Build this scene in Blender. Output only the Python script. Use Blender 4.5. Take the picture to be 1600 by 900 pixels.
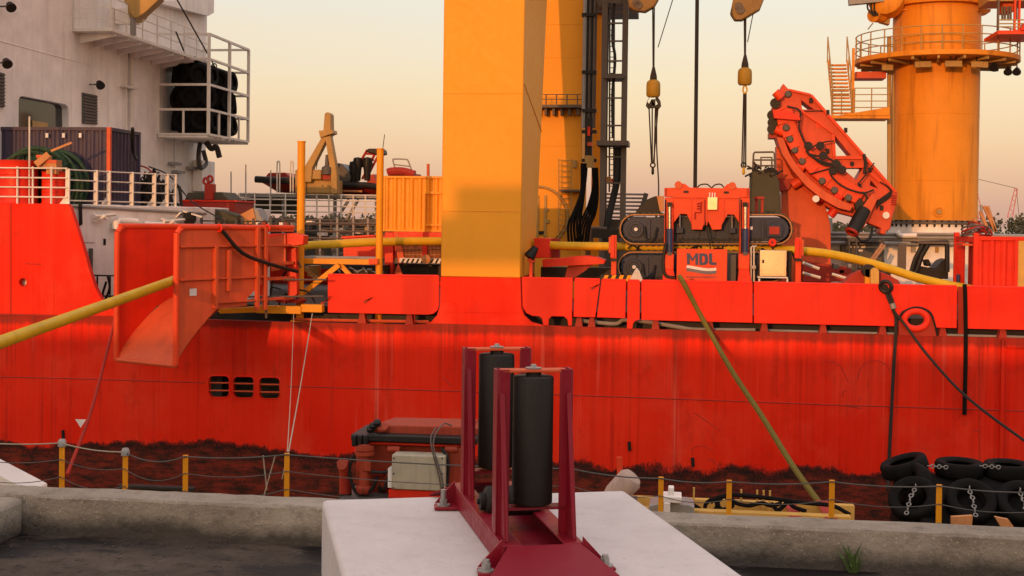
import bpy, bmesh, math, random
from mathutils import Vector, Matrix
from mathutils.geometry import tessellate_polygon
random.seed(7)
R = math.radians
scene = bpy.context.scene
for o in list(bpy.data.objects): bpy.data.objects.remove(o)
col = scene.collection

# ------------------------------------------------------------------ camera
F, CU, CV = 2000.0, 800.0, 450.0          # focal length and centre, in pixels of the 1600 x 900 photograph
YAW, PITCH, ROLL, SHIFT = R(7.4), R(0.92), 0.0125, -71.0
EYE = Vector((0, 0, 1.65))
CM = Matrix.Rotation(YAW, 3, 'Z') @ Matrix.Rotation(R(90) - PITCH, 3, 'X') @ Matrix.Rotation(ROLL, 3, 'Z')
cam = bpy.data.cameras.new('camera'); co = bpy.data.objects.new('camera', cam); col.objects.link(co)
co.matrix_world = Matrix.Translation(EYE) @ CM.to_4x4()
cam.sensor_width = 36; cam.lens = 36 * F / 1600; cam.shift_y = SHIFT / 1600; cam.clip_start = 0.1; cam.clip_end = 20000
scene.camera = co

# ------------------------------------------------------------------ sky, sun, exposure
SUN_AZ, SUN_EL = R(13.4), R(6.0)            # light travels towards +Y, turned towards +X
world = bpy.data.worlds.new('World'); scene.world = world; world.use_nodes = True
nt = world.node_tree; nt.nodes.clear()
def N(t, **k):
    n = nt.nodes.new(t)
    for a, b in k.items(): setattr(n, a, b)
    return n
out = N('ShaderNodeOutputWorld'); bg1 = N('ShaderNodeBackground'); bg2 = N('ShaderNodeBackground'); add = N('ShaderNodeAddShader')
sky = N('ShaderNodeTexSky'); sky.sky_type = 'NISHITA'; sky.sun_disc = False
sky.sun_elevation = SUN_EL; sky.sun_rotation = math.pi + SUN_AZ; sky.dust_density = 3.0; sky.air_density = 1.2; sky.ozone_density = 1.0
bg1.inputs[1].default_value = 0.11
tc = N('ShaderNodeTexCoord'); sx = N('ShaderNodeSeparateXYZ'); rp = N('ShaderNodeValToRGB')
nt.links.new(tc.outputs['Generated'], sx.inputs[0])
nz = N('ShaderNodeTexNoise'); nz.inputs['Scale'].default_value = 3.0; nz.inputs['Detail'].default_value = 4
mpn = N('ShaderNodeMapping'); mpn.inputs['Scale'].default_value = (1, 1, 7)
nt.links.new(tc.outputs['Generated'], mpn.inputs[0]); nt.links.new(mpn.outputs[0], nz.inputs['Vector'])
ma = N('ShaderNodeMath', operation='MULTIPLY_ADD'); ma.inputs[1].default_value = 0.05
nt.links.new(nz.outputs['Fac'], ma.inputs[0]); nt.links.new(sx.outputs['Z'], ma.inputs[2])
nt.links.new(ma.outputs[0], rp.inputs[0])
e = rp.color_ramp.elements
e[0].position = 0.0; e[0].color = (0.50, 0.31, 0.25, 1)
e[1].position = 1.0; e[1].color = (1.0, 0.84, 0.80, 1)
for p, c in ((0.03, (0.66, 0.39, 0.30)), (0.075, (0.71, 0.455, 0.325)), (0.13, (0.70, 0.51, 0.37)), (0.20, (0.65, 0.55, 0.49)), (0.45, (0.92, 0.78, 0.73))):
    n_ = e.new(p); n_.color = (*c, 1)
bg2.inputs[1].default_value = 0.95
nt.links.new(sky.outputs[0], bg1.inputs[0]); nt.links.new(rp.outputs[0], bg2.inputs[0])
nt.links.new(bg1.outputs[0], add.inputs[0]); nt.links.new(bg2.outputs[0], add.inputs[1]); nt.links.new(add.outputs[0], out.inputs[0])
sl = bpy.data.lights.new('sun', 'SUN'); sl.energy = 2.1; sl.angle = R(0.4); sl.color = (1.0, 0.40, 0.12)
so = bpy.data.objects.new('sun', sl); col.objects.link(so)
sd = Vector((math.sin(SUN_AZ) * math.cos(SUN_EL), math.cos(SUN_AZ) * math.cos(SUN_EL), -math.sin(SUN_EL)))
so.rotation_euler = sd.to_track_quat('-Z', 'Y').to_euler(); so.location = (0, -30, 30)
scene.view_settings.view_transform = 'Standard'; scene.view_settings.look = 'None'
scene.view_settings.exposure = 0.0; scene.view_settings.gamma = 1.0; scene.view_settings.use_curve_mapping = False
scene.render.engine = 'CYCLES'

# ------------------------------------------------------------------ pixel -> place
def ray(u, v): return CM @ Vector(((u - CU) / F, (CV - v + SHIFT) / F, -1.0))
def W(u, v, Y): d = ray(u, v); return EYE + d * (Y / d.y)              # on the plane y = Y (parallel to the ship's side)
def WX(u, v, X): d = ray(u, v); return EYE + d * (X / d.x)             # on the plane x = X
def WZ(u, v, Z): d = ray(u, v); return EYE + d * ((Z - EYE.z) / d.z)   # on the level z = Z
def WD(u, v, D): return EYE + ray(u, v) * D                            # at depth D along the view
def mpp(Y, u=800): return Y / ray(u, 450).y / F                        # metres per pixel there

# ------------------------------------------------------------------ materials
MATS = {}
def newmat(name):
    m = bpy.data.materials.new(name); m.use_nodes = True; MATS[name] = m
    return m, m.node_tree, m.node_tree.nodes['Principled BSDF']
def node(t, ty, **k):
    n = t.nodes.new(ty)
    for a, b in k.items(): setattr(n, a, b)
    return n
def noise(t, scale, detail=4, vec=None, rough=0.55):
    n = node(t, 'ShaderNodeTexNoise'); n.inputs['Scale'].default_value = scale; n.inputs['Detail'].default_value = detail
    n.inputs['Roughness'].default_value = rough
    if vec: t.links.new(vec, n.inputs['Vector'])
    return n.outputs['Fac']
def ramp(t, fac, stops):
    r = node(t, 'ShaderNodeValToRGB'); t.links.new(fac, r.inputs[0]); el = r.color_ramp.elements
    el[0].position, el[1].position = stops[0][0], stops[-1][0]
    c4 = lambda c: (*c, 1) if isinstance(c, tuple) else (c, c, c, 1)
    el[0].color, el[1].color = c4(stops[0][1]), c4(stops[-1][1])
    for p, c in stops[1:-1]: x = el.new(p); x.color = c4(c)
    return r.outputs[0]
def mixc(t, fac, a, b, mode='MIX'):
    m = node(t, 'ShaderNodeMix', data_type='RGBA', blend_type=mode)
    for s, x in ((0, fac), (6, a), (7, b)):
        if isinstance(x, (int, float)): m.inputs[s].default_value = x
        elif isinstance(x, tuple): m.inputs[s].default_value = (*x, 1)
        else: t.links.new(x, m.inputs[s])
    return m.outputs[2]
def math_(t, op, a, b=None, c=None):
    m = node(t, 'ShaderNodeMath', operation=op)
    for i, x in enumerate((a, b, c)):
        if x is None: continue
        if isinstance(x, (int, float)): m.inputs[i].default_value = x
        else: t.links.new(x, m.inputs[i])
    return m.outputs[0]
def pos(t, scale=(1, 1, 1)):
    g = node(t, 'ShaderNodeNewGeometry'); m = node(t, 'ShaderNodeMapping'); m.inputs['Scale'].default_value = scale
    t.links.new(g.outputs['Position'], m.inputs[0]); return m.outputs[0]
def bump(t, b, h, strength, dist=0.01):
    n = node(t, 'ShaderNodeBump'); n.inputs['Strength'].default_value = strength; n.inputs['Distance'].default_value = dist
    t.links.new(h, n.inputs['Height']); t.links.new(n.outputs[0], b.inputs['Normal'])
def paint(name, c, rough=0.5, dirt=0.35, scale=1.0, metal=0.0, dcol=None, bmp=0.15, streak=0.5, var=0.14, spec=0.25):
    m, t, b = newmat(name)
    v = noise(t, 1.3 * scale, 5, pos(t)); s = noise(t, 2.2 * scale, 5, pos(t, (1.6, 1.6, 0.12))); g = noise(t, 22 * scale, 5, pos(t))
    c0 = mixc(t, ramp(t, v, [(0.3, 0.0), (0.7, 1.0)]), tuple(x * (1 - var) for x in c), tuple(min(1, x * (1 + var / 2)) for x in c))
    b.inputs['Specular IOR Level'].default_value = spec
    d = dcol or tuple(x * 0.35 + 0.012 for x in c)
    f1 = math_(t, 'MULTIPLY', ramp(t, s, [(0.52, 0.0), (0.75, 1.0)]), dirt * streak * 1.6)
    f2 = math_(t, 'MULTIPLY', ramp(t, g, [(0.58, 0.0), (0.78, 1.0)]), dirt)
    c1 = mixc(t, f1, c0, d); c2 = mixc(t, f2, c1, d)
    t.links.new(c2, b.inputs['Base Color'])
    t.links.new(ramp(t, g, [(0.3, max(0.05, rough - 0.1)), (0.8, min(1, rough + 0.2))]), b.inputs['Roughness'])
    b.inputs['Metallic'].default_value = metal
    if bmp: bump(t, b, noise(t, 1.1 * scale, 2, pos(t)), bmp, 0.02)
    return m
paint('yellow', (0.80, 0.33, 0.028), 0.5, 0.05, 0.35, streak=1.0, bmp=0.05, var=0.04, spec=0.15)
paint('yellow_post', (0.80, 0.31, 0.012), 0.4, 0.2)
paint('pipe_yellow', (0.60, 0.37, 0.013), 0.45, 0.25)
paint('red', (0.72, 0.030, 0.010), 0.42, 0.25)
paint('red_dark', (0.36, 0.028, 0.016), 0.5, 0.35)
paint('orange', (0.72, 0.062, 0.016), 0.42, 0.22)
paint('orange_worn', (0.62, 0.095, 0.032), 0.5, 0.35)
paint('arm_red', (0.60, 0.075, 0.028), 0.5, 0.45, 1.5)
paint('maroon', (0.215, 0.004, 0.016), 0.4, 0.12, bmp=0.05, spec=0.3, dcol=(0.10, 0.02, 0.015))
paint('white', (0.84, 0.79, 0.75), 0.5, 0.3, dcol=(0.30, 0.22, 0.17))
paint('white_rail', (0.70, 0.66, 0.60), 0.45, 0.3, dcol=(0.3, 0.16, 0.09))
paint('grey', (0.30, 0.29, 0.28), 0.55, 0.35)
paint('grey_dark', (0.10, 0.095, 0.09), 0.5, 0.4)
paint('deck_paint', (0.045, 0.03, 0.026), 0.7, 0.4)
paint('hook_yellow_shaded', (0.34, 0.20, 0.02), 0.5, 0.4)  # yellow darkened, the hooks' shade put into the colour
paint('boom_tan', (0.24, 0.14, 0.045), 0.5, 0.35)
paint('crane_yellow', (0.72, 0.27, 0.024), 0.5, 0.35, 0.8, streak=1.1, bmp=0.05, var=0.08, spec=0.15, dcol=(0.22, 0.07, 0.015))
paint('steel_mast', (0.115, 0.09, 0.075), 0.5, 0.35)
paint('black', (0.014, 0.013, 0.013), 0.5, 0.3, dcol=(0.05, 0.045, 0.04))
paint('rubber', (0.0065, 0.006, 0.006), 0.75, 0.4, 2.0, dcol=(0.022, 0.02, 0.018), spec=0.12)
paint('roller_black', (0.013, 0.0095, 0.008), 0.6, 0.5, 4.0, dcol=(0.05, 0.038, 0.03), spec=0.3)
paint('blue_grey', (0.026, 0.034, 0.062), 0.45, 0.35)
paint('blue', (0.03, 0.05, 0.13), 0.35, 0.2)
paint('navy', (0.05, 0.04, 0.075), 0.5, 0.4, dcol=(0.09, 0.05, 0.04))
paint('steel', (0.62, 0.50, 0.34), 0.36, 0.06, metal=0.9, bmp=0.4)
paint('chrome', (0.62, 0.6, 0.58), 0.18, 0.1, metal=1.0)
paint('galv', (0.34, 0.33, 0.32), 0.5, 0.4, metal=0.5)
paint('tan', (0.42, 0.26, 0.085), 0.5, 0.35)
paint('rope_green', (0.16, 0.13, 0.025), 0.85, 0.5, 6)
paint('rope_dark', (0.035, 0.028, 0.026), 0.9, 0.4, 6)
paint('rope_light', (0.42, 0.36, 0.28), 0.9, 0.4, 6)
paint('net_green', (0.018, 0.055, 0.03), 0.7, 0.5, 3, dcol=(0.16, 0.13, 0.05))
paint('olive', (0.065, 0.06, 0.038), 0.7, 0.4)
paint('weed_green', (0.06, 0.10, 0.025), 0.7, 0.3)
paint('buoy_skin', (0.46, 0.34, 0.29), 0.8, 0.5, 3, dcol=(0.2, 0.11, 0.08))
paint('engine_rust', (0.34, 0.048, 0.022), 0.6, 0.6, 3, dcol=(0.06, 0.02, 0.014))
paint('timber', (0.60, 0.36, 0.09), 0.7, 0.4, 2)
paint('wood_orange', (0.55, 0.25, 0.10), 0.7, 0.3, 2)
paint('sack', (0.62, 0.57, 0.50), 0.9, 0.4, 4)
paint('logo_blue', (0.055, 0.065, 0.12), 0.5, 0.1, bmp=0)
paint('logo_white', (0.72, 0.70, 0.68), 0.5, 0.1, bmp=0)
paint('logo_grey', (0.16, 0.14, 0.16), 0.5, 0.1, bmp=0)
paint('far_pink', (0.48, 0.16, 0.17), 0.7, 0.2)
paint('caster_brick', (0.30, 0.24, 0.2), 0.8, 0.3)
paint('engine_grey', (0.42, 0.38, 0.29), 0.6, 0.5, 3, dcol=(0.2, 0.15, 0.09))

# ship's side: red paint, grime running down from the freeing gap, weed and worn antifouling below
Z_GAP = W(640, 507, 38.5).z
Z_FOUL = W(700, 712, 38.5).z
def hull_material():
    m, t, b = newmat('hull_red')
    g = node(t, 'ShaderNodeNewGeometry'); sp = node(t, 'ShaderNodeSeparateXYZ'); t.links.new(g.outputs['Position'], sp.inputs[0])
    z, x = sp.outputs['Z'], sp.outputs['X']
    big = noise(t, 0.35, 4, pos(t)); mid = noise(t, 2.0, 6, pos(t, (0.8, 1, 2.6)), 0.65); fine = noise(t, 14, 6, pos(t))
    st = noise(t, 1.0, 6, pos(t, (4.5, 1, 0.10)), 0.65); st2 = noise(t, 1.0, 5, pos(t, (1.1, 1, 0.10))); stf = noise(t, 1.0, 4, pos(t, (16, 1, 0.25)))
    c = mixc(t, ramp(t, big, [(0.3, 0.0), (0.7, 1.0)]), (0.70, 0.014, 0.003), (0.80, 0.026, 0.006))
    c = mixc(t, math_(t, 'MULTIPLY', ramp(t, noise(t, 0.55, 7, pos(t, (1, 1, 0.8)), 0.68), [(0.5, 0.0), (0.68, 1.0)]), 0.4), c, (0.78, 0.075, 0.035))
    c = mixc(t, math_(t, 'MULTIPLY', ramp(t, noise(t, 0.8, 8, pos(t, (1, 1, 0.7)), 0.74), [(0.56, 0.0), (0.66, 1.0)]), 0.35), c, (0.40, 0.016, 0.008))
    c = mixc(t, math_(t, 'MULTIPLY', ramp(t, stf, [(0.45, 0.0), (0.8, 1.0)]), 0.16), c, (0.78, 0.09, 0.05))
    # vertical streaks, strongest just below the gap
    fall = ramp(t, math_(t, 'MULTIPLY_ADD', z, -0.42, Z_GAP * 0.42), [(0.0, 1.0), (0.12, 0.75), (0.6, 0.35), (1.0, 0.12)])
    below = math_(t, 'LESS_THAN', z, Z_GAP + 0.05)
    f = math_(t, 'MULTIPLY', math_(t, 'MULTIPLY', ramp(t, st, [(0.44, 0.0), (0.68, 1.0)]), ramp(t, st2, [(0.38, 0.1), (0.62, 1.0)])), math_(t, 'MULTIPLY', fall, below))
    c = mixc(t, math_(t, 'MULTIPLY', f, 0.85), c, (0.10, 0.012, 0.008))
    dk = math_(t, 'MULTIPLY', ramp(t, noise(t, 1.0, 4, pos(t, (7, 1, 0.05)), 0.6), [(0.56, 0.0), (0.7, 1.0)]), ramp(t, noise(t, 0.5, 3, pos(t)), [(0.42, 0.0), (0.62, 0.55)]))
    c = mixc(t, math_(t, 'MULTIPLY', dk, below), c, (0.28, 0.010, 0.006))
    pk = math_(t, 'MULTIPLY', ramp(t, noise(t, 1.0, 4, pos(t, (3.3, 1, 0.07)), 0.6), [(0.62, 0.0), (0.72, 0.5)]), below)
    c = mixc(t, pk, c, (0.80, 0.16, 0.11))
    rr_ = math_(t, 'MULTIPLY', ramp(t, noise(t, 1.0, 5, pos(t, (2.6, 1, 0.13)), 0.7), [(0.64, 0.0), (0.72, 0.6)]), below)
    c = mixc(t, rr_, c, (0.20, 0.035, 0.012))
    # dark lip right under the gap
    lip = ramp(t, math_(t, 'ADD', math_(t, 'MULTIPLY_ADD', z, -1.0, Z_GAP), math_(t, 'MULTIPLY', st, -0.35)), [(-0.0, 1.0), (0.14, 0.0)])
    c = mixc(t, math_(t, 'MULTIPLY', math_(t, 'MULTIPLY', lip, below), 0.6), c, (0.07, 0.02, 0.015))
    # scuffs
    sc = ramp(t, noise(t, 1.0, 7, pos(t, (1.2, 1, 0.8)), 0.72), [(0.70, 0.0), (0.73, 0.8)])
    c = mixc(t, math_(t, 'MULTIPLY', sc, 0.5), c, (0.16, 0.02, 0.015))
    # weed line
    edge = math_(t, 'ADD', z, math_(t, 'ADD', math_(t, 'MULTIPLY_ADD', noise(t, 0.4, 5, pos(t), 0.6), -1.7, 0.85), math_(t, 'MULTIPLY_ADD', noise(t, 1.0, 5, pos(t, (9, 1, 2)), 0.7), -0.26, 0.13)))
    rel = math_(t, 'MULTIPLY_ADD', edge, 0.5, 0.5 - 0.5 * Z_FOUL)
    rels = math_(t, 'ADD', rel, math_(t, 'MULTIPLY_ADD', noise(t, 18, 4, pos(t, (1, 1, 0.6))), 0.10, -0.05))
    under = ramp(t, rels, [(0.462, 1.0), (0.50, 0.75), (0.535, 0.0)])
    band = ramp(t, rel, [(0.30, 0.0), (0.41, 0.85), (0.49, 1.0)])
    old = mixc(t, ramp(t, mid, [(0.38, 0.0), (0.62, 1.0)]), (0.034, 0.017, 0.012), (0.22, 0.030, 0.017))
    old = mixc(t, ramp(t, fine, [(0.50, 0.0), (0.66, 0.6)]), old, (0.040, 0.018, 0.014))
    old = mixc(t, ramp(t, noise(t, 30, 3, pos(t)), [(0.62, 0.0), (0.7, 0.6)]), old, (0.36, 0.10, 0.06))
    old = mixc(t, math_(t, 'MULTIPLY', band, ramp(t, fine, [(0.3, 0.35), (0.62, 1.0)])), old, (0.018, 0.011, 0.010))
    c = mixc(t, under, c, old)
    t.links.new(c, b.inputs['Base Color'])
    t.links.new(mixc(t, under, (0.5, 0.5, 0.5), (0.9, 0.9, 0.9)), b.inputs['Roughness']); b.inputs['Specular IOR Level'].default_value = 0.1
    h = math_(t, 'ADD', math_(t, 'MULTIPLY', noise(t, 0.9, 2, pos(t)), 1.6), math_(t, 'MULTIPLY', math_(t, 'MULTIPLY', under, fine), 0.5))
    h = math_(t, 'ADD', h, math_(t, 'MULTIPLY', math_(t, 'SINE', math_(t, 'MULTIPLY', x, 9.0)), 0.22))
    bump(t, b, h, 0.4, 0.05)
hull_material()

def bulwark_material():
    m, t, b = newmat('bulwark_red')
    v = noise(t, 0.8, 5, pos(t)); s = noise(t, 1.0, 5, pos(t, (5, 1, 0.3))); g = noise(t, 3.5, 8, pos(t), 0.75)
    c = mixc(t, ramp(t, v, [(0.3, 0.0), (0.7, 1.0)]), (0.72, 0.022, 0.008), (0.80, 0.034, 0.014))
    c = mixc(t, math_(t, 'MULTIPLY', ramp(t, s, [(0.55, 0.0), (0.8, 1.0)]), 0.3), c, (0.26, 0.02, 0.014))
    c = mixc(t, ramp(t, g, [(0.70, 0.0), (0.74, 0.7)]), c, (0.12, 0.03, 0.02))
    t.links.new(c, b.inputs['Base Color']); b.inputs['Roughness'].default_value = 0.5; b.inputs['Specular IOR Level'].default_value = 0.15
    bump(t, b, noise(t, 1.2, 2, pos(t)), 0.25, 0.03)
bulwark_material()

def concrete(name, ca, cb, stones, stain=0.6, zdark=None):
    m, t, b = newmat(name)
    n1 = noise(t, 2.5, 6, pos(t)); n2 = noise(t, 40, 4, pos(t)); n3 = noise(t, 9, 6, pos(t), 0.7)
    c = mixc(t, ramp(t, n1, [(0.3, 0.0), (0.7, 1.0)]), ca, cb)
    c = mixc(t, math_(t, 'MULTIPLY', ramp(t, n3, [(0.5, 0.0), (0.72, 1.0)]), stain), c, tuple(x * 0.35 for x in ca))
    if stones:
        vo = node(t, 'ShaderNodeTexVoronoi'); vo.inputs['Scale'].default_value = 75; t.links.new(pos(t), vo.inputs['Vector'])
        wn = node(t, 'ShaderNodeSeparateColor'); t.links.new(vo.outputs['Color'], wn.inputs[0])
        f = math_(t, 'MULTIPLY', ramp(t, vo.outputs['Distance'], [(0.24, 1.0), (0.36, 0.0)]), math_(t, 'GREATER_THAN', wn.outputs[0], 0.80))
        c = mixc(t, math_(t, 'MULTIPLY', f, stones), c, (0.42, 0.36, 0.27))
    if name == 'block_concrete':
        sc = ramp(t, noise(t, 4.0, 8, pos(t), 0.75), [(0.62, 0.0), (0.70, 0.3)]); c = mixc(t, sc, c, (0.34, 0.27, 0.245))
        c = mixc(t, ramp(t, noise(t, 1.0, 6, pos(t, (3, 22, 3)), 0.7), [(0.66, 0.0), (0.71, 0.2)]), c, (0.42, 0.35, 0.33))
        c = mixc(t, ramp(t, noise(t, 60, 3, pos(t)), [(0.68, 0.0), (0.74, 0.7)]), c, (0.26, 0.20, 0.17))
    if name == 'quay_dark':
        wet = ramp(t, noise(t, 1.4, 7, pos(t, (0.7, 1.6, 1)), 0.66), [(0.50, 0.0), (0.56, 1.0)])
        c = mixc(t, wet, c, (0.012, 0.010, 0.010)); t.links.new(math_(t, 'MULTIPLY_ADD', wet, -0.3, 0.9), b.inputs['Roughness']); b.inputs['Specular IOR Level'].default_value = 0.18
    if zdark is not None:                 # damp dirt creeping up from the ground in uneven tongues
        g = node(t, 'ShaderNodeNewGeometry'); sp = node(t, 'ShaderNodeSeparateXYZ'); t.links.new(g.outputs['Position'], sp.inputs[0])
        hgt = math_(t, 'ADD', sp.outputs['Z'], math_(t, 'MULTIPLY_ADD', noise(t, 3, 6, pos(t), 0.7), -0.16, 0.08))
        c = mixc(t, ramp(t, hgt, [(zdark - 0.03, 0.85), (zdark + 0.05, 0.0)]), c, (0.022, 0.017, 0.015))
    t.links.new(c, b.inputs['Base Color'])
    if name != 'quay_dark': b.inputs['Roughness'].default_value = 0.85
    bump(t, b, math_(t, 'ADD', n2, n3), 0.8 if zdark is not None else 0.5, 0.012 if zdark is not None else 0.006)
concrete('kerb_concrete', (0.20, 0.165, 0.128), (0.33, 0.28, 0.225), 0.75, 0.6, 0.07)
concrete('block_concrete', (0.53, 0.48, 0.475), (0.63, 0.575, 0.57), 0, 0.14)
concrete('quay_dark', (0.030, 0.022, 0.018), (0.095, 0.073, 0.058), 0.12, 0.8)

m, t, b = newmat('water'); b.inputs['Base Color'].default_value = (0.03, 0.035, 0.035, 1); b.inputs['Roughness'].default_value = 0.12
bump(t, b, noise(t, 0.6, 6, pos(t)), 0.5, 0.2)
m, t, b = newmat('leaf')
t.links.new(ramp(t, noise(t, 0.15, 4, pos(t)), [(0.35, (0.035, 0.045, 0.028)), (0.65, (0.075, 0.082, 0.05))]), b.inputs['Base Color']); b.inputs['Roughness'].default_value = 0.9
m, t, b = newmat('glass_dark'); b.inputs['Base Color'].default_value = (0.02, 0.02, 0.02, 1); b.inputs['Roughness'].default_value = 0.08

# ------------------------------------------------------------------ mesh helpers
ROOT = {}
class MB:
    def __init__(s): s.v = []; s.f = []
    def add(s, vs, fs):
        k = len(s.v); s.v += [Vector(p) for p in vs]; s.f += [tuple(i + k for i in q) for q in fs]; return s
    def box(s, x0, x1, y0, y1, z0, z1):
        return s.add([(x0, y0, z0), (x1, y0, z0), (x1, y1, z0), (x0, y1, z0), (x0, y0, z1), (x1, y0, z1), (x1, y1, z1), (x0, y1, z1)],
                     [(3, 2, 1, 0), (4, 5, 6, 7), (0, 1, 5, 4), (1, 2, 6, 5), (2, 3, 7, 6), (3, 0, 4, 7)])
    def pbox(s, u0, u1, v0, v1, Y, t):     # box whose camera-side face covers a pixel rectangle at depth Y
        a = W(u0, (v0 + v1) / 2, Y); b = W(u1, (v0 + v1) / 2, Y); um = (u0 + u1) / 2
        return s.box(a.x, b.x, Y, Y + t, W(um, v1, Y).z, W(um, v0, Y).z)
    def bar(s, p0, p1, w, h=None, up=(0, 0, 1)):
        p0, p1 = Vector(p0), Vector(p1); h = h or w; d = (p1 - p0).normalized(); up = Vector(up)
        if abs(d.dot(up)) > 0.95: up = Vector((0, 1, 0))
        a = d.cross(up).normalized() * w / 2; c = a.cross(d).normalized() * h / 2
        q = []
        for p in (p0, p1): q += [p - a - c, p + a - c, p + a + c, p - a + c]
        return s.add(q, [(3, 2, 1, 0), (4, 5, 6, 7), (0, 1, 5, 4), (1, 2, 6, 5), (2, 3, 7, 6), (3, 0, 4, 7)])
    def tube(s, pts, r, n=8, r1=None, closed=False):
        pts = [Vector(p) for p in pts]; m = len(pts); k = len(s.v)
        d0 = (pts[1] - pts[0]).normalized(); ref = Vector((0, 0, 1)) if abs(d0.z) < 0.9 else Vector((0, 1, 0))
        a = d0.cross(ref).normalized()
        for i, p in enumerate(pts):
            if closed: d = pts[(i + 1) % m] - pts[i - 1]
            else: d = pts[min(i + 1, m - 1)] - pts[max(i - 1, 0)]
            d = d.normalized() if d.length > 1e-9 else d0
            a = (a - d * a.dot(d)).normalized(); b = d.cross(a)
            rr = r if r1 is None else r + (r1 - r) * i / (m - 1)
            for j in range(n):
                t_ = 2 * math.pi * j / n; s.v.append(p + (a * math.cos(t_) + b * math.sin(t_)) * rr)
        for i in range(m if closed else m - 1):
            for j in range(n):
                j2 = (j + 1) % n; i2 = (i + 1) % m
                s.f.append((k + i * n + j, k + i * n + j2, k + i2 * n + j2, k + i2 * n + j))
        if not closed:
            s.f.append(tuple(k + j for j in range(n))[::-1]); s.f.append(tuple(k + (m - 1) * n + j for j in range(n)))
        return s
    def cyl(s, p0, p1, r, r1=None, n=16): return s.tube([p0, p1], r, n, r1 if r1 is not None else r)
    def lathe(s, prof, c, ax=(0, 0, 1), n=24, a0=0, a1=2 * math.pi):   # prof: (radius, along axis)
        c = Vector(c); ax = Vector(ax).normalized(); ref = Vector((0, 0, 1)) if abs(ax.z) < 0.9 else Vector((1, 0, 0))
        a = ax.cross(ref).normalized(); b = ax.cross(a); k = len(s.v); full = abs(a1 - a0 - 2 * math.pi) < 1e-6
        m = n if full else n + 1
        for i in range(m):
            t_ = a0 + (a1 - a0) * i / n
            for r, h in prof: s.v.append(c + (a * math.cos(t_) + b * math.sin(t_)) * r + ax * h)
        q = len(prof)
        for i in range(n):
            i2 = (i + 1) % m
            for j in range(q - 1): s.f.append((k + i * q + j, k + i2 * q + j, k + i2 * q + j + 1, k + i * q + j + 1))
        return s
    def ring(s, c, R_, r, ax, n=28, m=8): return s.lathe([(R_ + r * math.cos(2 * math.pi * j / m), r * math.sin(2 * math.pi * j / m)) for j in range(m + 1)], c, ax, n)
    def plate(s, pts, ext, holes=()):      # closed slab: outline in 3-D, pushed along ext
        loops = [[Vector(p) for p in pts]] + [[Vector(p) for p in h] for h in holes]; ext = Vector(ext)
        tri = tessellate_polygon(loops); flat = [p for l in loops for p in l]; k = len(s.v); n = len(flat)
        s.v += flat + [p + ext for p in flat]
        for q in tri: s.f.append(tuple(k + i for i in q)); s.f.append(tuple(k + n + i for i in q[::-1]))
        o = 0
        for l in loops:
            m = len(l)
            for i in range(m):
                j = (i + 1) % m; s.f.append((k + o + i, k + o + j, k + n + o + j, k + n + o + i))
            o += m
        return s
    def pp(s, px, Y, t, holes=()): return s.plate([W(u, v, Y) for u, v in px], (0, t, 0), [[W(u, v, Y) for u, v in h] for h in holes])
    def build(s, name, mat, parent=None, label=None, bevel=0, smooth=35, kind=None, cat=None, group=None):
        off = Vector((0, 0, 0)); p = parent
        while p is not None: off = off + p.location; p = p.parent
        me = bpy.data.meshes.new(name); me.from_pydata([tuple(x - off) for x in s.v], [], s.f); me.update()
        bm = bmesh.new(); bm.from_mesh(me); bmesh.ops.recalc_face_normals(bm, faces=bm.faces); bm.to_mesh(me); bm.free()
        me.materials.append(MATS[mat])
        if smooth:
            me.polygons.foreach_set('use_smooth', [True] * len(me.polygons)); me.set_sharp_from_angle(angle=R(smooth))
        o = bpy.data.objects.new(name, me); col.objects.link(o)
        if parent is not None: o.parent = parent
        if bevel:
            bv = o.modifiers.new('bevel', 'BEVEL'); bv.width = bevel; bv.segments = 2; bv.limit_method = 'ANGLE'; bv.angle_limit = R(40)
        tag(o, label, cat, group, kind); return o
def tag(o, label=None, cat=None, group=None, kind=None):
    if label: o['label'] = label
    if cat: o['category'] = cat
    if group: o['group'] = group
    if kind: o['kind'] = kind
    return o
def thing(name, label, cat, loc=(0, 0, 0), group=None, rz=0):
    o = bpy.data.objects.new(name, None); col.objects.link(o); o.location = loc; o.rotation_euler.z = rz; o.empty_display_size = 0.2
    return tag(o, label, cat, group)
def copy_tree(o, parent=None):
    c = o.copy(); col.objects.link(c); c.parent = parent
    for ch in list(o.children): copy_tree(ch, c)
    return c
def arc(cx, cy, r, a0, a1, n=8): return [(cx + r * math.cos(R(a0 + (a1 - a0) * i / n)), cy - r * math.sin(R(a0 + (a1 - a0) * i / n))) for i in range(n + 1)]
def rrect(u0, u1, v0, v1, r, n=4): return arc(u1 - r, v0 + r, r, 90, 0, n) + arc(u1 - r, v1 - r, r, 0, -90, n) + arc(u0 + r, v1 - r, r, -90, -180, n) + arc(u0 + r, v0 + r, r, 180, 90, n)
def catenary(p0, p1, sag, n=14):
    p0, p1 = Vector(p0), Vector(p1); return [p0.lerp(p1, i / n) - Vector((0, 0, sag * 4 * (i / n) * (1 - i / n))) for i in range(n + 1)]
def smoothpath(pts, n=6):
    pts = [Vector(p) for p in pts]; P = [pts[0] * 2 - pts[1]] + pts + [pts[-1] * 2 - pts[-2]]; o = []
    for i in range(1, len(P) - 2):
        for k in range(n):
            t_ = k / n; a, b, c, d = P[i - 1], P[i], P[i + 1], P[i + 2]
            o.append(0.5 * ((2 * b) + (c - a) * t_ + (2 * a - 5 * b + 4 * c - d) * t_ ** 2 + (3 * b - a - 3 * c + d) * t_ ** 3))
    return o + [pts[-1]]
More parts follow.
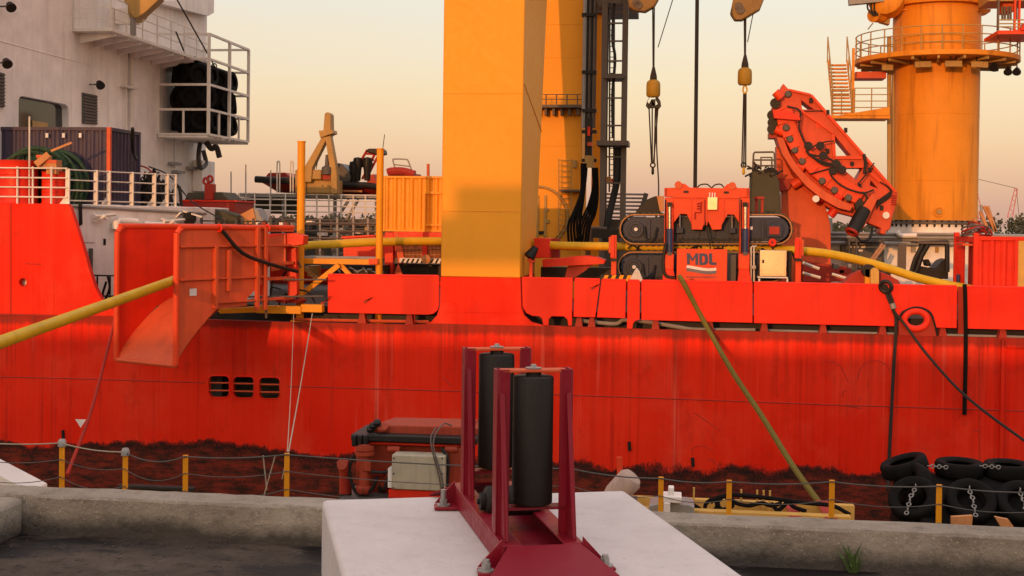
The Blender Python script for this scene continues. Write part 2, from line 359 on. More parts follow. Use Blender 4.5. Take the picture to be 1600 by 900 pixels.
def rails(mb, path, h, rows=3, r=0.022, step=1.4, posts=True, pr=0.026):      # a handrail along a base path
    path = [Vector(p) for p in path]
    for k in range(rows): mb.tube([p + Vector((0, 0, h * (k + 1) / rows)) for p in path], r, 6)
    if posts:
        for a, b in zip(path, path[1:]):
            n = max(1, round((b - a).length / step))
            for i in range(n): q = a.lerp(b, i / n); mb.cyl(q, q + Vector((0, 0, h)), pr, n=6)
        mb.cyl(path[-1], path[-1] + Vector((0, 0, h)), pr, n=6)
    return mb
def corrugated(mb, p0, p1, z0, z1, pitch=0.28, depth=0.04, out=(0, -1, 0)):   # wall of trapezoid corrugations between two ground points
    p0, p1, out = Vector(p0), Vector(p1), Vector(out); L = (p1 - p0).length; n = max(2, round(L / pitch)); d = (p1 - p0) / n; pr = []
    for i in range(n):
        for f_, o_ in ((0.0, 0), (0.25, 0), (0.45, 1), (0.8, 1)): pr.append(p0 + d * (i + f_) - out * depth * o_)
    pr.append(p1)
    k = len(mb.v)
    for p in pr: mb.v += [Vector((p.x, p.y, z0)), Vector((p.x, p.y, z1))]
    for i in range(len(pr) - 1): mb.f.append((k + 2 * i, k + 2 * i + 2, k + 2 * i + 3, k + 2 * i + 1))
    return mb
# ================================================================== the setting
YS = 38.5                                   # the ship's side
Z_WATER = -7.1
MB().box(-4000, 4000, 7.4, 9000, Z_WATER - 1, Z_WATER).build('water', 'water', kind='structure', smooth=0)
MB().box(-60, 60, -70, 7.0, -0.5, 0.0).build('quay_ground', 'quay_dark', kind='structure', smooth=0)
MB().box(-60, 60, 6.6, 7.4, -9.0, -0.02).build('quay_wall', 'kerb_concrete', kind='structure', smooth=0)
KY0, KY1, KZ = 6.27, 6.50, 0.195
kc = WZ(33, 777, KZ)
def kerb():
    m = MB(); n = 220
    prof = [(KY0 - 0.012, 0.0), (KY0, KZ - 0.012), (KY0 + 0.012, KZ), (KY1 - 0.02, KZ + 0.002), (KY1, KZ - 0.025), (KY1, 0.0)]
    xs = [kc.x - 0.25 + (42 - kc.x) * (i / n) ** 1.6 for i in range(n + 1)]
    for i, x in enumerate(xs):
        for j, (y, z) in enumerate(prof):
            k = 0.0045 if 0 < j < 5 else 0.0
            m.v.append(Vector((x, y + random.uniform(-k, k), z + random.uniform(-k, k) * 0.6)))
    q = len(prof)
    for i in range(n):
        for j in range(q - 1): m.f.append((i * q + j, (i + 1) * q + j, (i + 1) * q + j + 1, i * q + j + 1))
    m.f.append(tuple(range(q)))
    m.build('kerb', 'kerb_concrete', kind='structure', smooth=28)
    m = MB().box(kc.x - 0.25, kc.x, -3, KY0 - 0.02, -0.02, KZ - 0.003); m.build('kerb', 'kerb_concrete', kind='structure', bevel=0.03)
kerb()
def blob(c, r, sq=0.5, n=7):
    m = MB(); c = Vector(c); m.lathe([(0.001, 0)] + [(r * math.sin(math.pi * k / 6) * random.uniform(0.8, 1.1), r * sq * (1 - math.cos(math.pi * k / 6))) for k in range(1, 6)] + [(0.001, 2 * r * sq)], c, (0, 0, 1), n)
    return m
gm = MB()
for i in range(420):
    x = random.uniform(-3.3, -0.9); y = random.triangular(3.6, 6.24, 6.2); k = len(gm.v); r_ = random.uniform(0.003, 0.011)
    gm.add(blob((x, y, -0.002), r_, 0.4, 5).v, blob((0, 0, 0), 1, 0.4, 5).f)
gm.build('loose_grit', 'kerb_concrete', kind='stuff')
# added, unseen shed behind the camera whose roof edge shades the quay and the lower hull
def shade_caster():
    r = thing('added_shade_shed', 'long unseen added shed standing behind the photographer', 'shade_caster', (0, -45, 0))
    MB().box(-70, 60, -56, -40, 0, 6.0).build('wall', 'caster_brick', r)
    MB().box(-70.5, 60.5, -56.5, -39.5, 6.0, 6.3).build('roof', 'grey_dark', r)
    t_ = thing('roof_shade_box', 'added unseen tank on a stand on the shed roof', 'shade_box', (-21.3, -41, 6.3))  # unseen boxes added on the roof to shade the tower's lower face
    MB().box(-27.2, -23.0, -43, -40.5, 9.15, 10.35).build('shade_box', 'galv', t_)
    MB().box(-25.6, -23.0, -43, -40.5, 10.36, 11.3).build('upper_shade_box', 'galv', t_)
    for x in (-27.0, -23.2):
        for y in (-42.8, -40.7): MB().box(x - 0.08, x + 0.08, y - 0.08, y + 0.08, 6.3, 9.15).build('leg', 'galv', t_)
shade_caster()

# far shore
def woodland():
    m = MB(); rnd = random.Random(3)
    for i in range(230):
        x = rnd.uniform(-330, 420); y = 640 + rnd.uniform(0, 60)
        f_ = 0.55 if x < 150 else 1.0
        h = rnd.uniform(5.5, 10.5) * f_ + (2.5 if x > 190 else 0); w = rnd.uniform(3, 6)
        for k in range(150):
            a = rnd.uniform(0, 6.283); rr = math.sqrt(rnd.random()) * w; zz = rnd.random() ** 0.6
            q = Vector((x + rr * math.cos(a), y + rr * math.sin(a) * 0.6, Z_WATER + 1 + (h + 6.5) * zz * (1 - 0.35 * (rr / w) ** 2)))
            s_ = rnd.uniform(0.35, 0.95); d1 = Vector((rnd.uniform(-1, 1), rnd.uniform(-1, 1), rnd.uniform(-1, 1))).normalized(); d2 = d1.orthogonal().normalized() * s_; d3 = d1.cross(d2)
            kk = len(m.v); m.v += [q + d2, q + d3, q - d2, q - d3]; m.f.append((kk, kk + 1, kk + 2, kk + 3))
    m.build('far_woodland', 'leaf', kind='stuff', smooth=0, label='dark line of trees on the far shore', cat='woodland')
    MB().box(-900, 900, 630, 1500, Z_WATER - 0.5, Z_WATER + 1.4).build('far_shore', 'leaf', kind='structure', smooth=0)
woodland()
def far_crane(name, label, pts, w, Y, extra=()):
    r = thing(name, label, 'crane', (W(*pts[0], Y).x, Y, Z_WATER + 1), 'lattice cranes on the far shore')
    m = MB()
    for (u0, v0), (u1, v1) in zip(pts, pts[1:]):
        a, b = W(u0, v0, Y), W(u1, v1, Y); n = max(4, int((b - a).length / w)); sd_ = Vector((w / 2, 0, 0))
        for s_ in (-1, 1): m.bar(a + sd_ * s_, b + sd_ * s_ * 0.5, 0.32)
        for i in range(n):
            p, q = a.lerp(b, i / n), a.lerp(b, (i + 1) / n); s_ = 1 if i % 2 else -1; m.bar(p + sd_ * s_, q - sd_ * s_, 0.2)
    m.build('lattice_boom', 'far_pink', r)
    m = MB()
    for a, b in extra: m.tube([W(*a, Y), W(*b, Y)], 0.12, 5)
    if extra: m.build('cable', 'grey_dark', r)
    return r
far_crane('harbour_crane', 'pink red lattice crane rising beside the crane column on the far shore', [(1539, 362), (1521, 292)], 3.0, 600, [((1521, 292), (1500, 270))])
far_crane('harbour_crane', 'distant pink lattice crane with a cable running from its tip', [(1578, 340), (1588, 294)], 2.2, 600, [((1588, 294), (1524, 279)), ((1588, 294), (1593, 345))])

# ================================================================== the ship
ship = thing('work_ship', 'red offshore work ship with long streaked hull moored behind the quay', 'ship', (0, YS + 10, Z_WATER))
def win(u0): return rrect(u0, u0 + 32, 587, 621, 7)
WINS = [(325.5, 587.0), (364.0, 588.2), (404.5, 589.5)]
hull_px = [(-150, 316), (105, 318.5), (110, 325), (118, 350), (129, 385), (139, 420), (148, 448), (158, 467), (170, 480), (186, 489), (230, 496), (340, 500), (440, 503), (640, 507.5),
           (662, 507), (674, 502.5), (682.5, 493), (687.5, 478), (688.5, 432.5), (813, 434.3), (814.5, 480), (819, 493), (830, 503.5), (850, 509), (1031, 515), (1240, 519.5), (1561, 528), (1780, 533),
           (1780, 905), (-150, 860)]
holes = [rrect(u, u + 33, v, v + 34, 7) for u, v in WINS] + [arc(36, 441, 7, 0, 345, 23)]
MB().pp(hull_px, YS, 0.22, holes).build('hull_side', 'hull_red', ship, smooth=20)
Z_DECK = Z_GAP - 0.06
xl, xr = W(-150, 450, YS).x, W(1780, 450, YS).x
MB().box(xl, xr, YS + 0.25, 62.5, Z_DECK - 0.12, Z_DECK).build('deck', 'deck_paint', ship)
MB().box(xl, xr, 62.5, 62.7, -8.2, Z_DECK + 0.9).build('far_side', 'hull_red', ship)
MB().box(xl, xl + 0.2, YS + 0.25, 62.5, -8.2, Z_DECK - 0.13).build('bulkhead', 'hull_red', ship)
MB().box(xr - 0.2, xr, YS + 0.25, 62.5, -8.2, Z_DECK - 0.13).build('bulkhead', 'hull_red', ship)
MB().box(W(300, 600, YS).x, W(460, 600, YS).x, YS + 2.2, YS + 2.3, -6, Z_DECK - 0.13).build('bulkhead', 'grey_dark', ship)
MB().box(W(325, 600, 39.6).x, W(346, 600, 39.6).x, 39.6, 39.7, -6, Z_DECK - 0.13).build('inner_post', 'grey', ship)
for u, v in WINS:
    m = MB()
    m.tube([W(x, y, YS - 0.005) for x, y in rrect(u, u + 33, v, v + 34, 7)], 0.022, 6, closed=True)
    wf = m.build('window_rim', 'hull_red', ship)
    for dv in (11, 23):
        MB().tube([W(u, v + dv, YS + 0.05), W(u + 33, v + dv + 0.4, YS + 0.05)], 0.028, 6).build('bar', 'orange_worn', wf)
MB().ring(W(36, 441, YS), 0.145, 0.02, (0, 1, 0), 20, 6).build('porthole_rim', 'hull_red', ship)
def seam(pts, r=0.017): MB().tube([W(u, v, YS - 0.002) for u, v in pts], r, 5).build('weld_seam', 'hull_red' if r < 0.01 else 'red_dark', ship)
seam([(-150, 586), (100, 591), (320, 598)]); seam([(448, 603.5), (720, 611.5), (980, 620.5), (1300, 632.5), (1780, 648)])
seam([(17, 318), (17, 490)]); seam([(-100, 489), (160, 496)]); seam([(84, 435), (84, 555)], 0.008); seam([(157, 600), (157, 700)], 0.008)
seam([(718, 512), (717, 770)], 0.008); seam([(945, 512), (943, 720)], 0.008); seam([(1530, 528), (1530, 745)], 0.01); seam([(690, 487), (815, 489)], 0.008)
MB().tube([W(u, v, YS - 0.002) for u, v in rrect(648, 715, 470, 543, 14)], 0.008, 5, closed=True).build('weld_seam', 'hull_red', ship)
MB().tube([W(u, v, YS - 0.002) for u, v in rrect(310, 450, 565, 640, 12)], 0.008, 5, closed=True).build('weld_seam', 'hull_red', ship)
for u in (110, 330, 520, 720, 930, 1120, 1290, 1420): seam([(u, 512 + (u - 440) * 0.0226 if u > 200 else 600), (u - 2, 690 + u * 0.035)], 0.005)
MB().plate([W(117.5, 655, YS - 0.004), W(134.5, 655.5, YS - 0.004), W(126, 668.5, YS - 0.004)], (0, 0.003, 0)).build('draught_mark', 'white', ship)
MB().box(W(190, 500, 39.6).x, xr - 1, 39.6, 39.75, Z_DECK, Z_DECK + 0.5).build('gap_dark_strip', 'black', ship)  # black strip added to put shade into the gap under the bulwark
for pl in ([(1291, 564), (1304, 566), (1314, 574), (1321, 588), (1326, 598)], [(1340, 594), (1343, 580), (1350, 569), (1360, 564), (1372, 564), (1384, 570), (1391, 580)], [(1316, 620), (1318, 612), (1322, 610)], [(1340, 628), (1345, 620)], [(1356, 605), (1357, 595)], [(1320, 634), (1345, 638)],
           [(1080, 702), (1088, 698), (1100, 697), (1112, 704)], [(1106, 717), (1114, 720), (1122, 728), (1126, 735)], [(1083, 645), (1100, 655), (1120, 670)], [(830, 470), (832, 478)], [(1520, 672), (1532, 675)], [(40, 412), (64, 413)], [(515, 545), (520, 558), (524, 561)], [(692, 590), (702, 600), (707, 606)], [(1500, 570), (1502, 600)]):
    MB().tube(smoothpath([W(u, v, YS + 0.002) for u, v in pl], 4), random.uniform(0.008, 0.016), 5).build('scrape_mark', 'red_dark', ship)
# fender frame at the right
m = MB(); m.pbox(1563, 1569, 532, 760, YS - 0.1, 0.1); m.pbox(1569, 1700, 532, 545, YS - 0.1, 0.1); m.build('side_frame', 'hull_red', ship, bevel=0.01)
# bulwark panels, each its own plate
BW = [[(512, 429.5), (686, 431.5), (686, 477), (683.5, 485), (677, 490.5), (668, 491.8), (512, 488.5)],
      [(815.5, 434.5), (895, 436), (893.5, 509), (888, 509), (886.5, 499), (881, 494.6), (862, 494.2), (857.5, 499), (857, 508.5), (848.5, 508.5), (847, 498), (842, 494.2), (832, 493.8), (822, 489), (816.5, 479)],
      [(897.5, 436), (938, 436.9), (930, 496), (896, 495.2)],
      [(940, 436.9), (978.5, 438.3), (977, 497.5), (932.5, 496)],
      [(980.5, 438.3), (1000, 438.8), (999.5, 499.5), (993, 501.5), (989, 506), (988, 514), (979.5, 514)],
      [(1002, 438.8), (1176, 441.6), (1176, 504.5), (1002, 500)],
      [(1178, 441.6), (1496, 447.6), (1495, 513), (1463, 512), (1459, 498), (1451, 486), (1439, 481), (1423, 480.5), (1409, 486.5), (1402, 499), (1400.5, 510), (1178, 505)],
      [(1509, 448), (1780, 453.5), (1780, 519.5), (1509, 513.5)]]
for p in BW:
    b_ = MB().pp(p, YS - 0.03, 0.09).build('bulwark_panel', 'bulwark_red', ship, bevel=0.012, smooth=20)
    a, c = p[0], p[1]
    MB().tube([W(a[0] + 1, a[1] + 0.5, YS + 0.015), W(c[0] - 1, c[1] + 0.5, YS + 0.015)], 0.05, 8).build('capping_rail', 'bulwark_red', b_)
MB().pp([(1497, 448), (1507.5, 448.2), (1507, 522), (1497, 522)], YS + 0.12, 0.06).build('bulwark_stay', 'red_dark', ship)
for u in (566, 640, 905, 925, 1025, 1110, 1195, 1287, 1380, 1474, 1568):
    vv = 507 + (u - 640) * 0.0225
    MB().pp([(u - 4, vv - 16), (u + 3, vv - 16), (u + 6, vv + 3), (u - 8, vv + 3)], YS + 0.1, 0.3).build('bulwark_stay', 'red_dark', ship)
MB().tube(smoothpath([W(905, 501, 38.9), W(960, 506, 38.95), W(975, 500, 38.95), W(1010, 503, 38.95), W(1060, 511, 38.95), W(1090, 515, 39), W(1180, 516, 39)]), 0.06, 8).build('deck_pipe', 'grey', ship)
MB().tube([W(1200, 517, 39), W(1700, 530, 39)], 0.05, 8).build('deck_pipe', 'grey', ship)
MB().tube([W(460, 499.5, 38.95), W(670, 503, 38.95)], 0.05, 8).build('deck_pipe', 'orange_worn', ship)
# hawse fitting
hw = MB().pp([(1404, 524), (1404, 503), (1410, 489), (1423, 482), (1440, 482), (1452, 489), (1460, 503), (1464, 526)], YS - 0.01, 0.2, [[(1431 + 14 * math.cos(k * 0.3927), 500 + 10.5 * math.sin(k * 0.3927)) for k in range(16)]]).build('hawse_plate', 'red_dark', ship, bevel=0.01)
MB().tube([W(1431 + 18 * math.cos(k * 0.2618), 500 + 14 * math.sin(k * 0.2618), YS - 0.03) for k in range(24)], 0.1, 10, closed=True).build('hawse_rim', 'red', hw)
MB().tube(smoothpath([W(1403, 500, YS - 0.05), W(1411, 488, YS - 0.05), W(1425, 481, YS - 0.05), W(1440, 481, YS - 0.05), W(1454, 489, YS - 0.05), W(1460, 505, YS - 0.05), W(1465, 525, YS - 0.05)]), 0.03, 6).build('gasket', 'black', hw)
# bits welded on the hull
for u, v in ((500, 473), (567, 471), (922, 450)):
    MB().pp([(u, v), (u + 11, v - 3), (u + 16, v - 7), (u + 3, v + 3)], YS - 0.07, 0.03).build('lug', 'red_dark', ship)
for u, v in ((983, 690), (98, 672), (1082, 715)):
    MB().tube([W(u, v, YS - 0.03), W(u + 1, v + 14, YS - 0.03)], 0.05, 6).build('stud', 'black', ship)

# main tower leg standing on the ship's side
def tower():
    z0 = W(750, 433.3, YS).z; x0, x1 = W(688.6, 433, YS).x, W(813, 433, YS).x
    r = thing('yellow_tower', 'huge square yellow tower leg rising from the ship\'s side', 'tower', (x0, YS, z0))
    zt = 27.0; za = W(838, 375, 42).z; zb = W(853, 0, 44.5).z
    yf = lambda z: 42.7 + (44.9 - 42.7) * (z - za) / (zb - za)
    m = MB(); a = [(x0, YS + 0.002, z0 + 0.003), (x1, YS + 0.002, z0 + 0.003), (x1, yf(z0), z0 + 0.003), (x0, yf(z0), z0 + 0.003)]
    b = [(x0, YS + 0.002, zt), (x1 + 0.1, YS + 0.002, zt), (x1 + 0.1, yf(zt), zt), (x0, yf(zt), zt)]
    m.add(a + b, [(3, 2, 1, 0), (4, 5, 6, 7), (0, 1, 5, 4), (1, 2, 6, 5), (2, 3, 7, 6), (3, 0, 4, 7)])
    m.build('column', 'yellow', r, bevel=0.03)
    MB().box(x0, x1, YS + 0.23, yf(z0), Z_DECK, z0 - 0.002).build('base', 'hull_red', r)
    for v in (146, -40, 330):
        z = W(750, v, YS).z; MB().tube([(x0, YS - 0.004, z), (x1, YS - 0.004, z)], 0.008, 5).build('weld_seam', 'yellow', r)
    MB().tube([(x1 + 0.03, YS + 0.1, z0 + 5.9), (x1 + 0.03, yf(z0 + 5.2), z0 + 4.8)], 0.01, 5).build('weld_seam', 'yellow', r)
tower()

# ================================================================== foreground block and roller guide
AX = R(7.4 + 11.8)                           # block axis, left of +Y
ax = Vector((-math.sin(AX), math.cos(AX), 0)); wx = Vector((math.cos(AX), math.sin(AX), 0)); zz = Vector((0, 0, 1))
ZB = 0.36
def white_block():
    bl, br = WZ(503, 780.5, ZB), WZ(975, 764.5, ZB)
    wdt = (br - bl).dot(wx); c = bl
    m = MB(); q = []
    L = 3.2; nx, ny = 14, 24
    r = thing('concrete_block', 'big white painted concrete block carrying the roller frame', 'block', (bl.x, bl.y, 0))
    for z in (0.0, ZB):
        q += [c + zz * (z - ZB), c + wx * wdt + zz * (z - ZB), c + wx * wdt - ax * L + zz * (z - ZB), c - ax * L + zz * (z - ZB)]
    m.add(q, [(0, 1, 2, 3), (7, 6, 5, 4), (0, 4, 5, 1), (1, 5, 6, 2), (2, 6, 7, 3), (3, 7, 4, 0)])
    m.build('block', 'block_concrete', r, bevel=0.022)
white_block()
def roller_frame():
    n0 = WD(831, 786, 4.95); f0 = WD(774, 727, 5.67)
    o = Vector((n0.x, n0.y, ZB))
    r = thing('roller_guide', 'dark red steel frame with black rollers bolted on the white block', 'roller guide', o)
    P = lambda a, w, z: o + ax * a + wx * w + zz * (z - ZB)
    df = (f0 - n0).dot(ax); hw = 0.15
    zt_n = 1.086; zb = ZB + 0.085
    # base channels
    for s_ in (-1, 1):
        m = MB(); w0 = s_ * (hw + 0.005)
        m.plate([P(-0.20, w0, ZB + 0.003), P(-0.20, w0, zb), P(df + 0.22, w0, zb), P(df + 0.22, w0, ZB + 0.003)], -wx * s_ * 0.012)
        m.plate([P(-0.20, w0, zb), P(-0.20, w0 - s_ * 0.075, zb), P(df + 0.22, w0 - s_ * 0.075, zb), P(df + 0.22, w0, zb)], zz * 0.01)
        m.build('base_channel', 'maroon', r, bevel=0.003)
    MB().plate([P(-0.2, -hw + 0.01, ZB + 0.012), P(-0.2, hw - 0.01, ZB + 0.012), P(df + 0.2, hw - 0.01, ZB + 0.012), P(df + 0.2, -hw + 0.01, ZB + 0.012)], zz * 0.008).build('base_plate', 'maroon', r)
    # flared end plates
    for a0, sg in ((-0.20, -1), (df + 0.22, 1)):
        MB().plate([P(a0, -0.135, zb + 0.008), P(a0, 0.145, zb + 0.008), P(a0 + sg * 0.16, 0.25, ZB + 0.012), P(a0 + sg * 0.16, -0.24, ZB + 0.012)], zz * -0.012 + ax * sg * 0.006).build('end_plate', 'maroon', r, bevel=0.003)
    # feet with bolts at four corners
    for a0, s_ in ((-0.25, -1), (-0.25, 1), (df + 0.10, -1), (df + 0.10, 1)):
        c = P(a0, s_ * (0.225 if a0 < 0 else 0.215), ZB)
        ft = MB().plate([P(a0 - 0.05, s_ * 0.14, ZB + 0.004), P(a0 + 0.07, s_ * 0.14, ZB + 0.004), P(a0 + 0.05, s_ * 0.25, ZB + 0.004), P(a0 - 0.03, s_ * 0.26, ZB + 0.004)], zz * 0.014).build('foot', 'maroon', r, bevel=0.004)
        MB().plate([P(a0 + 0.055, s_ * 0.15, ZB + 0.018), P(a0 + 0.055, s_ * 0.245, ZB + 0.018), P(a0 + 0.055, s_ * 0.155, ZB + 0.115)], ax * 0.01).build('gusset', 'maroon', ft)
        b_ = MB().lathe([(0.0005, 0.018), (0.03, 0.018), (0.03, 0.024), (0.0005, 0.024)], c, zz, 16)
        b_.lathe([(0.0005, 0.024), (0.018, 0.024), (0.018, 0.046), (0.0005, 0.046)], c, zz, 6); b_.cyl(c + zz * 0.04, c + zz * (0.09 if a0 > 0 else 0.06), 0.0125, n=12); b_.build('bolt', 'galv', ft)
    # two upright roller cages
    for a0, hgt in ((0.0, zt_n), (df, 1.095)):
        for s_ in (-1, 1):
            m = MB(); w0 = s_ * hw
            m.plate([P(a0 - 0.035, w0, zb), P(a0 - 0.035, w0, hgt), P(a0 + 0.035, w0, hgt), P(a0 + 0.035, w0, zb)], -wx * s_ * 0.008)
            m.plate([P(a0 - 0.035, w0 - s_ * 0.008, zb), P(a0 - 0.035, w0 - s_ * 0.008, hgt), P(a0 - 0.035, w0 - s_ * 0.052, hgt), P(a0 - 0.035, w0 - s_ * 0.052, zb)], ax * 0.008)
            m.plate([P(a0 + 0.027, w0 - s_ * 0.008, zb), P(a0 + 0.027, w0 - s_ * 0.008, hgt), P(a0 + 0.027, w0 - s_ * 0.03, hgt), P(a0 + 0.027, w0 - s_ * 0.03, zb)], ax * 0.008)
            p_ = m.build('post', 'maroon', r, bevel=0.003)
            MB().plate([P(a0 - 0.043, w0 - s_ * 0.010, hgt - 0.09), P(a0 - 0.043, w0 - s_ * 0.028, hgt - 0.10), P(a0 - 0.15, w0 - s_ * 0.028, zb + 0.005), P(a0 - 0.15, w0 - s_ * 0.010, zb + 0.005), ], Vector((0, 0, 0.006)) - ax * 0.004).build('stiffener', 'maroon', p_)
            MB().plate([P(a0 - 0.043, w0 - s_ * 0.018, hgt - 0.09), P(a0 - 0.16, w0 - s_ * 0.018, zb + 0.012), P(a0 - 0.043, w0 - s_ * 0.018, zb + 0.012)], -wx * s_ * 0.007).build('gusset', 'maroon', p_)
        tp = MB().plate([P(a0 - 0.035, -hw + 0.02, hgt - 0.012), P(a0 - 0.035, hw - 0.02, hgt - 0.012), P(a0 + 0.035, hw - 0.02, hgt - 0.012), P(a0 + 0.035, -hw + 0.02, hgt - 0.012)], zz * 0.010).build('top_plate', 'orange_worn', r, bevel=0.003)
        b_ = MB().lathe([(0.0005, 0), (0.03, 0), (0.032, 0.006), (0.012, 0.008), (0.010, 0.018), (0.0005, 0.019)], P(a0, 0, hgt - 0.002), zz, 14); b_.build('bolt', 'galv', tp)
        MB().plate([P(a0 - 0.035, -hw + 0.02, 0.545), P(a0 - 0.035, hw - 0.02, 0.545), P(a0 + 0.035, hw - 0.02, 0.545), P(a0 + 0.035, -hw + 0.02, 0.545)], zz * 0.010).build('lower_plate', 'maroon', r)
        R0 = 0.0785; zr0, zr1 = 0.566, hgt - 0.028
        MB().lathe([(0.0005, zr0), (R0 - 0.006, zr0), (R0 - 0.002, zr0 + 0.002), (R0, zr0 + 0.006), (R0, zr1 - 0.006), (R0 - 0.002, zr1 - 0.002), (R0 - 0.006, zr1), (0.03, zr1), (0.03, zr1 + 0.012), (0.0005, zr1 + 0.012)], P(a0, 0, 0), zz, 48).build('upright_roller', 'roller_black', r, smooth=60)
    # low cross rollers with their bearings
    for a0 in (df * 0.5,):
        z0 = ZB + 0.135; rr = 0.062
        MB().lathe([(0.0005, -0.115), (rr - 0.01, -0.115), (rr, -0.105), (rr, 0.105), (rr - 0.01, 0.115), (0.0005, 0.115)], P(a0, 0, z0), wx, 36).build('cross_roller', 'roller_black', r, smooth=60)
        for s_ in (-1, 1):
            m = MB().lathe([(0.0005, 0), (0.035, 0), (0.035, 0.02), (0.012, 0.022), (0.012, 0.032), (0.0005, 0.032)], P(a0, s_ * 0.117, z0), wx * s_, 18); m.build('bearing', 'black', r)
roller_frame()
# ================================================================== superstructure and raised deck at the left (parts of the ship)
XW = -22.7                                   # bulkhead of the accommodation, facing along the ship
Z_R = W(108, 319.5, 40).z                    # raised deck
px_plan = [(xl, YS + 0.25), (W(104, 330, YS).x, YS + 0.25), (W(108, 330, 39.0).x, 39.0), (W(322, 330, 44.6).x, 44.6), (W(322, 330, 44.6).x, 52.0), (xl, 52.0)]
MB().plate([(x, y, Z_DECK) for x, y in px_plan], (0, 0, Z_R - Z_DECK)).build('deckhouse', 'white', ship, bevel=0.03)
MB().tube([W(108, 321.5, 38.97), W(322, 333.5, 44.56)], 0.06, 6).build('deck_edge', 'grey', ship)
sup = None
def superstructure():
    global sup
    far = WX(322, 200, XW).y
    P = lambda u, v: WX(u, v, XW)
    out_ = [Vector((XW, 36.6 + 2.2, Z_R)), Vector((XW, far, Z_R - 3)), Vector((XW, far, 22)), Vector((XW, 38.8, 22))]
    winh = [P(u, v) for u, v in ((29, 196), (29, 156), (31, 151.5), (35, 150), (101, 162.5), (105, 165), (107, 169), (107.5, 207), (29, 203))]
    sup = MB().plate(out_, (-0.35, 0, 0), [winh]).build('superstructure', 'white', ship, bevel=0.0)
    MB().box(-40, XW - 0.36, far - 0.3, far, Z_R - 3, 22).build('side_wall', 'white', sup)
    MB().box(-40, XW - 0.36, 38.8, 39.1, Z_R, 22).build('side_wall', 'white', sup)
    MB().box(XW - 0.34, XW - 0.26, P(28, 170).y - 0.3, P(109, 180).y + 0.3, P(60, 216).z, P(40, 145).z).build('window', 'glass_dark', sup)
    MB().box(XW - 0.25, XW - 0.22, P(60, 190).y, P(84, 190).y, P(70, 212).z, P(70, 190).z).build('blind', 'tan', sup)
    seam_ = MB().tube([P(-10, 61.3), P(115, 95), P(190, 140)][:2] + [P(160, 106)], 0.02, 5); seam_.tube([P(114, 0), P(114, 110)], 0.012, 5); seam_.tube([P(244, 0), P(244, 60)], 0.012, 5); seam_.build('weld_seam', 'white', sup)
    # louvred vents
    for u0, u1, v0, v1, sl_ in ((127.5, 150, 144.5, 193, 4.5), (-16, 5, 110, 166, 4.5)):
        fr = MB().plate([P(u0, v0), P(u1, v0 + sl_), P(u1, v1 + 2), P(u0, v1)], (0.05, 0, 0)).build('louvre_vent', 'grey_dark', sup)
        for k in range(10):
            f_ = (k + 0.5) / 10; a = P(u0 + 1, v0 + (v1 - v0) * f_); b = P(u1 - 1, v0 + sl_ + (v1 - v0 - sl_ + 2) * f_)
            MB().bar(a + Vector((0.07, 0, 0)), b + Vector((0.07, 0, 0)), 0.07, 0.05).build('slat', 'steel_mast', fr)
    # flood lamps on brackets
    for u, v in ((150, 132), (2, 98), (8, 10)):
        a = P(u - 10, v); fl = MB().cyl(a, a + Vector((0.3, 0, 0)), 0.03, n=8).build('lamp_bracket', 'grey_dark', sup)
        c = a + Vector((0.42, 0.0, 0)); MB().lathe([(0.001, -0.14), (0.11, -0.13), (0.17, 0.06), (0.17, 0.12), (0.001, 0.12)], c, (0.55, -0.5, -0.6), 14).build('flood_lamp', 'black', fl)
    # drain pipes
    for u, v0, v1, r_ in ((201, 70, 205, 0.075), (140, 45, 140, 0.03), (193, 30, 205, 0.035)):
        MB().tube([P(u, v0) + Vector((0.12, 0, 0)), P(u, v1) + Vector((0.12, 0, 0))], r_, 8).build('drain_pipe', 'white_rail', sup)
    MB().box(XW, XW + 0.3, P(187, 136).y, P(205, 136).y, P(196, 138).z, P(196, 135).z).build('bracket', 'white_rail', sup)
    # platform with rail
    ya, yb = P(113, 44).y, P(276, 84).y; z = P(113, 44).z; wp = 1.55
    pl = MB().box(XW + 0.01, XW + wp, ya, yb, z - 0.12, z).build('platform', 'white_rail', sup, bevel=0.01)
    for k in range(9):
        y = ya + (yb - ya) * (k + 0.5) / 9
        MB().plate([(XW + 0.01, y, z - 0.125), (XW + wp - 0.1, y, z - 0.125), (XW + wp - 0.1, y, z - 0.22), (XW + 0.01, y, z - 0.5)], (0, 0.06, 0)).build('bracket', 'white', pl)
    rails(MB(), [(XW + 0.05, ya + 0.03, z), (XW + wp - 0.04, ya + 0.03, z), (XW + wp - 0.04, yb - 0.03, z)], 1.15, 3, 0.022, 1.5).build('railing', 'white_rail', pl)
    MB().plate([P(232, 4), P(322, -6), P(322, 20), P(313, 25), P(305, 23)], (0.4, 0, 0)).build('eave', 'white', sup)
    # lower clutter on the wall
    for u, v in ((268, 268), (290, 262), (262, 255)):
        a = P(u, v); MB().box(XW + 0.01, XW + 0.3, a.y, a.y + 0.9, a.z - 0.06, a.z + 0.06).build('wall_box', 'grey', sup)
    MB().tube([P(262, 215) + Vector((0.3, 0, 0)), P(262, 262) + Vector((0.3, 0, 0))], 0.02, 6).build('whip_aerial', 'grey', sup)
    a, b = P(300, 250), P(320, 300); MB().box(XW + 0.01, XW + 0.5, a.y, b.y, b.z, a.z).build('vent_trunk', 'white', sup, bevel=0.03)
    m = MB().tube(smoothpath([P(300, 222) + Vector((0.4, 0, 0)), P(294, 245) + Vector((0.5, 0, 0)), P(297, 262) + Vector((0.5, 0, 0)), P(306, 255) + Vector((0.5, 0, 0)), P(305, 235) + Vector((0.4, 0, 0))]), 0.11, 8); m.build('hanging_hose', 'grey_dark', sup)
superstructure()
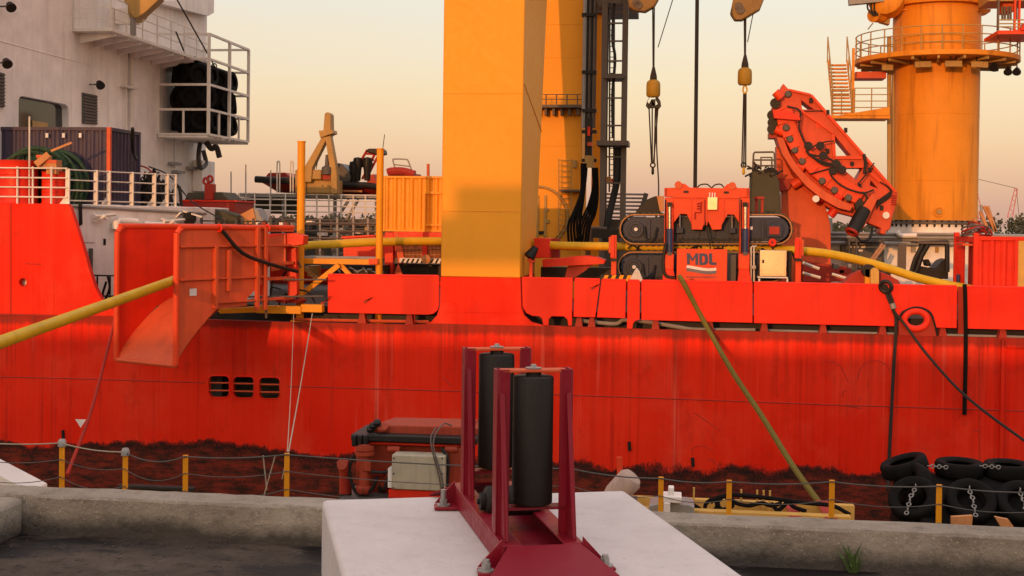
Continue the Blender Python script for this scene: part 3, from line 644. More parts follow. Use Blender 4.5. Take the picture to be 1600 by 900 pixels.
# small davit arm above the platform
def davit_arm():
    a = WX(183, 19, XW)
    r = thing('yellow_davit', 'small mustard davit arm with sheave above the white railed platform', 'davit', a + Vector((0.3, 0, -0.6)))
    c = a + Vector((0.8, 0, 0)); MB().lathe([(0.001, 0), (0.42, 0), (0.45, 0.05), (0.45, 0.2), (0.42, 0.25), (0.001, 0.25)], c, (1, -0.5, 0), 24).build('sheave', 'tan', r)
    p = [W(u, v, 47.2) for u, v in ((190, -6), (207, 26), (212, 29), (226, 20), (252, -4), (252, -60), (190, -60))]
    MB().plate(p, (-0.25, 0.9, 0)).build('arm', 'tan', r, bevel=0.03)
    MB().box(XW + 0.02, c.x + 0.1, a.y - 0.25, a.y + 0.25, a.z - 0.5, a.z + 0.1).build('bracket', 'white', r)
    MB().tube([W(208, 27, 47.4), W(208, 55, 47.6)], 0.12, 8).build('tip', 'grey', r)
davit_arm()
# tyre cage
def tyre(name='tyre'):
    pass
def tyre_mesh(Ro, wdt, c, axis, mb=None):
    m = mb or MB(); h = wdt / 2; ri = Ro * 0.56
    prof = [(ri, -h * 0.55), (ri + 0.02, -h * 0.8), (Ro * 0.8, -h), (Ro * 0.94, -h * 0.92), (Ro, -h * 0.6), (Ro * 1.005, 0), (Ro, h * 0.6), (Ro * 0.94, h * 0.92), (Ro * 0.8, h), (ri + 0.02, h * 0.8), (ri, h * 0.55), (ri + 0.05, h * 0.3), (Ro * 0.9, 0), (ri + 0.05, -h * 0.3), (ri, -h * 0.55)]
    return m.lathe(prof, c, axis, 28)
def cage():
    Ya = WX(246, 150, XW).y; Xc = W(326, 150, Ya).x; Yb = WX(388, 150, Xc).y
    zt, zm1, zm2, zm3, z0 = [W(326, v, Ya).z for v in (53, 92, 132, 171, 210)]
    r = thing('fender_cage', 'white pipe cage on the accommodation wall full of black tyre fenders', 'cage', ((XW + Xc) / 2, Ya, z0))
    m = MB(); rr = 0.055
    x0 = XW + 0.06
    for (x, y) in ((Xc, Ya), (Xc, (Ya + Yb) / 2), (Xc, Yb)): MB().bar((x, y, z0), (x, y, zt), 0.12).build('post', 'white_rail', r)
    MB().bar((x0, Ya, z0), (x0, Ya, zm1), 0.12).build('post', 'white_rail', r)
    for z in (zt, zm1, zm2, zm3, z0):
        MB().bar((x0, Ya, z), (Xc, Ya, z), 0.1).build('rail', 'white_rail', r); MB().bar((Xc, Ya, z), (Xc, Yb, z), 0.1).build('rail', 'white_rail', r); MB().bar((x0, Yb, z), (Xc, Yb, z), 0.1).build('rail', 'white_rail', r)
    for y in ((Ya * 3 + Yb) / 4, (Ya + 3 * Yb) / 4): MB().bar((Xc, y, z0), (Xc, y, zm3), 0.08).build('rail', 'white_rail', r)
    MB().bar(((x0 + Xc) / 2, Ya, z0), ((x0 + Xc) / 2, Ya, zm3), 0.08).build('rail', 'white_rail', r)
    for k in range(7):
        y = Ya + (Yb - Ya) * k / 6; MB().bar((x0, y, z0 - 0.08), (Xc, y, z0 - 0.08), 0.1).build('floor_beam', 'white_rail', r)
    n = 0
    for (y, rad) in ((Ya + 1.25, 1.0), (Ya + 3.65, 1.05)):
        f = thing('tyre_fender', ['fat black fender wrapped in tyres in the cage beside the white wall', 'black tyre wrapped fender at the outer end of the white cage'][n], 'fender', (XW + 1.2, y, z0), 'fenders stored in the cage'); n += 1
        zc = z0 + 0.12; H = (zm1 - z0) * 0.98
        MB().lathe([(0.001, 0), (rad * 0.7, 0.0), (rad * 0.86, 0.3), (rad * 0.86, H - 0.55), (rad * 0.6, H - 0.15), (0.2, H), (0.001, H)], (XW + 1.2, y, zc), (0, 0, 1), 28).build('bag', 'rubber', f)
        for i in range(3):
            for k in range(7):
                a = k * 0.898 + i * 0.4; c = Vector((XW + 1.2 + math.cos(a) * rad * 0.86, y + math.sin(a) * rad * 0.86, zc + 0.55 + i * (H - 1.2) / 2))
                tyre_mesh(0.46, 0.22, c, (math.cos(a), math.sin(a), 0.1)).build('tyre', 'rubber', f)
        MB().ring((XW + 1.2, y, zc + H + 0.08), 0.12, 0.03, (0, 1, 0), 16).build('lifting_eye', 'grey_dark', f)
    for a, b in (((275, 50, 50.5), (296, 101, Ya + 1.2)), ((277, 0, 48), (340, 112, Ya + 3.6))):
        MB().tube([W(*a), W(*b)], 0.035, 6).build('lifting_sling', 'rope_dark', cat='sling', label='dark sling running up to the %s fender in the cage' % ('nearer tyre' if a[0] == 275 else 'outer tyre'))
    m = MB().tube(smoothpath([W(322, 222, Ya + 2), W(330, 232, Ya + 2), W(338, 230, Ya + 2), W(343, 246, Ya + 2)]), 0.13, 8); m.build('loose_hose', 'rope_dark', cat='hose', label='short black hose dangling under the tyre cage')
cage()

# ---- raised deck: railing, container, reel, clutter
def left_deck():
    pts = [(108, 319, 40.05), (152, 321.5, 41.0), (172, 322.5, 41.4), (208, 325, 42.2), (243, 327, 42.95), (263, 328.2, 43.3), (276, 329, 43.6)]
    r = thing('deck_railing', 'white railing with thick posts above the grey deckhouse', 'railing', W(*pts[0]))
    e0, e1 = W(108, 320, 39.0), W(322, 333, 44.6); e0.z = e1.z = Z_R; base = []
    for u, v, _y in pts:                     # each post stands on the deck edge where its sight line crosses it
        rr_ = ray(u, v); q_ = rr_.x / rr_.y; k = (e0.x - q_ * e0.y) / (q_ * (e1.y - e0.y) - (e1.x - e0.x)); base.append(e0.lerp(e1, k) + Vector((-0.08, 0.06, 0)))
    H = 1.12
    for i, p in enumerate(base):
        w_ = 0.14 if i not in (6,) else 0.1; q = Vector((p.x, p.y, Z_R + 0.002))
        MB().bar(q, q + zz * (H + 0.02), w_, 0.06, (0, 1, 0)).build('post', 'white_rail', r, bevel=0.008)
        if i in (0, 2, 4, 5): MB().plate([q + Vector((-0.28, 0, 0)), q + Vector((-0.05, 0, 0)), q + Vector((-0.05, 0, 0.32))], (0, 0.03, 0)).build('knee', 'white_rail', r)
    for k in range(4):
        MB().tube([Vector((p.x, p.y - 0.04, Z_R + 0.12 + k * 0.33)) for p in base], 0.025, 6).build('rail', 'white_rail', r)
    r = thing('deck_railing', 'thin white pipe railing along the top of the raised red hull', 'railing', W(27, 316, 39.0))
    for u in (27, 51, 80):
        p = W(u, 316, 39.0); p.z = Z_R; MB().tube([p, p + zz * 1.2], 0.035, 6).build('post', 'white_rail', r)
    for k in range(4):
        a, b, c = W(-80, 316, 39.0), W(30, 316, 39), W(106, 316, 39.05); MB().tube([Vector((p.x, p.y - 0.04, Z_R + 0.22 + k * 0.31)) for p in (a, b, c)], 0.026, 6).build('rail', 'white_rail', r)
    p = W(46, 270, 39.2); MB().tube([Vector((p.x, p.y, Z_R)), W(46, 182, 39.2)], 0.028, 6).build('aerial_pole', 'white_rail', cat='pole', label='slim white aerial pole rising in front of the navy container')
    # navy container
    Yc = 40.6; x1 = W(172, 230, Yc).x; z1 = W(120, 198.5, Yc).z; z0 = Z_R + 0.02; x0 = x1 - 12.19; y1 = Yc + 2.44
    r = thing('shipping_container', 'navy blue corrugated shipping container below the white accommodation wall', 'container', ((x0 + x1) / 2, Yc, z0))
    MB().box(x0 + 0.1, x1 - 0.1, Yc + 0.1, y1 - 0.1, z0 + 0.1, z1 - 0.08).build('body', 'navy', r)
    m = corrugated(MB(), (x0 + 0.12, Yc + 0.03, 0), (x1 - 0.12, Yc + 0.03, 0), z0 + 0.12, z1 - 0.1); m.build('side_wall', 'navy', r, smooth=0)
    m = corrugated(MB(), (x1 - 0.03, Yc + 0.12, 0), (x1 - 0.03, y1 - 0.12, 0), z0 + 0.12, z1 - 0.1, out=(1, 0, 0)); m.build('end_wall', 'navy', r, smooth=0)
    for (x, y, mt) in ((x1 - 0.12, Yc, 'orange_worn'), (x1 - 0.12, y1 - 0.12, 'navy'), (x0, Yc, 'navy')): MB().box(x, x + 0.125, y - 0.005, y + 0.125, z0, z1).build('corner_post', mt, r)  # near corner post coloured orange for the low sun on it
    for z in (z0 + 0.003, z1 - 0.11):
        MB().box(x0 + 0.13, x1 - 0.13, Yc, Yc + 0.1, z, z + 0.11).build('side_rail', 'navy', r); MB().box(x1 - 0.1, x1, Yc + 0.13, y1 - 0.13, z, z + 0.11).build('end_rail', 'navy', r)
    for u in (73, 99, 125): MB().pbox(u - 2, u + 2, 208, 215, Yc - 0.06, 0.05).build('tie_plate', 'logo_white', r)
    # hose reel
    c = W(72, 288, 40.1); c.y = 40.1
    r = thing('hose_reel', 'large reel of dark green hose under a sheet beside the navy container', 'reel', (c.x, c.y, Z_R))
    for k in range(14):
        ra = random.uniform(0.85, 1.18)
        MB().ring(c + Vector((0.05 * (k - 6) + random.uniform(-0.1, 0.1), -0.1 + 0.04 * (k - 6), random.uniform(-0.12, 0.1))), ra, random.uniform(0.05, 0.09), (random.uniform(-0.25, 0.35), 0.9, random.uniform(-0.2, 0.2)), 40, 8).build('hose_turn', 'net_green', r)
    MB().lathe([(0.001, -0.2), (1.0, -0.2), (1.08, -0.1), (1.08, 0.1), (0.001, 0.12)], c + Vector((0.0, 0.2, 0)), (0.1, 0.9, 0), 36).build('drum', 'net_green', r)
    m = MB()
    for k in range(60):
        a = R(random.uniform(10, 170)); p = c + Vector((math.cos(a) * 1.15, -0.15, math.sin(a) * 1.15)); q = c + Vector((math.cos(a - 0.25) * 0.55, -0.55, math.sin(a - 0.25) * 0.55))
        m.tube(smoothpath([p, p.lerp(q, 0.5) + Vector((random.uniform(-0.06, 0.06), -0.2, 0)), q], 4), random.uniform(0.02, 0.045), 5)
    m.build('sheet_fold', 'net_green', r, kind='stuff')
    # red drums, planks, boxes
    for u, lab in ((78, 'tall red steel drum standing behind the white pipe railing'), (20, 'broad red drum at the end of the white pipe railing')):
        p = W(u, 316, 39.25); rd = 0.42 if u == 78 else 0.62
        r = thing('steel_drum', lab, 'drum', (p.x, 39.6, Z_R))
        h_ = 1.05 if u == 78 else 1.4
        MB().lathe([(0.001, 0), (rd, 0), (rd * 1.03, 0.03), (rd, 0.06), (rd, h_ * 0.35), (rd * 1.03, h_ * 0.36), (rd, h_ * 0.37), (rd, h_ * 0.66), (rd * 1.03, h_ * 0.67), (rd, h_ * 0.68), (rd, h_ - 0.03), (rd * 1.03, h_), (0.001, h_)], (p.x, 39.6, Z_R), zz, 28).build('barrel', 'red', r)
        MB().ring((p.x, 39.6, Z_R + h_), rd * 0.98, 0.025, zz, 28, 6).build('lid', 'red_dark', r)
    for (u0, v0, u1, v1, mt, lab) in ((56, 257, 76, 241, 'wood_orange', 'orange wooden plank leaning on the green hose reel'), (80, 236, 112, 223, 'wood_orange', 'thin wooden batten lying across the green hose reel')):
        MB().bar(W(u0, v0, 38.95), W(u1, v1, 39.05), 0.07, 0.2 if u0 == 56 else 0.07).build('plank', mt, cat='plank', label=lab)
    for (u0, u1, v0, v1, lab) in ((58, 72, 242, 262, 'upright orange crate in front of the green hose reel'), (72, 88, 250, 272, 'low orange crate on the red drum')):
        p = W(u0, v1, 39.1); q = W(u1, v0, 39.1); r = thing('crate', lab, 'crate', p)
        MB().box(p.x, q.x, 39.1, 39.5, p.z, q.z).build('panel', 'wood_orange', r, bevel=0.01)
        MB().box(p.x - 0.02, q.x + 0.02, 39.07, 39.1, q.z - 0.1, q.z).build('batten', 'orange_worn', r)
    # black netted heap and lifebuoy
    c = W(213, 325, 43.2); c.z = Z_R
    r = thing('netting_heap', 'heap of black netting and hoses piled behind the thick white posts', 'heap', c)
    m = MB()
    for k in range(60):
        a, b = random.uniform(0, 6.28), random.uniform(0, 1); p = c + Vector((math.cos(a) * 0.75 * b, math.sin(a) * 0.5 * b + 0.9, 0))
        m.tube(smoothpath([p, p + Vector((random.uniform(-0.5, 0.5), random.uniform(-0.2, 0.2), random.uniform(0.7, 1.45) * (1 - 0.45 * b))), p + Vector((random.uniform(-0.7, 0.7), random.uniform(-0.2, 0.2), 0.05))], 5), random.uniform(0.03, 0.07), 5)
    m.build('netting', 'rope_dark', r, kind='stuff')
    m = MB().tube(smoothpath([c + Vector((-0.4, 0.2, 1.2)), c + Vector((-0.1, 0.2, 1.42)), c + Vector((0.25, 0.2, 1.38)), c + Vector((0.5, 0.2, 1.2))]), 0.03, 6); m.build('red_hose', 'red_dark', r)
    p = W(160, 297, 41.3); MB().ring(p, 0.26, 0.07, (0.75, -0.6, 0.1), 24, 8).build('lifebuoy', 'red', cat='lifebuoy', label='red lifebuoy hung behind the white railing posts')
    p = W(98, 300, 40.1); r = thing('work_jacket', 'pale blue jacket hung on the railing beside the red drum', 'jacket', p)
    m = MB().lathe([(0.001, 0.35), (0.1, 0.33), (0.17, 0.15), (0.15, -0.25), (0.12, -0.3), (0.001, -0.3)], p, zz, 12); m.build('cloth', 'logo_white', r)
    MB().cyl(p + Vector((0.05, -0.1, 0.25)), p + Vector((0.2, -0.12, -0.2)), 0.06, n=8).build('sleeve', 'blue_grey', r)
    # deckhouse wall fittings
    d = (W(322, 330, 44.56) - W(108, 320, 38.97)); d.z = 0; d.normalize(); nrm = Vector((d.y, -d.x, 0))
    def WW(u, v, off=0.0):
        p0 = W(108, 330, 39.0); rr_ = ray(u, v); k = (p0 - EYE).dot(nrm) / rr_.dot(nrm); return EYE + rr_ * k + nrm * off
    for (pl, rad, nm, mt) in (([(122, 318), (123, 350), (118, 352), (118, 356)], 0.06, 'pipe', 'black'), ([(139, 388), (138, 445)], 0.07, 'pipe', 'grey_dark'), ([(104, 320), (107, 335), (103, 345)], 0.035, 'cable', 'black')):
        MB().tube([WW(u, v, 0.1) for u, v in pl], rad, 8).build(nm, mt, ship)
    MB().tube([WW(176, 345, 0.2), WW(207, 347, 0.2)], 0.13, 12).build('duct', 'white', ship); MB().tube([WW(176, 345, 0.2), WW(175, 358, 0.2)], 0.15, 12).build('duct', 'white', ship)
    MB().tube([WW(218, 350, 0.2), WW(262, 352, 0.2)], 0.1, 10).build('duct', 'white', ship)
    for u, v in ((140, 334), (248, 342)):
        b_ = MB().tube([WW(u, v + 4, 0.25), WW(u + 32, v + 1, 0.25)], 0.06, 6).build('light_fixture', 'white_rail', ship)
        MB().tube([WW(u, v, 0.15), WW(u + 18, v + 8, 0.3)], 0.04, 6).build('bracket', 'white', b_); MB().tube([WW(u + 4, v + 13, 0.1), WW(u + 12, v + 3, 0.4)], 0.05, 6).build('bracket', 'white_rail', b_)
    c = WW(286, 341, 0.3); b_ = MB().lathe([(0.001, -0.15), (0.2, -0.15), (0.24, 0.1), (0.001, 0.12)], c, (0.5, -0.8, -0.1), 16).build('flood_lamp', 'black', ship)
    MB().bar(c + Vector((-0.2, 0, 0.25)), c + Vector((0.45, 0.1, 0.05)), 0.25, 0.05).build('hood', 'white_rail', b_); MB().bar(c + Vector((-0.25, -0.1, 0.2)), c + Vector((-0.5, -0.1, -0.05)), 0.2, 0.05).build('hood', 'white_rail', b_)
    for u, v in ((163, 378), (130, 410)): MB().plate([WW(u - 2, v - 5, 0.012), WW(u + 2, v - 5, 0.012), WW(u + 2, v + 5, 0.012), WW(u - 2, v + 5, 0.012)], nrm * 0.004).build('marking', 'black', ship)
    MB().tube([WW(120, 379, 0.012), WW(147, 379, 0.012)], 0.012, 5).build('weld_seam', 'grey', ship)
    rr = thing('side_railing', 'dark pipe railing beside the sloping red hull end', 'railing', W(140, 470, 39.3))
    for u in (131, 152, 172): MB().tube([W(u, 490, 39.3), W(u, 430, 39.3)], 0.03, 6).build('post', 'black', rr)
    for v in (430, 462): MB().tube([W(129, v, 39.3), W(190, v + 1, 39.3)], 0.028, 6).build('rail', 'black', rr)
    for u in (142, 168): MB().tube(smoothpath([W(u, 430, 39.2), W(u + 3, 450, 39.2), W(u - 4, 468, 39.2), W(u - 8, 462, 39.2), W(u - 2, 440, 39.2)]), 0.04, 6).build('hose_loop', 'rubber', rr)
left_deck()

# ================================================================== overboarding chute, product pipe
def chute():
    DA = 35.6; A = WD(277, 355, DA); Bp = W(458, 360, 38.3)
    a = Vector((Bp.x - A.x, Bp.y - A.y, 0)); L = a.length; a.normalize(); w = Vector((-a.y, a.x, 0))    # a: inboard, w: to the left plate
    zt = A.z; zb = WD(277, 572, DA).z; H = zt - zb
    Lp = min((WD(184, 355, DA - 1 + 0.02 * k) for k in range(200)), key=lambda q: abs((q - A).dot(a))); wd = (Lp - A).dot(w)
    r = thing('overboard_chute', 'big red steel overboarding chute hanging out over the ship\'s side', 'chute', (A.x, A.y, zb))
    P = lambda s_, k, z: A + a * s_ + w * k + zz * (z - zt)
    low = lambda s_: zb + H * 0.39 * min(1, s_ / 1.5) ** 0.75 if s_ < 1.5 else zb + H * 0.39 + H * 0.03 * (s_ - 1.5) / (L - 1.5)
    ss = [0, 0.08, 0.2, 0.35, 0.55, 0.8, 1.1, 1.5, L]
    def side(k, nm):
        Le = L * 0.73 if k == 0 else L
        o = MB().plate([P(s_, k, low(s_)) for s_ in ss[:-1]] + ([P(Le * 0.8, k, low(Le * 0.8)), P(Le * 0.8, k, zb + H * 0.46), P(Le, k, zb + H * 0.58)] if k == 0 else [P(L, k, low(L))]) + [P(Le, k, zt), P(0.35, k, zt), P(0.12, k, zt - 0.07), P(0.02, k, zt - 0.2), P(0, k, zt - 0.4)], w * 0.04).build(nm, 'orange_worn' if k == 0 else 'red', r, smooth=20)  # near plate's browner tone stands in for the shade on its outer face
        MB().tube(smoothpath([P(L, k + 0.02, zt), P(0.5, k + 0.02, zt), P(0.2, k + 0.02, zt - 0.03), P(0.03, k + 0.02, zt - 0.18), P(0, k + 0.02, zt - 0.5), P(0, k + 0.02, zb + 0.3), P(0, k + 0.02, zb)], 5), 0.085, 10).build('rim', 'orange', o)
        return o
    near = side(0, 'side_plate'); side(wd, 'side_plate')
    # curved trough floor: falls away to the mouth
    m = MB(); n = 16
    prof = []
    for i in range(n + 1):
        t_ = i / n; s_ = 2.6 * t_; z = zb + 0.05 + 1.75 * math.sin(t_ * math.pi / 2) ** 0.9; prof.append((s_, z))
    k0 = len(m.v)
    for s_, z in prof:
        for k in (0.045, wd): m.v.append(P(s_, k, z))
        for k in (0.045, wd): m.v.append(P(s_, k, z - 0.06))
    for i in range(n):
        b_ = k0 + i * 4
        m.f += [(b_, b_ + 1, b_ + 5, b_ + 4), (b_ + 2, b_ + 3, b_ + 7, b_ + 6)]
    m.f += [(k0, k0 + 1, k0 + 3, k0 + 2)]
    m.build('trough', 'orange_worn', r, smooth=60)
    MB().tube([P(0, 0, zb), P(0, wd, zb)], 0.07, 8).build('lip', 'orange_worn', r)
    # stiffeners on the outer side
    for f_, z0, z1 in ((0.30, 0.40, 0.86), (0.41, 0.52, 0.83), (0.66, 0.36, 1.0), (0.73, 0.36, 1.0)):
        MB().bar(P(L * f_, -0.06, zb + H * z0), P(L * f_, -0.06, zb + H * z1), 0.12, 0.11, a).build('rib', 'orange_worn', near, bevel=0.008)
    for z_, s0, s1 in ((0.86, 0.1, L * 0.98), (0.62, 0.1, L * 0.72), (0.44, L * 0.3, L * 0.9)):
        MB().bar(P(s0, -0.05, zb + H * z_), P(s1, -0.05, zb + H * z_), 0.1, 0.045).build('stringer', 'orange_worn', near)
    for z_ in (0.98, 0.86, 0.72, 0.60, 0.44): MB().bar(P(L * 0.72, 0.02, zb + H * z_), P(L * 1.0, 0.02, zb + H * z_), 0.1, 0.09).build('frame_bar', 'orange_worn', near)
    for f_ in (0.33, 0.75):
        MB().ring(P(L * f_, -0.04, zt - 0.02), 0.1, 0.03, a, 14).build('lifting_ring', 'red', near)
    lb = P(L * 0.1, -0.006, zb + H * 0.5); MB().plate([lb, lb + a * 0.26, lb + a * 0.26 + zz * 0.2, lb + zz * 0.2], -w * 0.004).build('label_plate', 'logo_white', near)
    MB().tube(smoothpath([P(L * 0.34, -0.12, zt - 0.1), P(L * 0.5, -0.2, zt - 0.75), P(L * 0.75, -0.2, zt - 1.1), P(L * 1.0, -0.2, zt - 1.35)]), 0.06, 6).build('strap', 'black', near)
    # hinge block inboard
    MB().pp([(410, 366), (458, 364), (475, 368), (474, 382), (448, 386), (432, 402), (410, 420)], 38.15, 0.5).build('hinge_bracket', 'red', r, bevel=0.02)
    MB().pp([(418, 372), (446, 366), (446, 420), (424, 424)], 38.05, 0.08).build('hinge_cheek', 'orange_worn', r)
    MB().pp([(448, 386), (462, 386), (464, 460), (450, 470)], 38.4, 0.3).build('hinge_leg', 'red', r, bevel=0.02)
    MB().pp([(404, 398), (414, 398), (414, 462), (404, 462)], 38.4, 0.2).build('hinge_leg', 'red', r)
    MB().lathe([(0.001, 0), (0.45, 0), (0.5, 0.08), (0.3, 0.16), (0.001, 0.16)], W(455, 472, 39.0), zz, 20).build('slew_base', 'red_dark', r)
    for q in range(14):
        u, v = random.uniform(405, 470), random.uniform(405, 465); p = W(u, v, 38.7); d = Vector((random.uniform(-1, 1), random.uniform(-0.3, 0.3), random.uniform(-1, 1))) * 0.35
        MB().tube(smoothpath([p, p + d, p + d * 1.4 + Vector((0.1, 0, -0.3))], 4), 0.03, 5).build('hydraulic_hose', 'black', r)
    # yellow skid beams under it
    r2 = thing('skid_beam', 'yellow steel skid beams at the deck edge below the red chute', 'beam', W(430, 492, 38.3))
    MB().pbox(400, 470, 478, 490, 38.2, 0.3).build('beam', 'yellow_post', r2, bevel=0.01); MB().pbox(470, 503, 476, 488, 38.25, 0.3).build('beam', 'yellow_post', r2, bevel=0.01); MB().pp([(338, 483), (402, 479), (402, 488), (344, 490)], 38.3, 0.3).build('beam', 'yellow_post', r2)
    rl = thing('side_railing', 'thin rusty two bar railing across the chute root', 'railing', W(416, 500, 38.0))
    for u in (416,): MB().tube([W(u, 497, 37.95), W(u, 395, 37.95)], 0.04, 6).build('post', 'steel_mast', rl)
    for v0, v1, u0, u1 in ((437, 437, 376, 510), (464, 463, 350, 505)): MB().tube([W(u0, v0, 37.95), W(u1, v1, 37.95)], 0.03, 6).build('rail', 'steel_mast', rl)
    return A, a, w
CH = chute()
def product_pipe():
    pts = [WD(-260, 640, 19.0), WD(-90, 569, 22.6), WD(0, 535, 25.6), WD(135, 487, 30.2), WD(258, 443, 35.4), WD(300, 428, 37.0), W(380, 404, 38.0), W(470, 385, 40.2), W(530, 381, 40.6), W(590, 378, 40.9)]
    pts += [W(u, v, 41.6) for u, v in ((700, 377), (800, 380))] + [W(u, v, 41.3) for u, v in ((876, 384), (950, 385), (1040, 386), (1100, 387), (1160, 388), (1215, 390))] + [W(u, v, 41.0) for u, v in ((1250, 392), (1290, 396), (1340, 406), (1390, 420), (1430, 433), (1475, 444), (1520, 452))]
    MB().tube(smoothpath(pts, 6), 0.135, 14).build('product_pipe', 'pipe_yellow', cat='pipe', label='long yellow flexible pipe running from the quay through the chute and along the deck', smooth=60)
product_pipe()
# ================================================================== mid deck
def posts_and_truss():
    for u0, u1, v0, v1, Y, lab in ((463.5, 475.5, 222, 468, 39.2, 'tall yellow pipe post beside the red chute hinge'), (587.5, 598.5, 233.5, 432, 39.6, 'tall yellow pipe post in front of the yellow container')):
        c0, c1 = W((u0 + u1) / 2 - 0.8, v1, Y), W((u0 + u1) / 2 + 0.5, v0, Y); rad = (u1 - u0) / 2 * mpp(Y, u0)
        r = thing('guide_post', lab, 'post', (c0.x, Y, Z_DECK))
        MB().cyl((c0.x, Y, Z_DECK), (c0.x, Y, c1.z), rad, n=20).build('pipe', 'yellow_post', r, smooth=60)
        MB().lathe([(0.001, 0), (rad + 0.02, 0), (rad + 0.02, 0.03), (0.001, 0.03)], (c0.x, Y, c1.z), zz, 20).build('cap', 'yellow_post', r)
        MB().lathe([(rad, 0), (rad + 0.18, 0), (rad + 0.18, 0.05), (rad, 0.06)], (c0.x, Y, Z_DECK), zz, 20).build('base_flange', 'yellow_post', r)
    r = thing('walkway_truss', 'yellow truss walkway spanning between the two tall yellow posts', 'walkway', W(530, 440, 39.5))
    MB().pbox(472, 588, 404.5, 413, 39.45, 0.12).build('top_beam', 'yellow_post', r, bevel=0.01)
    MB().pbox(472, 588, 401.5, 404, 39.6, 1.0).build('deck_plate', 'grey', r)
    MB().bar(W(474, 458, 39.45), W(530, 414, 39.45), 0.16).build('diagonal', 'yellow_post', r); MB().bar(W(532, 413, 39.6), W(556, 440, 39.6), 0.14).build('diagonal', 'yellow_post', r)
    MB().bar(W(476, 418, 40.4), W(500, 440, 40.4), 0.12).build('diagonal', 'tan', r)
    MB().pbox(576, 590, 404, 413, 39.35, 0.08).build('clamp', 'orange', r)
    MB().pbox(480, 496, 415, 432, 40.6, 0.4).build('bracket_box', 'tan', r)
posts_and_truss()
def yellow_container():
    Y = 43.2; a, b = W(598, 278, Y), W(745, 278, Y); z1 = W(640, 275, Y).z; z0 = W(640, 362, Y).z; y1 = Y + 2.44
    r = thing('shipping_container', 'yellow corrugated container up on a red frame beside the tower', 'container', (a.x, Y, z0))
    MB().box(a.x + 0.06, b.x, Y + 0.08, y1, z0 + 0.05, z1 - 0.05).build('body', 'yellow_post', r)
    corrugated(MB(), (a.x + 0.1, Y + 0.03, 0), (b.x, Y + 0.03, 0), z0 + 0.08, z1 - 0.06, 0.30, 0.045).build('side_wall', 'yellow_post', r, smooth=0)
    MB().box(a.x, a.x + 0.1, Y, Y + 0.12, z0, z1).build('corner_post', 'yellow_post', r, bevel=0.01)
    for z in (z0, z1 - 0.08): MB().box(a.x + 0.105, b.x, Y - 0.005, Y + 0.1, z, z + 0.08).build('side_rail', 'yellow_post', r, bevel=0.008)
    MB().pbox(662, 665, 302, 362, Y - 0.05, 0.05).build('door_frame', 'yellow_post', r); MB().pbox(665, 690, 299, 303, Y - 0.05, 0.05).build('door_frame', 'yellow_post', r); MB().pbox(665, 690, 350, 353, Y - 0.05, 0.05).build('door_frame', 'yellow_post', r)
    MB().box(a.x - 0.06, a.x - 0.005, Y + 0.1, y1, z0 + 0.1, z1 - 0.1).build('end_wall', 'yellow_post', r)
    # red support frame
    f = thing('support_frame', 'red steel frame with mesh guards carrying the yellow container', 'frame', W(620, 440, 43))
    Yf = 43.0
    MB().pbox(601, 614, 363, 445, Yf, 0.3).build('leg', 'red', f, bevel=0.01)
    MB().pp([(616, 364), (622, 364), (632, 405), (632, 412), (622, 412)], Yf, 0.12).build('brace', 'orange_worn', f)
    MB().pbox(614.5, 745, 363, 373, Yf + 0.02, 0.25).build('top_beam', 'red', f, bevel=0.01)
    MB().pbox(660, 667, 373.5, 403, Yf + 0.02, 0.2).build('leg', 'red', f); MB().pp([(638, 373.5), (650, 373.5), (640, 380)], Yf - 0.02, 0.04).build('lug', 'orange_worn', f)
    for u0, u1 in ((622, 660), (667.5, 720)):
        g = MB(); n = int((u1 - u0) / 2.1)
        for i in range(n): u = u0 + (u1 - u0) * (i + 0.5) / n; g.tube([W(u, 374, Yf + 0.1), W(u, 404, Yf + 0.1)], 0.011, 4)
        for v in (378, 388, 398): g.tube([W(u0, v, Yf + 0.1), W(u1, v, Yf + 0.1)], 0.012, 4)
        g.build('mesh_guard', 'wood_orange', f, kind='stuff')
    MB().pbox(618, 745, 373, 404, Yf + 1.4, 0.05).build('back_panel', 'red_dark', f)
    b_ = MB().pbox(624, 745, 404, 411.5, Yf - 0.05, 0.1).build('hazard_beam', 'logo_white', f)
    for k in range(14):
        u = 626 + k * 7.6; MB().pp([(u, 411.4), (u + 3.4, 411.4), (u + 7, 404.2), (u + 3.6, 404.2)], Yf - 0.056, 0.004).build('stripe', 'black', b_)
    MB().pbox(616, 745, 413, 440, Yf + 0.8, 0.4).build('lower_box', 'black', f)
    MB().pp([(614, 432), (622, 412), (630, 432)], Yf - 0.1, 0.06).build('foot', 'orange_worn', f)
    MB().lathe([(0.001, -0.1), (0.14, -0.1), (0.16, 0.05), (0.001, 0.08)], W(666, 405, Yf - 0.12), (0, -1, 0), 14).build('winch_head', 'wood_orange', f)
    r = thing('deck_box', 'red sloped deck housing behind the yellow walkway truss', 'housing', W(560, 410, 44))
    MB().pp([(536, 372), (590, 369), (640, 369), (640, 404), (536, 404)], 44.5, 1.2).build('body', 'red', r, bevel=0.02)
    MB().pp([(533, 369.5), (590, 366.5), (590, 369), (533, 372.3)], 44.4, 1.4).build('lid', 'red', r)
    r = thing('deck_machinery', 'dark pump skid under the yellow truss walkway', 'machinery', W(560, 440, 42))
    MB().pbox(520, 600, 414, 445, 42.0, 0.9).build('skid', 'black', r)
    for k in range(10): MB().tube([W(525 + k * 7, 418 + (k % 3) * 3, 41.95), W(532 + k * 7, 426 - (k % 2) * 5, 41.9)], 0.03, 5).build('fitting', 'grey', r)
yellow_container()
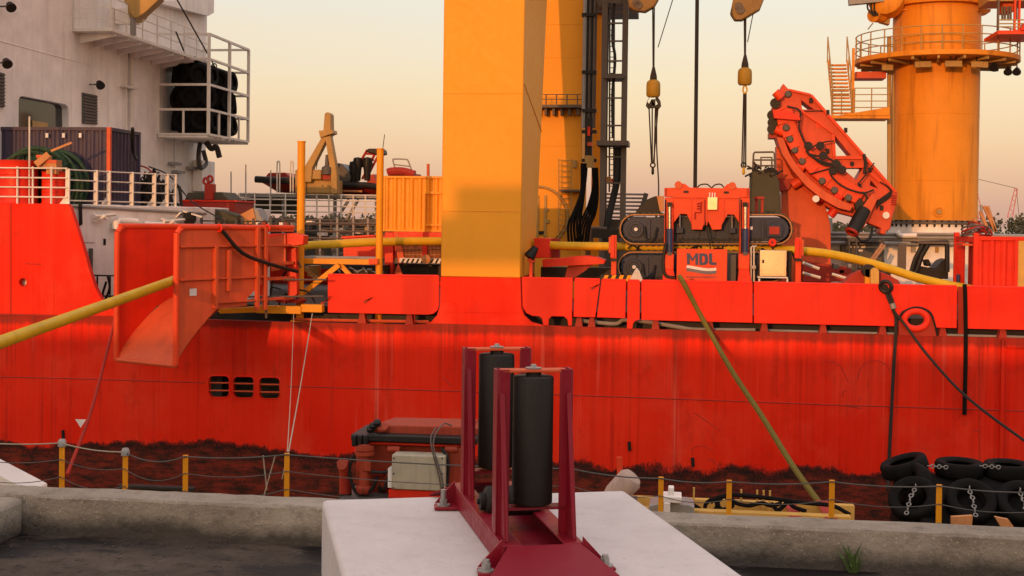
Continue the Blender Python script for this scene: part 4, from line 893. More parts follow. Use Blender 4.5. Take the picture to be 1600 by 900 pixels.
# far side gear, boats and their davit
def railing_thing(lab, u0, u1, vt, vb, Y, rows, n, mt='white_rail', r_=0.03):
    r = thing('deck_railing', lab, 'railing', W(u0, vb, Y))
    m = MB()
    for k in range(rows): v = vt + (vb - vt) * k / rows; MB().tube([W(u0, v, Y), W(u1, v + (u1 - u0) * 0.0115, Y)], r_, 5).build('rail', mt, r)
    for i in range(n + 1):
        u = u0 + (u1 - u0) * i / n; v = (u - u0) * 0.0115; MB().tube([W(u, vb + v, Y), W(u, vt + v, Y)], r_ * 1.3, 5).build('post', mt, r)
    return r
def boats():
    Yb = 58.0
    # boat deck
    r = thing('boat_deck', 'grey steel boat deck on the far side below the rescue boats', 'deck', W(480, 400, 59))
    MB().pbox(372, 700, 304, 309, Yb - 1.4, 4).build('plating', 'grey', r); MB().pbox(372, 470, 309, 334, Yb - 0.4, 0.2).build('side_wall', 'olive', r); MB().pbox(330, 600, 341, 352, Yb - 1.2, 0.3).build('lower_beam', 'grey_dark', r); MB().pbox(330, 700, 352, 420, Yb + 0.6, 0.2).build('lower_wall', 'grey_dark', r)
    for u in (375, 440, 520, 585, 640): MB().pbox(u, u + 4, 309, 420, Yb - 1.0, 0.2).build('pillar', 'grey', r)
    for u in (545, 560): MB().bar(W(u, 312, Yb - 1.2), W(u - 20, 345, Yb - 1.2), 0.2, 0.1).build('ladder_stringer', 'grey', r)
    railing_thing('white far side railing in front of the left rescue boat', 374, 470, 302, 338, Yb - 1.5, 4, 4)
    railing_thing('white far side railing below the mustard davit', 476, 590, 304, 340, Yb - 1.6, 4, 6)
    railing_thing('rusty inner railing below the boat deck', 372, 590, 342, 362, 50.0, 3, 12, 'steel_mast')
    def hull(nm, lab, pts, Y, dep, mt):
        r = thing(nm, lab, 'boat', W(*pts[0], Y)); return r
    # left boat
    r = thing('rescue_boat', 'red rescue boat with black fender band left of the mustard davit', 'boat', W(435, 302, Yb), 'rescue boats')
    def bhull(r, pts_lo, pts_hi, Y, wd, mt, name):      # loft of a hull between keel outline and gunwale, rounded across
        m = MB(); n = len(pts_lo); q = 7; k0 = len(m.v)
        for (a, b) in zip(pts_lo, pts_hi):
            A_, B_ = W(*a, Y), W(*b, Y)
            for j in range(q):
                t_ = -1 + 2 * j / (q - 1); m.v.append(Vector((A_.x + (B_.x - A_.x) * abs(t_) ** 1.5, Y + wd + wd * t_, A_.z + (B_.z - A_.z) * abs(t_) ** 1.5)))
        for i in range(n - 1):
            for j in range(q - 1): m.f.append((k0 + i * q + j, k0 + (i + 1) * q + j, k0 + (i + 1) * q + j + 1, k0 + i * q + j + 1))
        return m.build(name, mt, r, smooth=60)
    bhull(r, [(402, 284), (412, 293), (424, 300), (445, 301), (475, 301)], [(399, 281), (408, 279), (424, 279), (445, 280), (475, 281)], Yb, 1.1, 'red_dark', 'hull')
    for y in (Yb - 0.05, Yb + 2.2): MB().tube([W(399, 280, y), W(415, 281, y), W(475, 283, y)], 0.16, 8).build('fender_band', 'black', r)
    MB().pp([(414, 277), (419, 270), (445, 269.5), (453, 276), (456, 281), (412, 280)], Yb + 0.2, 1.7).build('canopy', 'red_dark', r, bevel=0.05)
    for u in (435, 456):
        MB().tube(smoothpath([W(u - 2, 301, Yb - 0.3), W(u - 2, 256, Yb - 0.3), W(u, 253, Yb - 0.3), W(u + 2, 256, Yb - 0.3), W(u + 2, 301, Yb - 0.3)], 4), 0.035, 6).build('cradle_hoop', 'white_rail', r)
    # right boat
    r = thing('rescue_boat', 'red rescue boat with dark cover and radar frame right of the mustard davit', 'boat', W(555, 305, Yb), 'rescue boats')
    bhull(r, [(520, 302), (545, 305), (570, 306), (592, 303), (600, 298)], [(520, 286), (545, 286), (570, 286), (592, 288), (604, 290)], Yb, 1.1, 'red_dark', 'hull')
    MB().tube([W(520, 289, Yb - 0.05), W(570, 289, Yb - 0.05), W(592, 292, Yb)], 0.14, 8).build('fender_band', 'black', r); MB().tube([W(524, 298, Yb - 0.02), W(566, 299, Yb - 0.02)], 0.05, 6).build('stripe', 'wood_orange', r)
    MB().pp([(522, 286), (522, 262), (526, 254), (534, 256), (545, 268), (549, 277), (546, 286)], Yb + 0.15, 1.8).build('cover', 'grey_dark', r, bevel=0.08)
    m = MB()
    for a, b in (((557, 263), (574, 234)), ((566, 280), (586, 240)), ((574, 276), (590, 245)), ((563, 251), (584, 250)), ((559, 259), (582, 261)), ((570, 240), (590, 241)), ((592, 275), (593, 236))): m.tube([W(*a, Yb + 0.5), W(*b, Yb + 0.5)], 0.06, 6)
    m.build('radar_frame', 'red_dark', r)
    MB().pp([(571, 237), (575, 232), (595, 232), (597, 240), (588, 242)], Yb + 0.4, 1.2).build('radar_roof', 'black', r, bevel=0.05)
    for u, v in ((553, 268), (559, 262), (574, 262)): MB().lathe([(0.001, 0.5), (0.2, 0.45), (0.25, 0.2), (0.18, -0.1), (0.14, -0.6), (0.001, -0.6)], W(u, v, Yb + 0.3), zz, 12).build('engine_pod', 'black', r)
    MB().pp([(572, 275), (584, 272), (590, 290), (575, 292)], Yb + 0.3, 0.9).build('console', 'red_dark', r); MB().tube([W(598, 233, Yb), W(601, 210, Yb)], 0.02, 5).build('aerial', 'grey_dark', r)
    r = thing('rescue_boat', 'small red inflatable boat with pipe hoop above the yellow container', 'boat', W(625, 273, Yb), 'rescue boats')
    MB().tube(smoothpath([W(606, 270, Yb), W(613, 268, Yb), W(630, 268, Yb), W(648, 273, Yb)]), 0.2, 10).build('tube', 'red_dark', r); MB().pbox(608, 648, 271, 280, Yb + 0.1, 1.5).build('hull', 'red_dark', r)
    MB().tube(smoothpath([W(619, 268, Yb), W(614, 251, Yb), W(617, 248.5, Yb), W(634, 249, Yb), W(638, 252, Yb), W(645, 271, Yb)], 4), 0.035, 6).build('hoop', 'grey', r); MB().tube([W(616, 257, Yb), W(640, 260, Yb)], 0.03, 5).build('hoop_bar', 'grey', r)
    MB().tube([W(669, 275, 50), W(669, 256, 50)], 0.06, 6).build('vent_pole', 'orange_worn', cat='pole', label='short rusty pole behind the top of the yellow container')
    # davit
    Yd = 56.0; r = thing('boat_davit', 'mustard A frame boat davit standing between the rescue boats', 'davit', W(500, 305, Yd))
    MB().pp([(505, 210), (512, 214), (488, 262), (486, 285), (474, 285), (475, 262)], Yd, 0.45).build('leg', 'tan', r, bevel=0.03); MB().pp([(508, 214), (516, 212), (526, 268), (527, 303), (517, 303), (516, 268)], Yd - 0.1, 0.45).build('leg', 'tan', r, bevel=0.03)
    MB().pp([(504, 212), (507, 178), (509, 175.5), (514, 175.5), (516.5, 179), (517, 212)], Yd - 0.02, 0.6).build('head', 'tan', r, bevel=0.05); MB().pp([(498, 204), (519, 203), (520, 208), (500, 215)], Yd - 0.12, 0.8).build('collar', 'tan', r)
    MB().pp([(461, 266), (478, 258), (478, 303), (461, 303)], Yd + 0.2, 0.8).build('winch_house', 'tan', r, bevel=0.04); MB().pbox(478, 525, 281, 303, Yd + 0.3, 1.2).build('drum_house', 'tan', r, bevel=0.08); MB().pbox(482, 502, 265, 280.5, Yd + 0.1, 0.8).build('motor', 'tan', r, bevel=0.05)
    MB().pbox(504, 516, 268, 280.5, Yd + 0.1, 0.5).build('control_box', 'red_dark', r); MB().tube([W(505, 218, Yd + 0.3), W(502, 236, Yd + 0.3)], 0.1, 8).build('hydraulic_ram', 'tan', r); MB().tube([W(500, 232, Yd + 0.3), W(494, 264, Yd + 0.3)], 0.02, 5).build('wire', 'grey_dark', r)
    MB().lathe([(0.001, 0.6), (0.08, 0.55), (0.1, 0.1), (0.25, 0.0), (0.25, -0.3), (0.001, -0.3)], W(511, 262, Yd), zz, 12).build('hook_block', 'grey_dark', r)
    for u, v, la in ((384, 257, 'tallest thin whip aerial standing left of the red rescue boat'), (423, 266, 'thin whip aerial rising in front of the left rescue boat'), (361, 268, 'thin whip aerial behind the red hatch housing')): MB().tube([W(u, 318, 52), W(u, v, 52)], 0.03, 5).build('whip_aerial', 'grey', cat='aerial', label=la, group='whip aerials')
    # red hatch housing with winch
    Yh = 47.0; r = thing('hatch_housing', 'red hatch housing with grey sloped hood and small red winch on top', 'housing', W(325, 350, Yh))
    MB().pbox(281, 367, 314, 352, Yh, 2.2).build('body', 'red_dark', r, bevel=0.02); MB().pp([(288, 313.5), (293, 301), (346, 300), (357, 312), (357, 314)], Yh + 0.1, 1.6).build('hood', 'olive', r, bevel=0.03); MB().pbox(279, 369, 312.5, 315, Yh - 0.06, 2.3).build('rim', 'red', r)
    MB().pbox(319, 332, 287, 312, Yh - 0.1, 0.4).build('winch', 'red_dark', r, bevel=0.03)
    for u, v in ((322, 283), (328, 280)): MB().ring(W(u, v, Yh), 0.12, 0.05, (0.3, 1, 0), 14).build('winch_wheel', 'red_dark', r)
    MB().pp([(315, 345), (318, 327), (330, 325), (370, 336), (372, 352), (340, 352)], Yh - 1.5, 0.9).build('machine_hood', 'olive', r, bevel=0.03)
    r = thing('tarpaulin_box', 'sunlit cream box with a grey tarpaulin flap behind the chute', 'box', W(390, 348, 46)); MB().pp([(374, 336), (395, 325), (400, 345), (402, 350), (380, 350)], 46, 0.7).build('box', 'wood_orange', r); MB().pp([(396, 325), (402, 327), (412, 348), (402, 350)], 46.05, 0.8).build('flap', 'grey', r)
    r = thing('deck_machinery', 'dark pipework skid behind the top of the red chute', 'machinery', W(350, 352, 44))
    for k in range(16):
        u = 315 + k * 9; MB().tube([W(u, 362, 44 + (k % 3)), W(u, 338 + (k * 7) % 12, 44 + (k % 3))], 0.05, 5).build('pipe', 'grey_dark', r)
    MB().pbox(312, 470, 345, 347, 44.2, 0.1).build('pipe_rail', 'black', r); MB().pbox(370, 470, 352, 358, 44.6, 0.3).build('beam', 'steel_mast', r)
    for k in range(7): MB().pbox(400 + k * 9, 406 + k * 9, 346, 360, 45.5, 0.4).build('valve_block', ['white', 'red_dark', 'grey', 'black'][k % 4], r)
    r = thing('deck_machinery', 'pale steel machinery with pipes behind the yellow truss walkway', 'machinery', W(530, 400, 47))
    for k in range(24):
        u = 478 + (k * 37) % 108; v = 345 + (k * 23) % 50; MB().pbox(u, u + random.uniform(5, 16), v, v + random.uniform(3, 10), 46.5 + (k % 4) * 0.7, 0.4).build('block', ['white', 'grey', 'tan', 'black', 'grey_dark', 'white_rail'][k % 6], r)
    for v in (349, 361, 372): MB().tube([W(476, v, 46), W(590, v + 1, 46)], 0.05, 5).build('pipe', 'steel_mast', r)
    for u in (500, 527, 552, 575): MB().tube([W(u, 400, 46), W(u, 340, 46)], 0.045, 5).build('pipe', 'grey', r)
boats()

# ---- rear tower, hoses, lattice mast
def rear_tower():
    Y = 54.0; x0, x1 = W(822, 300, Y).x, W(909.5, 200, Y).x; zb = Z_DECK
    r = thing('rear_tower', 'second yellow tower with railed ring platform behind the main tower', 'tower', (x0, Y, zb))
    MB().box(x0, x1, Y, Y + 3.0, zb, 24).build('column', 'yellow', r, bevel=0.04)
    for v in (38, 90, 228): MB().tube([(x0, Y - 0.004, W(870, v, Y).z), (x1, Y - 0.004, W(870, v, Y).z)], 0.01, 5).build('weld_seam', 'yellow', r)
    zp = W(880, 164, Y - 0.5).z; pl = MB().box(x0, x1 + 0.3, Y - 0.7, Y - 0.003, zp - 0.12, zp).build('ring_platform', 'steel_mast', r)
    rails(MB(), [(x0, Y - 0.68, zp), (x1 + 0.28, Y - 0.68, zp)], 0.42, 2, 0.018, 0.42).build('railing', 'steel_mast', pl)
    for k in range(7): xx = x0 + (x1 - x0) * (k + 0.5) / 7; MB().box(xx - 0.05, xx + 0.05, Y - 0.45, Y - 0.003, zp - 0.42, zp - 0.125).build('bracket', 'steel_mast', pl)
    # round hatch
    c = W(841, 338, Y - 0.02); rd = 46 * mpp(Y)
    h = MB().lathe([(0.001, 0), (rd * 0.93, 0), (rd * 0.93, 0.12), (0.001, 0.12)], (c.x, Y - 0.003, c.z), (0, -1, 0), 48).build('round_hatch', 'yellow', r)
    MB().ring((c.x, Y - 0.05, c.z), rd, 0.06, (0, 1, 0), 56, 8).build('hatch_ring', 'tan', h)
    for u in (850, 838): MB().pbox(u, u + 3.5, 305, 370, Y - 0.2, 0.06).build('hatch_bar', 'tan', h)
    for u, v in ((854, 328), (856, 346), (838, 330), (838, 350)): MB().lathe([(0.001, 0), (0.09, 0), (0.07, 0.08), (0.001, 0.08)], W(u, v, Y - 0.13), (0, -1, 0), 12).build('hatch_bolt', 'tan', h)
    MB().pbox(842, 850, 361, 366, Y - 0.2, 0.06).build('name_plate', 'black', h)
    # ladder with landing
    l = MB()
    for u in (873, 893): l.tube([W(u, 248, Y - 0.4), W(u, 375, Y - 0.4)], 0.025, 5)
    for k in range(15): l.tube([W(873, 250 + k * 8.5, Y - 0.4), W(893, 251 + k * 8.5, Y - 0.4)], 0.018, 5)
    l.build('ladder', 'tan', r); MB().pbox(874, 905, 296, 299, Y - 0.6, 0.6).build('landing', 'steel_mast', r); MB().pbox(895, 901, 250, 262, Y - 0.1, 0.09).build('switch_box', 'tan', r)
    # far leg
    Y3 = 57.5; x0, x1 = W(925, 200, Y3).x, W(941.5, 200, Y3).x
    r = thing('rear_column', 'narrow orange yellow leg between the hose bundle and lattice mast', 'tower', (x0, Y3, zb))
    MB().box(x0, x1, Y3, Y3 + 1.6, zb, W(930, 22, Y3).z).build('column', 'yellow', r, bevel=0.03); MB().box(x0 - 0.3, x1 + 1.5, Y3 - 0.2, Y3 + 1.6, W(930, 22, Y3).z + 0.003, 24).build('head', 'steel_mast', r)
    # pipes and hoses
    Yp = 53.0; r = thing('hose_bundle', 'bundle of black pipes and drooping hoses beside the rear tower', 'hose', W(905, 400, Yp))
    for u, rd, mt in ((912.5, 0.09, 'grey'), (917, 0.07, 'black'), (920.5, 0.06, 'steel_mast'), (924, 0.07, 'black'), (928, 0.085, 'steel_mast')):
        MB().tube([W(u + 3, -40, Yp), W(u - 1, 200, Yp)], rd, 8).build('riser_pipe', mt, r)
    for v in (22, 112, 172, 205, 250): MB().pbox(909, 932, v - 2, v + 3, Yp - 0.15, 0.3).build('pipe_clamp', 'black', r)
    MB().pbox(914, 925, 184, 250, Yp - 0.1, 0.3).build('manifold', 'black', r); MB().pbox(914, 928, 243, 262, Yp - 0.25, 0.2).build('valve_block', 'tan', r); MB().pbox(918, 922, 198, 212, Yp - 0.25, 0.1).build('valve', 'red', r); MB().pbox(918, 925, 222, 228, Yp - 0.3, 0.15).build('valve', 'orange_worn', r)
    for k in range(5):
        u = 909 + k * 1.9; MB().tube(smoothpath([W(u, 255, Yp - 0.2 - 0.06 * (k % 2)), W(u - 1, 298 - 6 * k, Yp - 0.2), W(u - 12 + k * 1.6, 330 - 4 * k, Yp - 0.25), W(u - 21 + k * 2.6, 352, Yp - 0.3 - 0.1 * (k % 2)), W(u - 20 + k * 3.4, 385, Yp - 0.3)]), 0.052, 8).build('hose', 'rubber', r)
    for k in range(5):
        u = 926 + k * 1.7; MB().tube(smoothpath([W(u, 262, Yp - 0.2 - 0.06 * (k % 2)), W(u + 1, 290 + 4 * k, Yp - 0.2), W(u - 7 + k, 322 + 3 * k, Yp - 0.25), W(u - 20 + k * 2.2, 350 + k, Yp - 0.3), W(u - 25 + k * 2.4, 385, Yp - 0.3)]), 0.05, 8).build('hose', 'rubber', r)
    # lattice mast
    Ym = 52.0; r = thing('lattice_mast', 'grey steel lattice mast with ladder and small platforms', 'mast', W(958, 400, Ym)); zt = 24
    for u, Yq, w_ in ((942.5, Ym, 0.22), (975, Ym, 0.22), (947, Ym + 1.3, 0.12), (972.5, Ym + 1.3, 0.12)):
        p = W(u, 200, Yq); MB().box(p.x - w_ / 2, p.x + w_ / 2, Yq, Yq + w_, Z_DECK, zt).build('chord', 'steel_mast', r)
    for v in (2, 36, 64, 95, 118, 153, 196, 245, 286, 325):
        th = 1.2 if v not in (2, 118) else 3; MB().pbox(944.5, 973, v - th, v + th, Ym + 0.06, 0.1).build('cross_bar', 'steel_mast', r)
    MB().pbox(932, 982, 219.5, 227, Ym - 0.6, 1.6).build('platform', 'steel_mast', r); MB().pbox(944, 975, 118, 122, Ym - 0.2, 1.4).build('platform', 'steel_mast', r)
    for u in (953, 960): MB().tube([W(u, -30, Ym + 0.5), W(u - 1, 300, Ym + 0.5)], 0.035, 6).build('ladder_rail', 'grey_dark', r)
    for k in range(38): v = -20 + k * 8.4; MB().tube([W(953, v, Ym + 0.5), W(960, v, Ym + 0.5)], 0.018, 5).build('rung', 'grey_dark', r)
    MB().tube(smoothpath([W(960, 0, Ym + 0.3), W(957, 60, Ym + 0.2), W(961, 92, Ym + 0.2), W(957, 150, Ym + 0.2), W(958, 215, Ym + 0.2)]), 0.06, 6).build('cable', 'black', r)
    MB().tube(smoothpath([W(966, 230, Ym + 0.2), W(964, 280, Ym + 0.2), W(958, 310, Ym + 0.2), W(950, 345, Ym), W(946, 380, Ym)]), 0.14, 8).build('drop_hose', 'black', r)
    for u, v, mt in ((947, 276, 'wood_orange'), (955, 279, 'orange_worn'), (962, 275, 'black')): MB().pbox(u, u + 7, v, v + 9, Ym + 0.4, 0.4).build('junction_box', mt, r)
    MB().pp([(930, -5), (1000, -5), (988, 12), (935, 10)], Ym + 0.8, 1.0).build('head_frame', 'steel_mast', r)
rear_tower()

# ---- hanging hooks
def hook(u, Y, lab, tip, ball, blk, bot, seed):
    s_ = mpp(Y, u)
    r = thing('crane_hook', lab, 'hook', W(u, bot[1], Y), 'hook blocks hanging from boom tips')
    jib = MB().pp(tip, Y - 0.25, 0.5).build('boom_tip', 'boom_tan', r, bevel=0.05)
    m = MB(); uu = sum(p[0] for p in tip) / len(tip); a = W(uu, -5, Y); MB().bar(a, a + Vector((0.6 if seed else -1.2, 6, 9)), 0.9, 0.9).build('boom', 'boom_tan', r, bevel=0.05)
    for p in tip[:2]: MB().lathe([(0.001, 0), (0.16, 0), (0.16, 0.06), (0.001, 0.06)], W(uu + (p[0] - uu) * 0.4, max(2, p[1] * 0.5), Y - 0.26), (0, -1, 0), 14).build('pin', 'steel_mast', jib)
    for d in (-1.2, 1.2): MB().tube([W(u + d, tip[2][1] - 6, Y), W(u + 0.4 * d, ball[0] - 12, Y)], 0.03, 5).build('wire_rope', 'black', r)
    b_ = MB().lathe([(0.001, 0), (0.16, 0.0), (0.25, -0.08), (0.27, -0.2), (0.27, -0.58), (0.22, -0.66), (0.001, -0.68)], W(u, ball[0], Y), zz, 20).build('ball_weight', 'hook_yellow_shaded', r)
    MB().lathe([(0.001, 0.55), (0.05, 0.5), (0.13, 0.15), (0.14, 0.0), (0.001, 0.0)], W(u, ball[0], Y), zz, 12).build('socket', 'rope_dark', b_)
    if blk:
        MB().pp([(u - 4, 147), (u + 4, 147), (u + 11, 158), (u + 12, 165), (u + 8, 170), (u + 4, 168), (u - 4, 168), (u - 8, 170), (u - 12, 165), (u - 10, 158)], Y - 0.15, 0.3, [[(u - 3, 155), (u - 7, 162), (u - 3, 165)], [(u + 3, 155), (u + 3, 165), (u + 7, 162)]]).build('ramshorn_hook', 'black', r, bevel=0.04)
    else:
        MB().tube(smoothpath([W(u, 132, Y), W(u - 2.5, 137, Y), W(u - 3, 142, Y), W(u, 146, Y), W(u + 3, 142, Y), W(u + 2.5, 137, Y), W(u, 132, Y)], 4), 0.035, 6).build('ring', 'pipe_yellow', r)
    for d, e_ in blk_sl(u, blk, bot): MB().tube([W(*d, Y), W(*e_, Y + 0.05)], 0.03, 5).build('sling', 'rope_dark', r)
    MB().ring(W(bot[0], bot[1] - 4, Y), 0.09, 0.03, (0, 1, 0), 14, 6).build('shackle', 'black', r)
    MB().lathe([(0.001, 0.1), (0.05, 0.08), (0.06, -0.15), (0.001, -0.22)], W(bot[0], bot[1] + 3, Y), zz, 10).build('hook_end', 'pipe_yellow' if not blk else 'black', r)
def blk_sl(u, blk, bot):
    if blk: return [((u - 7, 168), (bot[0] - 2, bot[1] - 6)), ((u - 2, 168), (bot[0] - 1, bot[1] - 6)), ((u + 3, 168), (bot[0] + 2, bot[1] - 6)), ((u + 7, 168), (bot[0] + 1, bot[1] - 6))]
    return [((u - 2, 146), (bot[0] - 3, bot[1])), ((u, 146), (bot[0], bot[1])), ((u + 1.5, 146), (bot[0] + 3, bot[1]))]
hook(1021, 50, 'heavy hook with yellow ball weight and black double hook beside the lattice mast', [(982, 10), (990, 16), (1008, 18), (1022, 10), (1030, -4), (980, -4)], (125,), True, (1020, 262), 0)
hook(1164, 50, 'slim hook with yellow ball weight and long slings left of the red arm', [(1141, 20), (1148, 31), (1160, 31), (1188, 14), (1195, -4), (1146, -4)], (106,), False, (1162, 262), 1)
MB().tube([W(1054, -10, 50), W(1028, 74, 50)], 0.02, 5).build('tag_line', 'rope_dark', cat='rope', label='thin slanting line from above to the heavy hook')
MB().tube(smoothpath([W(1026, 165, 50), W(1026, 230, 50), W(1029, 290, 49), W(1028, 330, 46)]), 0.03, 5).build('tag_line', 'rope_dark', cat='rope', label='loose dark tag line dropping from the heavy hook to the tensioner')
MB().tube([W(1178, 14, 50), W(1168, 66, 50)], 0.02, 5).build('tag_line', 'rope_dark', cat='rope', label='short line slanting down to the slim hook wire')
MB().tube([W(1090, -60, 44), W(1086, 300, 44)], 0.065, 8).build('umbilical', 'black', cat='cable', label='thick straight black cable hanging down to the orange tensioner')
# ================================================================== tensioner
def stadium(u0, u1, v0, v1, n=10):
    r_ = (v1 - v0) / 2; c = (v0 + v1) / 2
    return arc(u1 - r_, c, r_, 90, -90, n) + arc(u0 + r_, c, r_, 270, 90, n)
def text_mesh(txt, size, bold=0.0):
    cu = bpy.data.curves.new('lettering', 'FONT'); cu.body = txt; cu.size = size; cu.extrude = 0.004; cu.offset = bold; cu.align_x = 'CENTER'
    o = bpy.data.objects.new('lettering', cu); col.objects.link(o); dg = bpy.context.evaluated_depsgraph_get()
    me = bpy.data.meshes.new_from_object(o.evaluated_get(dg)); bpy.data.objects.remove(o); return me
def tensioner():
    Y = 41.0; r = thing('cable_tensioner', 'orange hydraulic tensioner with two long grey caterpillar tracks', 'tensioner', W(1100, 445, Y))
    def track(u0, u1, v0, v1, Y, lab=None):
        o = MB().pp(stadium(u0 + 4, u1 - 4, v0 + 4, v1 - 4), Y, 1.3).build('track_frame', 'blue_grey', r, bevel=0.02, smooth=25)
        path = [W(u, v, Y) for u, v in stadium(u0, u1, v0, v1, 14)]
        # resample the belt and hang one pad on every step
        L = [0]
        for a, b in zip(path, path[1:] + path[:1]): L.append(L[-1] + (b - a).length)
        n = int(L[-1] / 0.19); ring_ = path + [path[0]]
        m = MB(); me = None
        for k in range(n):
            s_ = L[-1] * k / n; i = max(j for j in range(len(path)) if L[j] <= s_); a, b = ring_[i], ring_[i + 1]; p = a.lerp(b, (s_ - L[i]) / max(1e-6, L[i + 1] - L[i])); d = (b - a).normalized()
            nrm = Vector((-d.z, 0, d.x)); cen = p + Vector((0, 0.65, 0))
            if me is None:
                q = MB().box(-0.082, 0.082, -0.66, 0.66, -0.03, 0.045); q.box(-0.03, 0.03, -0.6, 0.6, 0.045, 0.075); q.v = [x + r.location for x in q.v]; po = q.build('track_pad', 'olive', o); me = po.data
            else:
                po = bpy.data.objects.new('track_pad', me); col.objects.link(po); po.parent = o
            po.location = cen - r.location - o.location; po.rotation_euler = (0, -math.atan2(d.z, d.x), 0)
        MB().tube(path, 0.022, 5, closed=True).build('chain', 'wood_orange', o)
        rr = (v1 - v0) / 2 - 9
        for uc, rd in ((u0 + rr + 11, rr), (u1 - rr - 11, rr * 0.9)):
            c = W(uc, (v0 + v1) / 2, Y - 0.01); R_ = rd * mpp(Y, uc)
            w_ = MB().lathe([(0.001, 0.12), (0.08, 0.12), (0.09, 0.06), (R_ * 0.55, 0.06), (R_ * 0.6, 0.12), (R_ * 0.85, 0.12), (R_ * 0.9, 0.03), (R_, 0.03), (R_, 0)], c, (0, -1, 0), 28).build('drive_wheel', 'blue_grey', o)
            MB().lathe([(0.001, 0.15), (0.06, 0.15), (0.06, 0.1)], c, (0, -1, 0), 8).build('hub', 'logo_white', w_)
        for k in range(8):
            u = u0 + 45 + k * (u1 - u0 - 90) / 7; MB().pp([(u - 2, v0 + 8), (u + 2, v0 + 8), (u + 2, v1 - 8), (u - 2, v1 - 8)], Y - 0.07, 0.06).build('rib', 'blue_grey', o)
        for k in range(22):
            u = u0 + 50 + k * (u1 - u0 - 100) / 21; MB().lathe([(0.001, 0.05), (0.07, 0.05), (0.07, 0)], W(u, v1 - 6, Y - 0.02), (0, -1, 0), 10).build('bogie', 'black', o)
        for k in range(1):
            u = u0 + 38 + k * 9; MB().tube(smoothpath([W(u, v0 + 18, Y - 0.1), W(u + 3, v1 - 8, Y - 0.2), W(u + 14, v1 - 6, Y - 0.2), W(u + 20, v0 + 20, Y - 0.1)]), 0.03, 6).build('hydraulic_hose', 'black', o)
        return o
    up = track(969, 1237, 335.5, 381, Y)
    track(966, 1228, 394, 440, Y)
    MB().pbox(1198, 1222, 351, 370, Y - 0.14, 0.12).build('motor_guard', 'blue_grey', up, bevel=0.01); MB().pbox(1202, 1218, 354, 366, Y - 0.18, 0.05).build('motor_plate', 'red_dark', up); MB().pbox(1172, 1176, 354, 359, Y - 0.1, 0.05).build('data_plate', 'logo_white', up)
    MB().ring(W(1207, 379, Y - 0.15), 0.08, 0.05, (0, 1, 0), 18).build('red_knob', 'red', up)
    # orange gantry
    Yg = 40.55
    g = MB().pp([(1038, 293.5), (1056, 293), (1058, 288), (1062, 286.5), (1070, 287), (1078, 293), (1130, 294), (1136, 288), (1141, 286.5), (1148, 287.5), (1152, 293.5), (1171.5, 294), (1171, 308), (1155, 309), (1155, 348), (1147, 335.5), (1137, 335), (1128, 351), (1127, 358.5), (1113, 359), (1107, 347), (1101, 347), (1097, 359), (1081, 358.5), (1080.5, 350), (1073, 334.5), (1063, 334), (1053, 348), (1052.5, 308), (1038, 307)], Yg, 0.5).build('gantry_plate', 'orange', r, bevel=0.015, smooth=20)
    for u0, u1 in ((1037.5, 1052), (1155.5, 1170.5)):
        MB().pbox(u0, u1, 308.5, 444, Yg + 0.02, 0.6).build('column', 'orange', r, bevel=0.02); um = (u0 + u1) / 2
        MB().pbox(u0 - 2, u1 + 1, 397, 421, Yg - 0.25, 0.3).build('column_foot', 'orange', r, bevel=0.02); MB().pp([(u0 - 3, 442), (u0 - 1, 421), (u1, 421), (u1 + 4, 442)], Yg - 0.28, 0.3).build('column_base', 'red', r)
        cy = MB().cyl(W(um + 1.5, 357, Yg - 0.14), W(um + 1.5, 394, Yg - 0.14), 0.095, n=16).build('ram_barrel', 'blue', r, smooth=60)
        MB().cyl(W(um + 1.5, 322, Yg - 0.14), W(um + 1.5, 357, Yg - 0.14), 0.05, n=12).build('ram_rod', 'chrome', cy, smooth=60); MB().pbox(um - 2, um + 5, 316, 323, Yg - 0.22, 0.2).build('ram_eye', 'black', cy); MB().pbox(um - 2, um + 5, 394, 399, Yg - 0.27, 0.26).build('ram_eye', 'grey_dark', cy)
        MB().tube([W(um - 5, 312, Yg - 0.05), W(um - 5, 396, Yg - 0.05)], 0.02, 5).build('hose', 'black', r)
    for u in (1062, 1144): 
        q = MB().tube([W(u, 335, Yg + 0.2), W(u, 358, Yg + 0.2)], 0.03, 8).build('guide_rod', 'chrome', r); MB().pbox(u - 5, u + 5, 356, 364, Yg + 0.15, 0.2).build('rod_bracket', 'blue_grey', q)
    MB().pbox(1105.5, 1121, 308, 328, Yg - 0.14, 0.13).build('control_box', 'steel', r, bevel=0.01)
    for u in (1109, 1113, 1117): MB().tube([W(u, 308, Yg - 0.07), W(u, 301, Yg - 0.05)], 0.02, 5).build('cable', 'logo_white', r)
    for pl in ([(1101, 312), (1101, 352)], [(1086, 342), (1086, 332), (1095, 332), (1096, 315)], [(1089, 318), (1094, 318)], [(1089, 322), (1094, 322)], [(1089, 326), (1094, 326)], [(1103, 347), (1105, 360), (1109, 380), (1110, 392)]): MB().tube([W(u, v, Yg - 0.03) for u, v in pl], 0.022, 5).build('cable', 'red_dark' if pl[0][0] < 1103 else 'black', r)
    for u0, u1 in ((1089, 1112), (1112, 1132)): MB().tube(smoothpath([W(u0, 294, Yg + 0.3), W(u0 + 5, 289, Yg + 0.3), W((u0 + u1) / 2 + 4, 288, Yg + 0.3), W(u1, 294, Yg + 0.3)]), 0.022, 5).build('cable', 'black', r)
    for u, v in ((1060, 289), (1144, 290.5)): MB().lathe([(0.001, 0.05), (0.12, 0.05), (0.12, 0)], W(u, v, Yg), (0, -1, 0), 16).build('pin', 'orange_worn', r)
